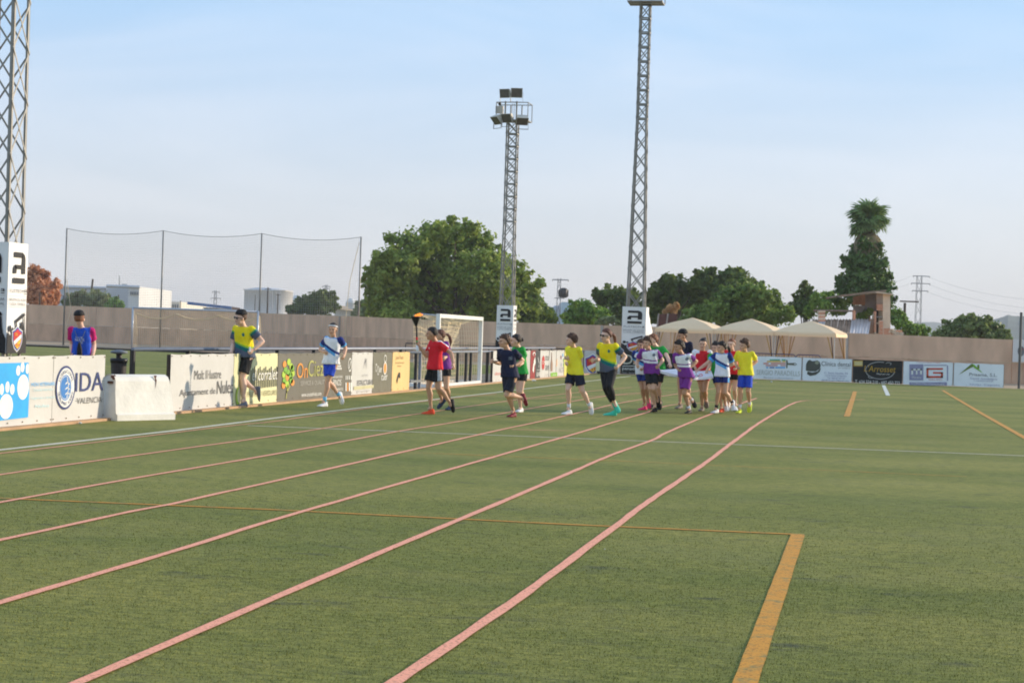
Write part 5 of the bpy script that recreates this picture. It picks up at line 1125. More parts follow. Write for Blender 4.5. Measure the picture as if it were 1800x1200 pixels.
b6 = empty('storage_tank', toward(612, Z=500), 'small white tank with a domed top left of the net pole', 'storage tank'); cyl(b6, 606, 624, 531, 500, 'tank_shell', FACW, 24, .9)
b7 = empty('farm_house', toward(600, Z=330), 'low house with a sandy tiled roof right of the dark green tree', 'house')
block(b7, 588, 626, 541, 556, 340, 10, 'wall', FACW); MB().hexa([PZ(585, 542, 338), PZ(628, 547, 338), PZ(628, 546, 352), PZ(585, 541, 352), PZ(586, 540, 338.2), PZ(604, 537.5, 343), PZ(604, 537.5, 347), PZ(588, 537, 352)]).build('roof', M('sandy_tile_roof', S(196, 164, 128), .85, .15, .6), b7)
b8 = empty('pale_blue_building', toward(990, Z=300), 'pale blue industrial building right of the big green tree', 'building')
block(b8, 988, 1010, 531, 580, 305, 20, 'wall', M('pale_blue_cladding', S(186, 204, 214), .6, .06, .3)); block(b8, 955, 988, 540, 580, 312, 20, 'side_wall', FACS); block(b8, 975, 989, 537, 580, 318, 14, 'rear_wall', FACS)
for k in range(2): MB().hexa([PZ(991+9*k+dx_, y_, 304.7-d_) for y_ in (552, 545) for dx_, d_ in ((0, .15), (5, .15), (5, 0), (0, 0))]).build('window', WIN, b8)

# ================================================================== pylons and poles
PYL = M('grey_pylon_steel', S(132, 132, 136), .6, .1, metal=.3)
def pylon(x, yt, yb_, Z, wtop, wbot, arms, label, group='lattice power pylons'):
    c = toward(x, Z=Z); s = Z/FPX; H = zat(x, yt, c.x, c.y); e = empty('power_pylon', c, label, 'pylon', group); w0_, w1_ = wbot*s/2, wtop*s/2; th = max(.06, .55*s)
    cor = lambda i, z: c + (R0*(-1, 1, 1, -1)[i] + D0*(-1, -1, 1, 1)[i])*(w0_+(w1_-w0_)*z/H) + UP*z
    for i in range(4): MB().bar(cor(i, -.05), cor(i, H), th, th).build('leg', PYL, e)
    n = max(6, int(H/1.6)); 
    for k in range(n):
        for f in (0, 1, 2):
            i, j = f, (f+1) % 4; a, b_ = (i, j) if k % 2 else (j, i); MB().bar(cor(a, H*k/n), cor(b_, H*(k+1)/n), th*.7, th*.7).build('brace', PYL, e)
    for (xa, xb, y) in arms:
        z = zat(x, y, c.x, c.y); A, B = c+R0*((xa-x)*s)+UP*z, c+R0*((xb-x)*s)+UP*z
        MB().bar(A, B, th*1.6, th*1.6).build('cross_arm', PYL, e)
        for p in (A, B): MB().tube(p-UP*.0, p-UP*1.6*s*2, th*.8, th*.5, 5).build('insulator', M('brown_insulator', S(86, 70, 62), .4), e)
    return e, c, s
py1, c1, s1 = pylon(1612, 484, 600, 330, 8, 10, ((1601, 1630, 485), (1598, 1631, 498), (1600, 1628, 511)), 'tall lattice pylon with three cross arms right of the palm')
pylon(980, 489, 580, 260, 5, 8, ((968, 996, 491.5),), 'lattice pylon carrying a dark transformer right of the shorter mast')
e_ = empty('transformer', toward(988, Z=258), 'dark round transformer hanging on the pylon right of the shorter mast', 'transformer')
cc = toward(988, Z=258); zz = zat(988, 515, cc.x, cc.y); MB().rings([[V((cc.x, cc.y, zz+h_))+R0*(r*math.cos(6.283*i/16))+D0*(r*math.sin(6.283*i/16)) for i in range(16)] for r, h_ in ((.35, -.62), (.55, -.55), (.55, .5), (.45, .62), (.15, .72))]).build('tank', DKP, e_, True)
for sx in (-.6, .6): MB().box(cc+R0*sx+UP*zz, (.12, .3, .9)).build('radiator', DKP, e_)
MB().box(cc-R0*.5+UP*(zz-.7), (1.4, .3, .1)).build('platform', PYL, e_)
pylon(377, 510, 548, 560, 3, 8, ((371, 384, 513), (369, 386, 524)), 'distant pylon above the blue station canopy')
pylon(571, 500, 545, 560, 3, 5, ((564, 578, 503), (566, 577, 507)), 'distant pylon rising out of the dark green tree')
WP = M('dark_wood_pole', S(84, 70, 58), .9, .2, 3)
def pole(x, yt, Z, r, label, lean=0, arms=()):
    c = toward(x, Z=Z); H = zat(x, yt, c.x, c.y); e = empty('utility_pole', c, label, 'pole', 'utility poles beyond the wall'); MB().tube(c-UP*.1, c+UP*H+R0*lean, r, r*.7, 7).build('shaft', WP, e, True)
    for (xa, xb, y) in arms: z = zat(x, y, c.x, c.y); MB().bar(c+R0*((xa-x)*Z/FPX)+UP*z, c+R0*((xb-x)*Z/FPX)+UP*z, .07, .07).build('cross_arm', WP, e)
    return e
pole(153, 490, 210, .16, 'leaning dark pole in front of the left white factory', .5); pole(149, 508, 205, .12, 'short dark pole beside the leaning pole'); pole(207, 518, 230, .1, 'slim pole in front of the white end wall of the factory')
pole(69, 514, 150, .09, 'slim pale pole below the rust coloured tree'); pole(469, 505, 300, .16, 'dark pole at the left front of the large tank', 0, ((464, 474, 508),)); pole(487, 516, 300, .14, 'dark pole at the right front of the large tank', 0, ((483, 492, 518),))
pole(447, 518, 300, .1, 'slim pole near the left edge of the large tank'); pole(316, 528, 310, .1, 'slim pole left of the blue station canopy')
pole(1588, 532, 140, .14, 'wooden pole with a cross arm between ruin and pylon', 0, ((1579, 1612, 529.5),))
for (x0, y0, x1, y1, zf, sg, lb) in ((1630, 486, 1990, 530, 200, 6, 'thin top power line running right from the tall pylon'), (1631, 499, 1990, 548, 200, 6, 'thin middle power line running right from the tall pylon'), (1628, 512, 1990, 556, 200, 6, 'thin lowest power line running right from the tall pylon'), (1601, 486, 1430, 505, 420, 6, 'thin upper power line running left from the tall pylon behind the palm'), (1598, 499, 1430, 520, 420, 5, 'thin lower power line running left from the tall pylon behind the palm')):
    a, b_ = PZ(x0, y0, 330), PZ(x1, y1, zf); mb = MB(); mb.path([a.lerp(b_, i/16)-UP*(sg*(i/16)*(1-i/16)) for i in range(17)], .014, 3)
    tag(mb.build('power_line', M('power_cable', S(110, 112, 120), .6)), lb, 'power line', 'power lines of the tall pylon')
# ================================================================== people
def CL(name, rgb, rough=.75): return M(name, rgb, rough, .07, 9, .25, 30, spec=.2)
SKIN = {'light': M('light_skin', S(232, 188, 164), .5, .06, 12, spec=.35), 'tan': M('tanned_skin', S(216, 168, 138), .5, .06, 12, spec=.35), 'olive': M('olive_skin', S(200, 152, 122), .5, .06, 12, spec=.35)}
HAIR = {'black': M('black_hair', S(50, 40, 36), .5, .5, 22, .8, 60), 'brown': M('brown_hair', S(98, 68, 50), .5, .55, 22, .8, 60), 'auburn': M('auburn_hair', S(146, 92, 60), .5, .55, 22, .8, 60), 'chestnut': M('chestnut_hair', S(112, 68, 52), .5, .55, 22, .8, 60)}
EYE = M('dark_eye', S(40, 30, 28), .3); LIP = M('lip', S(160, 92, 84), .5); BROW = M('brow', S(60, 44, 36), .7)
CK = dict(yellow=CL('yellow_jersey', S(248, 234, 52)), clubyellow=CL('club_yellow', S(250, 226, 30)), limegreen=CL('club_lime_edge', S(150, 200, 60)), teal=CL('club_teal', S(26, 112, 112)), slate=CL('club_slate', S(84, 92, 112)), white=CL('white_jersey', S(240, 240, 244)),
 navy=CL('navy_jersey', S(28, 34, 62)), royal=CL('royal_blue', S(42, 78, 200)), deep=CL('deep_blue_band', S(34, 50, 122)), sky=CL('sky_blue', S(92, 170, 230)), purple=CL('purple_jersey', S(126, 52, 144)), red=CL('red_jersey', S(222, 34, 48)), green=CL('green_jersey', S(40, 160, 66)),
 black=CL('black_shorts', S(30, 30, 34)), dark=CL('dark_navy_shorts', S(34, 38, 54)), magenta=CL('magenta_sleeve', S(196, 30, 110)), bblue=CL('bright_blue_shirt', S(34, 82, 190)), grey=CL('grey_print_cloth', S(120, 128, 140)))
SH = dict(white=CL('white_shoe', S(232, 230, 230), .6), black=CL('black_shoe', S(34, 32, 34), .6), grey=CL('grey_shoe', S(104, 106, 116), .6), orange=CL('orange_red_shoe', S(236, 78, 40), .6), navy=CL('dark_blue_shoe', S(52, 62, 86), .6), maroon=CL('maroon_shoe', S(130, 40, 50), .6), mint=CL('mint_green_shoe', S(70, 206, 176), .6), pink=CL('hot_pink_shoe', S(238, 60, 120), .6), lime=CL('lime_yellow_shoe', S(208, 222, 50), .6), taupe=CL('taupe_shoe', S(130, 116, 106), .6))
SOCK = dict(white=CL('white_sock', S(232, 232, 236)), sky=CL('sky_sock', S(120, 190, 226)), black=CL('black_sock', S(40, 38, 44)), none=None)
PEND = []
def remesh_later(mb, name, parent, mats, voxel, smooth, face_mat=None, fold=None):
    me = bpy.data.meshes.new(name+'_src'); me.from_pydata(mb.v, [], mb.f); o = bpy.data.objects.new(name+'_src', me); COL.objects.link(o)
    r = o.modifiers.new('r', 'REMESH'); r.mode = 'VOXEL'; r.voxel_size = voxel; r.use_smooth_shade = True
    if smooth: s_ = o.modifiers.new('s', 'SMOOTH'); s_.factor = .5; s_.iterations = smooth
    PEND.append((o, name, parent, mats, face_mat, fold))
def flush():
    dg = bpy.context.evaluated_depsgraph_get(); dg.update()
    for o, name, parent, mats, fm, fold in PEND:
        me = bpy.data.meshes.new_from_object(o.evaluated_get(dg)); me.name = name; me.materials.clear()
        n = len(me.polygons); me.polygons.foreach_set('use_smooth', [True]*n)
        if fm is None: me.materials.append(mats[0])
        else:
            cs = np.empty(n*3, np.float32); me.polygons.foreach_get('center', cs); names = fm(cs.reshape(-1, 3)); keys = sorted(set(names)); 
            for k in keys: me.materials.append(CK[k])
            me.polygons.foreach_set('material_index', np.array([keys.index(k) for k in names], np.int32))
        if fold:            # cloth folds: soft creases running mostly downwards
            nv = len(me.vertices); co = np.empty(nv*3, np.float32); no = np.empty(nv*3, np.float32); me.vertices.foreach_get('co', co); me.vertices.foreach_get('normal', no); co = co.reshape(-1, 3); no = no.reshape(-1, 3); am, sd = fold
            dsp = np.array([mnoise.noise(V((c[0]*13+c[2]*5, c[1]*13+sd, c[2]*6))) + .5*mnoise.noise(V((c[0]*26-c[2]*9, c[1]*26, c[2]*11+sd))) for c in co.tolist()], np.float32)
            me.vertices.foreach_set('co', (co+no*(dsp*am+.002)[:, None]).ravel())
        me.update(); src = o.data; bpy.data.objects.remove(o); bpy.data.meshes.remove(src); link(name, me, parent)
    PEND.clear()
def solve(px, par, L, sg):
    d = ray(*px); dn = d.length; dd = d/dn; oc = CAMP-par; b_ = oc.dot(dd); c = oc.dot(oc)-L*L; disc = b_*b_-c
    if disc <= 0: return par + ((CAMP+dd*(-b_))-par).normalized()*L
    return CAMP + dd*(-b_ + (math.sqrt(disc) if sg > 0 else -math.sqrt(disc)))
def face_vec(deg, f=None): a = rad(deg); return (-R0*math.sin(a) - D0*math.cos(a)).normalized()
def pt_seg(P, a, b_):
    a = np.array(a); b_ = np.array(b_); ab = b_-a; t = np.clip(((P-a)@ab)/(ab@ab), 0, 1); return np.linalg.norm(P-(a+t[:, None]*ab), axis=1), t
def person(label, H, phi, phih, neck, hipx, head, Larm, Rarm, Lleg, Rleg, plant, top, shorts, skin='tan', hair='brown', hstyle='short', shoe='white', sole='white', sock='white', legcov=.78, build=1.0, extra=(), face=True, shoe_r=None, sleeve=.62, hem=.0, group='runners jogging together across the artificial turf', lean=0, zfix=None, sh_side=None, dz=0):
    """px joints; arms (elbow, sign, hand, sign); legs (knee, sign, ankle, sign, toe, sign). phi: body heading, 0 = to the camera, 90 = image left"""
    tp = (Lleg if plant == 'L' else Rleg)[4]
    Z = zfix if zfix else (G(*tp)-CAMP).dot(FW)
    for it in range(4):
        s = FPX/Z; pel = PZ(hipx, neck[1] + .292*H*s, Z); F_ = face_vec(phi); LF_ = UP.cross(F_).normalized()      # his own left
        nk = solve(neck, pel, .295*H, -1 if lean >= 0 else 1) if lean else PZ(neck[0], neck[1], Z-.03)
        up = (nk-pel).normalized()
        shc = nk - up*.028*H; J = dict(pel=pel, neck=nk)
        for sd, a, lg, k in (('L', Larm, Lleg, 1), ('R', Rarm, Rleg, -1)):
            J['sh'+sd] = shc + LF_*(k*.098*H*build); J['el'+sd] = solve(a[0], J['sh'+sd], .168*H, a[1]); J['ha'+sd] = solve(a[2], J['el'+sd], .185*H, a[3])
            J['hip'+sd] = pel + LF_*(k*.05*H); J['kn'+sd] = solve(lg[0], J['hip'+sd], .245*H, lg[1]); J['an'+sd] = solve(lg[2], J['kn'+sd], .238*H, lg[3]); J['to'+sd] = solve(lg[4], J['an'+sd], .125*H, lg[5])
        if zfix: break
        want = (G(*tp)-CAMP).dot(FW); have = (J['to'+plant]-CAMP).dot(FW); Z += want-have
    hd = solve(head, nk, .115*H, -1)
    # let the standing foot meet the turf exactly
    if not zfix:
        lo = min(J['an'+plant].z-.052*H, J['to'+plant].z-.012)
        off = V((0, 0, .0 - lo)); 
        for k in J: J[k] = J[k]+off
        nk = J['neck']; pel = J['pel']; hd = hd+off
    root = empty('person', (pel.x, pel.y, 0), label, 'person', group)
    hh = .13+.05*H; k_ = hh/.22*1.07; Fh = face_vec(phih); Lh = UP.cross(Fh).normalized(); tilt = (hd-nk).normalized()*.35+UP*.65; Uh = (tilt - Fh*tilt.dot(Fh)*.7).normalized(); Fh = (Fh - Uh*Fh.dot(Uh)).normalized(); Lh = Uh.cross(Fh)
    hp = lambda f, l, u: hd + (Fh*f + Lh*l + Uh*u)*k_
    # ---- body, one surface
    mb = MB(); B = build
    mb.ell(hp(-.012, 0, .022), (Fh*.096*k_, Lh*.076*k_, Uh*.094*k_), None, 18, 12); mb.ell(hp(.022, 0, -.052), (Fh*.066*k_, Lh*.056*k_, Uh*.062*k_), None, 14, 9); mb.ell(hp(.062, 0, -.09), (Fh*.022*k_, Lh*.026*k_, Uh*.018*k_), None, 10, 6)
    mb.caps(hp(.078, 0, .012), hp(.098, 0, -.024), .010*k_, .015*k_, 8); mb.ell(hp(.083, 0, .03), (Fh*.012*k_, Lh*.05*k_, Uh*.012*k_), None, 10, 6)
    for sg in (1, -1): mb.ell(hp(-.008, sg*.079, -.008), (Fh*.02*k_+Lh*sg*.005*k_, Lh*.009*k_, Uh*.032*k_), None, 10, 6); mb.ell(hp(.055, sg*.042, -.025), (Fh*.03*k_, Lh*.022*k_, Uh*.024*k_), None, 8, 6)
    mb.caps(nk-up*.01*H, hd-Uh*.045*k_-Fh*.012*k_, .034*H*B, .031*H*B)
    def torso(mb, infl, rings):
        rs = []
        for (t, w_, d_) in rings:
            c = pel + up*(t*.295*H); rs.append([c + LF_*((w_*H*B+infl)*math.copysign(abs(math.cos(q))**.85, math.cos(q))) + F_*((d_*H*B+infl)*math.copysign(abs(math.sin(q))**.85, math.sin(q))) for q in [2*math.pi*i/20 for i in range(20)]])
        mb.rings(rs)
    TR = [(-.16, .05, .04), (-.1, .083, .058), (.08, .092, .064), (.3, .078, .056), (.45, .076, .056), (.65, .090, .064), (.82, .096, .064), (.92, .088, .052), (.985, .055, .038), (1.01, .034, .032)]
    torso(mb, 0, TR)
    for sd in 'LR':
        S_, E, Hn = J['sh'+sd], J['el'+sd], J['ha'+sd]; d = (Hn-E).normalized(); W = E.lerp(Hn, .78)
        mb.ell(S_, (V((.034*H, 0, 0)), V((0, .034*H, 0)), V((0, 0, .034*H))), None, 10, 7); mb.caps(S_, E, .031*H*B, .025*H*B); m_ = E.lerp(W, .3); mb.caps(E, m_, .024*H*B, .0265*H*B); mb.caps(m_, W, .0265*H*B, .0165*H)
        # hand: palm, four curled fingers, thumb
        inward = (pel+up*.15*H - Hn); n_ = (inward - d*inward.dot(d)); n_ = n_.normalized() if n_.length > 1e-4 else d.orthogonal(); wv = d.cross(n_)
        if wv.dot(UP) < 0: wv = -wv
        ks = k_*.95; P0 = W + d*.012; P1 = W + d*.075*ks
        mb.rings([[c_ + wv*(a_*math.cos(q)) + n_*(b_*math.sin(q)) for q in [2*math.pi*i/10 for i in range(10)]] for c_, a_, b_ in ((W, .02*ks, .018*ks), (W.lerp(P1, .4), .036*ks, .017*ks), (P1, .042*ks, .015*ks), (P1+d*.012, .036*ks, .011*ks))])
        for i, (o_, l_) in enumerate(((.032, .066), (.011, .074), (-.011, .070), (-.031, .055))):
            a_ = P1 + wv*(o_*ks); b_ = a_ + (d*.75+n_*.6).normalized()*(l_*.5*ks); c_ = b_ + (n_*.95-d*.25).normalized()*(l_*.42*ks); mb.caps(a_-d*.02, b_, .0105*ks, .0098*ks, 7); mb.caps(b_, c_, .0098*ks, .0085*ks, 7)
        a_ = W + d*.02*ks + wv*.028*ks; b_ = a_ + (d*.6+wv*.55+n_*.5).normalized()*.042*ks; c_ = b_ + (d*.5+n_*.8-wv*.1).normalized()*.032*ks; mb.caps(a_, b_, .014*ks, .0115*ks, 7); mb.caps(b_, c_, .0115*ks, .0095*ks, 7)
        Hp, K, A = J['hip'+sd], J['kn'+sd], J['an'+sd]; kf = ((A-K).normalized()-(K-Hp).normalized()); kf = kf.normalized() if kf.length > .05 else -F_
        mb.caps(Hp, Hp.lerp(K, .45), .056*H*B, .048*H*B, 14); mb.caps(Hp.lerp(K, .45), K, .048*H*B, .034*H*B, 14); mb.ell(K, (V((.035*H*B, 0, 0)), V((0, .035*H*B, 0)), V((0, 0, .036*H*B))), None, 10, 7)
        cm = K.lerp(A, .33) + kf*(.010*H); mb.caps(K, cm, .032*H*B, .036*H*B, 12); mb.caps(cm, K.lerp(A, .75), .036*H*B, .022*H*B, 12); mb.caps(K.lerp(A, .75), A, .022*H*B, .019*H, 12)
        fd = (J['to'+sd]-A).normalized(); mb.caps(A, A+fd*.03*H - (UP*.0), .02*H, .018*H, 9)
    remesh_later(mb, 'body', root, [SKIN[skin]], .0085, 1)
    # ---- shirt
    mb = MB(); hm = -.10-hem
    torso(mb, .013, [(hm, .106, .082), (hm+.1, .103, .079), (.3, .090, .067), (.45, .086, .065), (.65, .094, .068), (.82, .099, .067), (.92, .092, .056), (.975, .062, .043), (.99, .040, .036)])
    if top != 'none':
        for sd in 'LR':
            S_, E = J['sh'+sd], J['el'+sd]; e_ = S_.lerp(E, sleeve); dr = (e_-S_).normalized()
            mb.ell(S_, (V((.041*H, 0, 0)), V((0, .041*H, 0)), V((0, 0, .040*H))), None, 12, 8); a1 = dr.orthogonal().normalized(); a2 = dr.cross(a1)
            mb.rings([[c_+a1*(r_*math.cos(q))+a2*(r_*math.sin(q)) for q in [2*math.pi*i/14 for i in range(14)]] for c_, r_ in ((S_-dr*.01, .039*H*B), (S_.lerp(e_, .5), .041*H*B), (e_, .044*H*B), (e_+dr*.002, .040*H*B))])
        rng = random.Random(int(hipx)); 
        aS = {sd: (J['sh'+sd], J['el'+sd]) for sd in 'LR'}; pel_, up_, L_, FV = np.array(pel), np.array(up), np.array(LF_), np.array(F_)
        def fm(C, top=top):
            r_ = C-pel_; v = (r_@up_)/(.295*H); u = (r_@L_)/(.1*H*B); fr_ = r_@FV
            dl, tl = pt_seg(C, *aS['L']); dr_, tr_ = pt_seg(C, *aS['R']); slv = ((dl < .056*H) & (u > .86)) | ((dr_ < .056*H) & (u < -.86)); t = np.where(u > 0, tl, tr_)
            lat = np.abs(u)
            out = []
            for i in range(len(C)):
                V_, U_, SL, T_ = v[i], u[i], slv[i], t[i]; x = top
                if top == 'club':
                    b_ = .40 - .13*U_
                    if SL: x = 'clubyellow' if T_ < .10 else ('limegreen' if T_ < .17 else ('teal' if T_ < .30 else 'slate'))
                    else: x = 'clubyellow' if V_ > b_ else ('limegreen' if V_ > b_-.06 else ('teal' if V_ > b_-.19 else 'slate'))
                    if not SL and fr_[i] > 0 and (U_-.35)**2*.9+(V_-.72)**2*4 < .018: x = 'teal'
                elif top == 'wb':
                    b_ = .62 - .17*U_
                    if SL: x = 'deep' if T_ < .42 else 'sky'
                    elif V_ > .965: x = 'sky'
                    elif b_ > V_ > b_-.11: x = 'deep'
                    elif b_-.11 >= V_ > b_-.24 and U_ < .75: x = 'sky'
                    else: x = 'white'
                elif top == 'pw':
                    if SL or V_ > .955: x = 'purple'
                    else:
                        b_ = .56 - .07*U_; x = 'white' if V_ > b_ else ('purple' if V_ > b_-.05 else ('white' if V_ > b_-.15 else 'purple'))
                        if fr_[i] > 0 and (U_-.45)**2+(V_-.76)**2*6 < .03: x = 'grey'
                elif top == 'redstripe': x = 'white' if (SL or V_ > .9) and T_ < .62 and abs((T_*40) % 3) > .8 and (V_ > .86) else 'red'
                elif top == 'bluemag': x = 'magenta' if SL else ('magenta' if lat[i] > .93 and V_ < .4 else 'bblue')
                elif top == 'navylogo': x = 'grey' if fr_[i] > 0 and .3 < U_ < .66 and .60 < V_ < .74 and int(V_*60) % 3 else 'navy'
                elif top == 'redlogo' and (SL or V_ > .88) and U_ > 0: ax_t = C[i]-(np.array(aS['L'][0])+(np.array(aS['L'][1])-np.array(aS['L'][0]))*T_); x = 'white' if ax_t[2] > .026*H and T_ < .6 and abs(ax_t@FV) < .03*H else 'red'
                elif top == 'redwhite': x = 'white' if (V_ > .9 and lat[i] > .55 and not SL) or (SL and T_ < .2) else 'red'
                elif top == 'redlogo':
                    x = 'white' if (fr_[i] > 0 and (U_+.05)**2+(V_-.72)**2*5 < .007) else 'red'
                out.append(x)
            return out
        remesh_later(mb, 'shirt', root, None, .0105, 2, fm, fold=(.010, hipx))
    # ---- shorts or leggings
    if shorts:
        mb = MB(); torso(mb, .006, [(-.2, .07, .05), (-.13, .088, .066), (.0, .095, .068), (.12, .093, .066), (.16, .088, .062)])
        for sd in 'LR':
            Hp, K, A = J['hip'+sd], J['kn'+sd], J['an'+sd]; tight = legcov > 1
            if tight:
                kf = ((A-K).normalized()-(K-Hp).normalized()); kf = kf.normalized() if kf.length > .05 else -F_; e_ = K.lerp(A, legcov-1); cm = K.lerp(A, .33)+kf*(.01*H)
                mb.caps(Hp, Hp.lerp(K, .45), .060*H*B, .053*H*B, 14); mb.caps(Hp.lerp(K, .45), K, .053*H*B, .040*H*B, 14); mb.caps(K, cm, .039*H*B, .041*H*B, 12); mb.caps(cm, e_, .041*H*B, .027*H*B, 12)
            else:
                e_ = Hp.lerp(K, legcov); dr = (e_-Hp).normalized(); a1 = (LF_-dr*LF_.dot(dr)).normalized(); a2 = dr.cross(a1)
                mb.rings([[c_+a1*(r_*.80*math.cos(q))+a2*(r_*1.06*math.sin(q)) for q in [2*math.pi*i/16 for i in range(16)]] for c_, r_ in ((Hp-dr*.02, .058*H*B), (Hp.lerp(e_, .4), .064*H*B), (Hp.lerp(e_, .8), .064*H*B), (e_, .067*H*B), (e_+dr*.002, .062*H*B))])
        Hs = {sd: (J['hip'+sd], J['kn'+sd]) for sd in 'LR'}; pel_, up_, L_ = np.array(pel), np.array(up), np.array(LF_); col, side = shorts if isinstance(shorts, tuple) else (shorts, None)
        fvn = np.array(F_)
        def fs(C):
            if not side: return [col]*len(C)
            u = ((C-pel_)@L_)/(.1*H*B); fz = (C-pel_)@np.array(F_); th = np.maximum(pt_seg(C, *Hs['L'])[1], 0)
            stripes = side == 'stripe'
            return [('white' if stripes else side) if ((abs(x) > .95 and abs(z_) < .05*H) if not stripes else (x > .85 and abs(z_+.012*H) < .030*H and int((z_+.043*H)/(.0105*H)) % 2 == 1)) else col for x, z_ in zip(u, fz)]
        remesh_later(mb, 'leggings' if legcov > 1 else 'shorts', root, None, .0105, 2, fs, fold=(.004 if legcov > 1 else .008, hipx))
    # ---- shoes and socks
    for sd in 'LR':
        A, T = J['an'+sd], J['to'+sd]; K = J['kn'+sd]; sn = (K-A).normalized(); fd = (T-A); fd = (fd - sn*fd.dot(sn)*.0).normalized(); un = (sn - fd*sn.dot(fd)).normalized(); 
        if sd == plant and not zfix: fd = V((fd.x, fd.y, 0)).normalized(); un = UP.copy()
        rn = fd.cross(un); L = .158*H; heel = A - fd*.042*H - un*.042*H; sec = []
        if sd == plant and not zfix: heel.z = .012
        key = shoe_r if (shoe_r and sd == 'R') else shoe
        for t, w_, h_, lo in ((0, .020, .045, .004), (.06, .026, .060, 0), (.2, .029, .062, 0), (.34, .028, .050, 0), (.5, .030, .036, 0), (.68, .034, .028, 0), (.85, .031, .021, .001), (.96, .020, .014, .004), (1.0, .008, .008, .006)):
            c = heel + fd*(t*L); sec.append([c + rn*(w_*H*x) + un*(lo*H+(h_-lo)*H*y) for x, y in ((-.85, 0), (-1, .25), (-.9, .6), (-.45, .95), (0, 1), (.45, .95), (.9, .6), (1, .25), (.85, 0), (0, -.02))])
        mb = MB(); mb.rings(sec); so_ = mb.build('shoe', SH[key], root, True)
        sec = []
        for t, w_ in ((-.02, .018), (.05, .029), (.25, .031), (.45, .029), (.68, .036), (.86, .033), (.97, .021), (1.015, .008)):
            c = heel + fd*(t*L); sec.append([c + rn*(w_*H*x*1.02) + un*y*H for x, y in ((-1, -.010), (-1.04, .006), (1.04, .006), (1, -.010))])
        mb = MB(); mb.rings(sec); link('sole', mb.mesh('sole', [SH[sole]]), so_)
        mb = MB()
        for q in range(4):
            c = heel+fd*(L*(.42+.07*q))+un*(.046-.006*q)*H; mb.bar(c-rn*.012*H, c+rn*.012*H, .006, .004, None, fd)
        mb.build('laces', SH['white'] if key != 'white' else SH['grey'], so_)
        sm = SOCK[sock]
        if sm: MB().tube(A-sn*.015*H, A+sn*.045*H, .0225*H, .0245*H, 12).build('sock', sm, root, True)
    # ---- face and hair
    if face:
        for sg in (1, -1):
            MB().ell(hp(.079, sg*.031, .010), (Fh*.008*k_, Lh*.015*k_, Uh*.008*k_), None, 8, 5).build('eye', EYE, root, True)
            MB().caps(hp(.082, sg*.018, .030), hp(.076, sg*.044, .028), .0045*k_, .0035*k_, 6).build('eyebrow', BROW, root, True)
        MB().caps(hp(.083, -.018, -.058), hp(.083, .018, -.058), .0065*k_, .0065*k_, 6).build('mouth', LIP, root, True)
    HM = HAIR[hair]; rs = random.Random(int(head[0])); sdv = V((rs.random()*9, 0, 0))
    def hair_fun(line, vol, tuft):
        def f(q):           # q: unit (f,l,u)
            fr = q.x; u = q.z; lim = line + (.55 if fr > .35 else (-.15 if fr > 0 else -.75)); lim = (.50 if fr > .45 else (.10 + (fr-.1)*1.1 if fr > -.15 else -.45+.5*max(0, .35+fr)))+line
            g = 1.0 if u > lim else max(.55, 1-(lim-u)*1.6)
            return g*(vol + tuft*mnoise.noise(q*4.5+sdv) + tuft*.7*mnoise.noise(V((q.x*7, q.y*13, q.z*7))+sdv)) if u > lim-.02 else g*.97
        return f
    ax = (Fh*.104*k_, Lh*.086*k_, Uh*.108*k_); hc = hp(-.016, 0, .026)
    if hstyle != 'none':
        vol, tf, ln = dict(short=(1.08, .2, -.08), shaved=(1.0, .02, .03), messy=(1.14, .32, -.12), tied=(1.0, .03, .02), cap=(.98, .03, -.1), long=(1.06, .06, -.02))[hstyle.split('+')[0]]
        mb = MB(); mb.ell(hc, ax, None, 40, 26, hair_fun(ln, vol, tf)); mb.build('hair', HM, root, True)
    if '+bun' in hstyle: MB().ell(hp(-.125, 0, .02), (Fh*.036*k_, Lh*.036*k_, Uh*.038*k_), None, 12, 8, lambda q: 1+.12*mnoise.noise(q*4)).build('hair_bun', HM, root, True)
    if '+tail' in hstyle or '+high' in hstyle:
        hi = '+high' in hstyle; a_ = hp(-.10, 0, .085 if hi else .03); swing = Lh*(.0) - R0*0
        pts = [a_, a_-Fh*.05*k_+Uh*(.03 if hi else 0)*k_, a_-Fh*.10*k_-Uh*.05*k_, a_-Fh*.125*k_-Uh*.14*k_, a_-Fh*.12*k_-Uh*.23*k_]; rr = [.022, .034, .036, .028, .008]; mb = MB()
        mb.rings([[p+V((1, 0, 0))*(r_*k_*math.cos(6.283*i/10))+V((0, 1, 0))*(r_*k_*math.sin(6.283*i/10))*1.0+Uh*(.02*math.sin(6.283*i/10)*(1 if j < 2 else 0))*k_ for i in range(10)] for j, (p, r_) in enumerate(zip(pts, rr))]); mb.build('ponytail', HM, root, True)
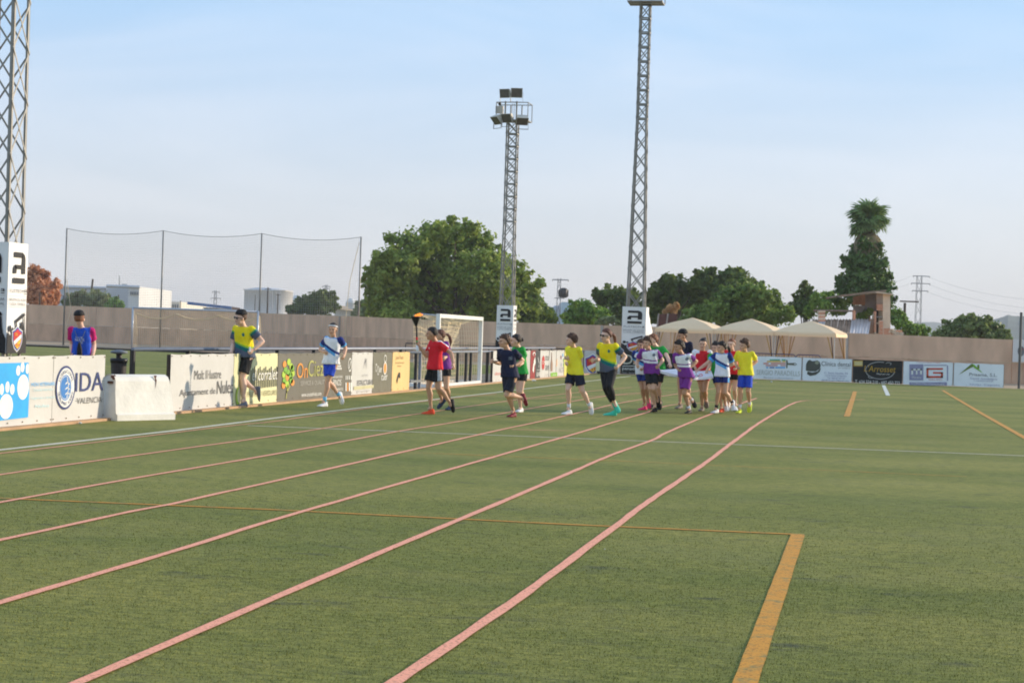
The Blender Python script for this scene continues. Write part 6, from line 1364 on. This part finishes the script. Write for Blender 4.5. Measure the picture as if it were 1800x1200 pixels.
    for x in extra:
        if x == 'cap':
            CP = M('black_cap_cloth', S(34, 31, 32), .75, .1, 12); mb = MB(); n = 24
            rows = []
            for j in range(8):
                ph = math.pi/2*j/7; row = [hc + Uh*(.012*k_) + (Fh*.108*math.cos(q) + Lh*.09*math.sin(q))*(k_*math.cos(ph)*1.02) + Uh*(.118*k_*math.sin(ph)+.03*k_*(1-j/7)) for q in [2*math.pi*i/n for i in range(n)]]; rows.append(row)
            mb.rings(rows, None); cp_ = mb.build('cap', CP, root, True)
            bk_ = -1 if 'capback' in extra else 1
            rows = []
            for t, w_ in ((0, .078), (.4, .074), (.75, .058), (1, .02)):
                c = hp(.078*bk_, 0, .062)+Fh*(bk_*t*.085*k_)-Uh*(t*t*.018*k_); rows.append([c+Lh*(w_*k_*a_)-Fh*(bk_*.02*k_*abs(a_)**2)-Uh*(.012*k_*a_*a_) + Uh*th for th, a_ in ((0, -1), (0, -.5), (0, 0), (0, .5), (0, 1), (.006, 1), (.006, .5), (.006, 0), (.006, -.5), (.006, -1))])
            mb = MB(); mb.rings(rows); link('visor', mb.mesh('visor', [CP], True), cp_)
        if x == 'shades':
            mb = MB(); 
            for sg in (1, -1): mb.ell(hp(.092, sg*.034, .008), (Fh*.008*k_, Lh*.031*k_, Uh*.022*k_), None, 12, 6)
            mb.caps(hp(.094, -.02, .014), hp(.094, .02, .014), .005*k_, .005*k_, 6)
            for sg in (1, -1): mb.caps(hp(.085, sg*.062, .012), hp(-.005, sg*.083, .01), .0045*k_, .0045*k_, 6)
            mb.build('sunglasses', M('dark_sunglasses', S(24, 22, 24), .15, .05, spec=.6), root, True)
        if x == 'headband':
            mb = MB(); n = 28; mb.rings([[hc + Uh*((.03+dz_)*k_+.03*math.cos(q)*k_) + (Fh*.108*math.cos(q)+Lh*.09*math.sin(q))*k_*r_ for q in [2*math.pi*i/n for i in range(n)]] for dz_, r_ in ((-.012, .93), (-.012, .985), (.012, .955), (.012, .9))], None, False); mb.build('headband', CL('white_headband', S(236, 234, 236)), root, True)
        if x == 'watch':
            E, Hn = J['elL'], J['haL']; W = E.lerp(Hn, .72); d = (Hn-E).normalized(); MB().tube(W-d*.018, W+d*.018, .030, .030, 12).build('wristwatch', SH['black'], root, True)
        if x == 'beard': MB().ell(hp(.045, 0, -.085), (Fh*.046*k_, Lh*.052*k_, Uh*.030*k_), None, 14, 8, lambda q: 1+.06*mnoise.noise(q*6)).build('beard', M('stubble_beard', S(160, 118, 98), .8, .2, 40), root, True)
        if x == 'phone': MB().box(J['haL']+F_*.035+UP*.05, (.03, .012, .09)).build('paper_card', CK['white'], root)
        if x == 'backprint':
            Bp = Face(pel - F_*(.068*H*B+.016), -LF_*-1 if False else LF_*1, -F_, up); 
    return J, root, dict(F=F_, L=LF_, up=up, H=H)

Js = {}
A_ = lambda e, es, h, hs: (e, es, h, hs)
# 1 man in cap
Js['man'] = person('man in black cap and yellow club jersey running beside the town hall banner', 1.79, 28, 52, (428, 575), 430, (422.5, 560), A_((461.7, 601.7), 1, (441, 620), -1), A_((410.5, 607), 1, (405, 626), -1),
  ((425.4, 664), -1, (429, 705), 1, (417, 716), -1), ((416.5, 670), -1, (450, 687), 1, (450, 709), -1), 'L', 'club', 'black', 'light', 'brown', 'cap', 'grey', 'white', 'none', .80, 1.02, ('cap', 'shades', 'watch', 'phone'))
# 2 girl with headband
Js['girl'] = person('girl with white headband in blue and white kit before the dark banners', 1.60, 14, 12, (586.5, 594), 581.5, (585, 580.5), A_((607.4, 613), 1, (604, 630), -1), A_((562.8, 615), 1, (571.5, 621.5), -1),
  ((575.3, 671.5), -1, (570.3, 705), 1, (559.5, 715.6), -1), ((577.7, 676), -1, (596, 695.4), 1, (599.6, 712.5), -1), 'L', 'wb', ('royal', 'sky'), 'tan', 'black', 'tied', 'white', 'white', 'sky', .70, .93, ('headband',))
# 3 torch bearer
Js['torch'] = person('boy in red shirt carrying the burning torch', 1.58, 58, 85, (766, 601), 764.5, (758.5, 588), A_((795.5, 624), 1, (798, 645.8), -1), A_((750, 627), -1, (734.3, 606), -1),
  ((771.5, 686.5), -1, (791.5, 709), 1, (793, 729.5), -1), ((753, 682.5), -1, (757.5, 717), 1, (743, 728.6), -1), 'R', 'redlogo', ('black', 'stripe'), 'olive', 'black', 'shaved', 'black', 'black', 'none', .68, .96, (), shoe_r='orange')
# 4 girl behind torch bearer
Js['purple_girl'] = person('girl in purple top with brown ponytail half hidden behind the torch bearer', 1.62, 70, 70, (779, 602), 781.5, (772.5, 591.7), A_((789, 622), 1, (781, 632), -1), A_((772, 620), 1, (764, 628), -1),
  ((784.5, 681.7), -1, (791, 706), 1, (787, 721.5), -1), ((766, 685), -1, (777, 704), 1, (765, 718), -1), 'L', 'purple', 'black', 'tan', 'chestnut', 'tied+tail', 'navy', 'white', 'none', .45, .92)
# 5 navy boy
Js['navy'] = person('boy in navy shirt and navy shorts with rear foot raised', 1.55, 30, 68, (892, 616), 896.5, (886.3, 601.3), A_((918.5, 634.5), 1, (901, 646), -1), A_((878.5, 639.5), 1, (863.8, 636), -1),
  ((890.5, 696), -1, (917.5, 699.5), 1, (922.5, 717.5), 1), ((893.7, 697), -1, (902.3, 722.5), 1, (893, 734), -1), 'R', 'navylogo', 'dark', 'tan', 'brown', 'short', 'maroon', 'white', 'none', .80, 1.0)
# 6 green girl
Js['green_girl'] = person('girl in green shirt with dark hair bun running behind the navy boy', 1.60, 62, 80, (911.5, 611), 915.5, (906, 600), A_((923, 634), 1, (914, 643), -1), A_((906, 632), 1, (899, 640), -1),
  ((914.5, 692), -1, (921, 704), 1, (924, 718), 1), ((911.5, 694), -1, (915, 718), 1, (907.5, 725.5), -1), 'R', 'green', 'black', 'light', 'black', 'tied+bun', 'white', 'white', 'none', .45, .93)
# 7 yellow boy
Js['yellow'] = person('boy in plain yellow shirt, dark shorts and white shoes, left of the sunglasses woman', 1.56, 48, 88, (1008, 611), 1010.5, (1004, 599.3), A_((1020.8, 636.5), 1, (995.5, 631.6), -1), A_((1002, 637), 1, (995, 641.5), -1),
  ((1023, 687.5), -1, (1036.5, 713.5), 1, (1037.5, 731), -1), ((998.6, 685), -1, (1000, 716), 1, (990.5, 729.3), -1), 'R', 'yellow', 'dark', 'light', 'brown', 'short', 'white', 'white', 'white', .72, 1.0, hem=.06)
# 8 woman
Js['woman'] = person('woman in yellow club jersey, sunglasses and black leggings with mint green shoes', 1.72, 28, 55, (1068.5, 604), 1070, (1065, 590), A_((1099, 627), 1, (1085, 646), -1), A_((1053, 631), 1, (1040, 634.5), -1),
  ((1071, 680), -1, (1080.5, 708.5), 1, (1088, 725), -1), ((1065, 682), -1, (1078, 711.5), 1, (1072, 731.2), -1), 'R', 'club', 'black', 'light', 'chestnut', 'long+tail', 'mint', 'mint', 'none', 1.72, .95, ('shades',))
# 9 child white blue behind
Js['child'] = person('child in white and blue kit with hot pink shoes, left of the flag group', 1.46, 25, 25, (1125.5, 619.5), 1129.5, (1126.5, 608), A_((1135, 638), 1, (1129, 650), -1), A_((1116, 636), 1, (1121.5, 645), -1),
  ((1135.5, 684), -1, (1139.5, 705), 1, (1141, 718), -1), ((1129, 684), -1, (1132.7, 708.5), 1, (1126, 721.5), -1), 'R', 'wb', 'deep', 'olive', 'brown', 'short', 'pink', 'pink', 'none', .55, .93, sh_side=None)
# 10 purple boy A
Js['purpleA'] = person('boy in purple and white jersey with black shorts, left of the flag', 1.56, 22, 40, (1140.5, 615.5), 1146, (1137.5, 604.5), A_((1164.5, 634), 1, (1157, 646), -1), A_((1120, 637), 1, (1119.5, 645), -1),
  ((1149, 684), -1, (1155.5, 702.5), 1, (1157, 719), -1), ((1143.5, 684), -1, (1151.5, 713), 1, (1147, 725), -1), 'R', 'pw', 'black', 'tan', 'brown', 'messy', 'black', 'black', 'none', .74, 1.0)
# 11 green boy
Js['green_boy'] = person('auburn haired boy in green shirt holding the left end of the white flag', 1.62, 40, 60, (1154, 610), 1156, (1147, 599.5), A_((1173, 628), -1, (1179, 643), -1), A_((1147, 632), 1, (1140, 640), -1),
  ((1156, 686), -1, (1160, 708), 1, (1157, 719.5), -1), ((1148, 684), -1, (1147, 707), 1, (1142, 719.5), -1), 'R', 'green', 'black', 'light', 'auburn', 'short', 'black', 'black', 'none', .7, 1.0)
# 12 navy cap
Js['navy_cap'] = person('tall person in black cap and navy shirt behind the flag', 1.70, 52, 60, (1204, 602), 1202.5, (1199, 591.5), A_((1213, 627), 1, (1205, 640), -1), A_((1192, 628), 1, (1188, 641), -1),
  ((1208, 687), -1, (1210, 710), 1, (1205, 720.3), -1), ((1193.5, 685), -1, (1195.5, 708.5), 1, (1189, 719), -1), 'R', 'navy', 'dark', 'olive', 'brown', 'cap', 'taupe', 'black', 'none', .5, 1.0, ('cap',))
# 13 purple boy B
Js['purpleB'] = person('boy in purple and white jersey, purple shorts and white socks before the flag', 1.52, 30, 55, (1198, 622.5), 1206, (1193, 611), A_((1224, 636), 1, (1210, 650), -1), A_((1187.5, 643), 1, (1194, 653), -1),
  ((1202.5, 694), -1, (1216, 703.5), 1, (1221.5, 718), -1), ((1203, 697), -1, (1211.5, 719), 1, (1205.5, 727.6), -1), 'R', 'pw', 'purple', 'olive', 'black', 'messy', 'black', 'black', 'white', .74, 1.0)
# 14 red woman
Js['red_woman'] = person('smiling woman in red jersey and red shorts with high black ponytail behind the flag', 1.62, 8, 15, (1234, 617), 1235.5, (1235.5, 606), A_((1249.5, 640), 1, (1244, 653), -1), A_((1221, 641), 1, (1224, 653.5), -1),
  ((1239, 688), -1, (1241, 703), 1, (1242, 717.5), -1), ((1234.5, 689), -1, (1234, 714), 1, (1230.5, 723.4), -1), 'R', 'redwhite', ('red', 'white'), 'tan', 'black', 'tied+high', 'taupe', 'black', 'none', .42, .95)
# 15 white blue boy
Js['wb_boy'] = person('dark haired child in white and blue kit reaching to hold the flag', 1.50, 22, 60, (1270, 622), 1269.5, (1268, 612), A_((1288, 641.5), 1, (1267, 647.5), -1), A_((1242, 640), -1, (1224, 653), 1),
  ((1274.6, 692.5), -1, (1287, 708), 1, (1286, 721.5), -1), ((1263, 692.5), -1, (1259, 717), 1, (1251.5, 726.8), -1), 'R', 'wb', ('deep', 'sky'), 'tan', 'black', 'short+tail', 'white', 'black', 'black', .45, .97)
# 16 green girl hidden
Js['green_hidden'] = person('child in green shirt and orange and white shoes hidden behind the reaching child', 1.50, 30, 35, (1259, 623.5), 1262, (1257.5, 612.5), A_((1268, 643), 1, (1263, 655), -1), A_((1248, 642), -1, (1240, 657), -1),
  ((1272, 693), -1, (1275, 710), 1, (1276, 722), -1), ((1266, 695), -1, (1268.5, 716), 1, (1263, 725.3), -1), 'R', 'green', 'deep', 'tan', 'black', 'short', 'white', 'white', 'none', .45, .93, shoe_r='orange')
# 17 red girl
Js['red_girl'] = person('girl in red shirt and black shorts behind the rightmost boy in yellow', 1.58, 20, 30, (1287, 617.5), 1288.5, (1285.5, 606.5), A_((1299, 639), 1, (1293, 650), -1), A_((1276, 638), 1, (1280, 650), -1),
  ((1291, 688), -1, (1293, 709), 1, (1293.5, 722.5), -1), ((1280.5, 688), -1, (1280, 711), 1, (1277, 722.3), -1), 'L', 'red', 'black', 'light', 'auburn', 'tied+bun', 'white', 'white', 'none', .42, .93)
# 18 rightmost yellow boy
Js['right_boy'] = person('rightmost boy in yellow shirt, royal blue shorts and lime shoes', 1.54, 16, 58, (1309.5, 619), 1311, (1307.5, 608.5), A_((1329.5, 635.5), 1, (1315, 648), -1), A_((1293, 638), 1, (1296, 648), -1),
  ((1314.8, 690.5), -1, (1317.7, 711), 1, (1315.5, 725), -1), ((1301.4, 687.5), -1, (1300.5, 717), 1, (1295.5, 726.9), -1), 'R', 'yellow', 'royal', 'tan', 'brown', 'messy', 'lime', 'lime', 'white', .80, .98)
# 19 seen from behind, beyond the banner
Js['back'] = person('person in blue shirt with magenta sleeves seen from behind beyond the paw banner', 1.68, 180, 172, (143, 576), 144, (139.5, 561), A_((126, 605), 1, (128, 627), -1), A_((165, 606), 1, (163, 628), -1),
  ((138, 676), -1, (137, 720), 1, (136, 723), 1), ((153, 676), -1, (153, 720), 1, (154, 723), 1), 'L', 'bluemag', 'black', 'light', 'auburn', 'cap', 'grey', 'white', 'none', .8, 1.02, ('cap', 'capback') if False else ('cap',), group=None, zfix=33.0)
flush()
# the one seen from behind: back print and sling bag
J, root, fr_ = Js['back']; Fb = Face(J['pel'] - fr_['F']*(.1), -fr_['L'], -fr_['F'], fr_['up']); Hh = fr_['H']
# standing leg of the far person is straightened on the ground by its own builder values; the print sits on the shirt back
dep = bpy.context.evaluated_depsgraph_get(); dep.update()
shirt = [c for c in root.children if c.name.startswith('shirt')][0]
from mathutils.bvhtree import BVHTree
bvh = BVHTree.FromObject(shirt, dep); imw = shirt.matrix_world.inverted()
def on_back(u, v):
    o_ = J['pel'] - fr_['F']*.6 + fr_['L']*(-u) + fr_['up']*v; q = bvh.ray_cast(imw @ o_, (imw.to_3x3() @ fr_['F']).normalized()); p = shirt.matrix_world @ q[0] if q[0] else o_+fr_['F']*.48
    return p - fr_['F']*.006
def back_text(mb, st, u0, v0, u1, v1, m):
    vs, fs = text_geo(st); mb.add([on_back((u0+x*(u1-u0)), v0+y*(v1-v0)) for x, y in vs], fs, m)
mb = MB(); sgn_ = 1
rt = R0.dot(-fr_['L']); uu = (lambda a: a) if rt > 0 else (lambda a: -a)
back_text(mb, 'CLUB', uu(-.075), .315, uu(.045), .335, CK['white']); back_text(mb, 'NULES', uu(-.085), .26, uu(.075), .305, CK['white']); back_text(mb, '10K', uu(-.02), .215, uu(.05), .25, CK['white'])
mb.build('back_print', None, root)
bag_p = on_back(uu(.0), .08); mb = MB(); mb.rings([[bag_p - fr_['F']*(.03+.03*b_) + fr_['L']*(a_*.045*k) + fr_['up']*h for a_, b_ in ((-1, 0), (-.7, .8), (0, 1), (.7, .8), (1, 0), (0, -.6))] for k, h in ((.8, -.2), (1.1, -.1), (1, .05), (.6, .13), (.2, .16))])
o = mb.build('sling_bag', SH['black'], root, True)
mb = MB(); mb.path([on_back(uu(-.09), .44), on_back(uu(-.06), .36), on_back(uu(-.01), .22)], .005, 5); mb.path([on_back(uu(.09), .44), on_back(uu(.06), .36), on_back(uu(.01), .22)], .005, 5); mb.build('bag_cord', CK['grey'], root)

# torch with flame
J, root, fr_ = Js['torch']; hnd = J['haR']; Zt = (hnd-CAMP).dot(FW); tp_ = PZ(730.5, 556, Zt); bt_ = PZ(733.8, 616, Zt); ax_ = (tp_-bt_).normalized()
e = empty('torch', bt_, 'black ceremonial torch with small orange flame held up by the boy in red', 'torch'); o1 = ax_.orthogonal().normalized(); o2 = ax_.cross(o1)
def lathe_ax(p, prof, n=14): return MB().rings([[p+ax_*h+o1*(r*math.cos(6.283*i/n))+o2*(r*math.sin(6.283*i/n)) for i in range(n)] for r, h in prof])
T_ = (tp_-bt_).length; TB = M('black_torch_metal', S(26, 24, 26), .4, .1)
lathe_ax(bt_, [(.010, 0), (.014, .02), (.014, T_*.74), (.02, T_*.76)]).build('shaft', TB, e, True)
lathe_ax(bt_, [(.012, T_*.70), (.024, T_*.745), (.055, T_*.86), (.082, T_*.955), (.088, T_*.985), (.084, T_), (.07, T_*.97), (.001, T_*.9)], 18).build('bowl', TB, e, True)
lathe_ax(bt_, [(.016, T_*.30), (.018, T_*.32), (.018, T_*.37), (.016, T_*.39)]).build('red_ring', CK['red'], e, True); lathe_ax(bt_, [(.016, T_*.25), (.018, T_*.26), (.018, T_*.295), (.016, T_*.30)]).build('green_ring', CK['green'], e, True)
lathe_ax(bt_, [(.016, -.02), (.024, .0), (.026, .06), (.018, .10)]).build('white_grip', CK['white'], e, True)
FL = bpy.data.materials.new('flame'); FL.use_nodes = True; nn_ = FL.node_tree; nn_.nodes.clear(); oo = nn_.nodes.new('ShaderNodeOutputMaterial'); em = nn_.nodes.new('ShaderNodeEmission'); em.inputs[0].default_value = (1, .27, .04, 1); em.inputs[1].default_value = 1.1; nn_.links.new(em.outputs[0], oo.inputs[0])
mb = MB(); f0 = bt_+ax_*(T_*.97); blow = R0
for (a, b_, r0, r1) in ((.01, .07, .04, .03), (.03, .12, .032, .012), (.02, .07, .026, .006)):
    mb.caps(f0+blow*(a*1.0)+UP*(.02+a*.15), f0+blow*(b_*.95)+UP*(.035+b_*.1*(1+r0*9)), r0*.8, r1, 9)
mb.v = [tuple(V(v)+V((.015, .01, .022))*mnoise.noise(V(v)*17)) for v in mb.v]; mb.build('flame', FL, e, True)

# white flag carried flat by the group
pxs = [((1160, 650), 39.6), ((1190, 648), 40.2), ((1221, 652.5), 40.3), ((1250, 650.5), 40.4)]; pxn = [((1161, 651.5), 39.3), ((1190, 658.5), 39.2), ((1221, 664), 39.25), ((1254, 660.5), 39.7)]
def lerp_px(L, t):
    k = t*(len(L)-1); i = min(int(k), len(L)-2); f_ = k-i; return ((L[i][0][0]*(1-f_)+L[i+1][0][0]*f_, L[i][0][1]*(1-f_)+L[i+1][0][1]*f_), L[i][1]*(1-f_)+L[i+1][1]*f_)
rows = []
for i in range(25):
    t = i/24; (pa_, za), (pb_, zb_) = lerp_px(pxs, t), lerp_px(pxn, t); A, B = PZ(*pa_, za), PZ(*pb_, zb_); row = []
    for j in range(11):
        q = j/10; p = A.lerp(B, q); row.append(p - UP*(.05*math.sin(math.pi*q)*math.sin(math.pi*t)) + UP*(.018*mnoise.noise(V((t*5, q*3, 2)))))
    for h in (.02, .045): row.append(B - UP*h*(1.0+.3*math.sin(t*9)) + D0*.01)
    rows.append(row)
mb = MB(); mb.rings(rows, None, False, False); e = mb.build('flag', M('white_flag_cloth', S(234, 230, 236), .8, .05, 3, .2, 8), None, True)
tag(e, 'white flag carried horizontally between the runners at waist height', 'flag')
for r_c, cx in ((CK['royal'], .62), (CK['black'], .70), (CK['red'], .78)):
    pts = []
    for i in range(17):
        a = 6.283*i/16; t = cx+.035*math.cos(a); q = .5+.2*math.sin(a); (pa_, za), (pb_, zb_) = lerp_px(pxs, t), lerp_px(pxn, t); p = PZ(*pa_, za).lerp(PZ(*pb_, zb_), q) - UP*(.05*math.sin(math.pi*q)*math.sin(math.pi*t)) + UP*(.018*mnoise.noise(V((t*5, q*3, 2)))+.004); pts.append(p)
    mb = MB(); mb.path(pts, .006, 5); mb.build('printed_ring', r_c, e)
# ================================================================== summer haze between camera and hills
hz_ = MB(); hz_.box((0, 1300, 24), (3600, 3400, 50)); hz_o = hz_.build('haze', None); hz_o['kind'] = 'stuff'
hm_ = bpy.data.materials.new('haze_air'); hm_.use_nodes = True; hn = hm_.node_tree; hn.nodes.clear(); ho = hn.nodes.new('ShaderNodeOutputMaterial'); hv = hn.nodes.new('ShaderNodeVolumePrincipled')
hv.inputs['Color'].default_value = (.92, .93, .96, 1); hv.inputs['Density'].default_value = .0003; hn.links.new(hv.outputs[0], ho.inputs['Volume']); hz_o.data.materials.append(hm_)
hm_.cycles.homogeneous_volume = True
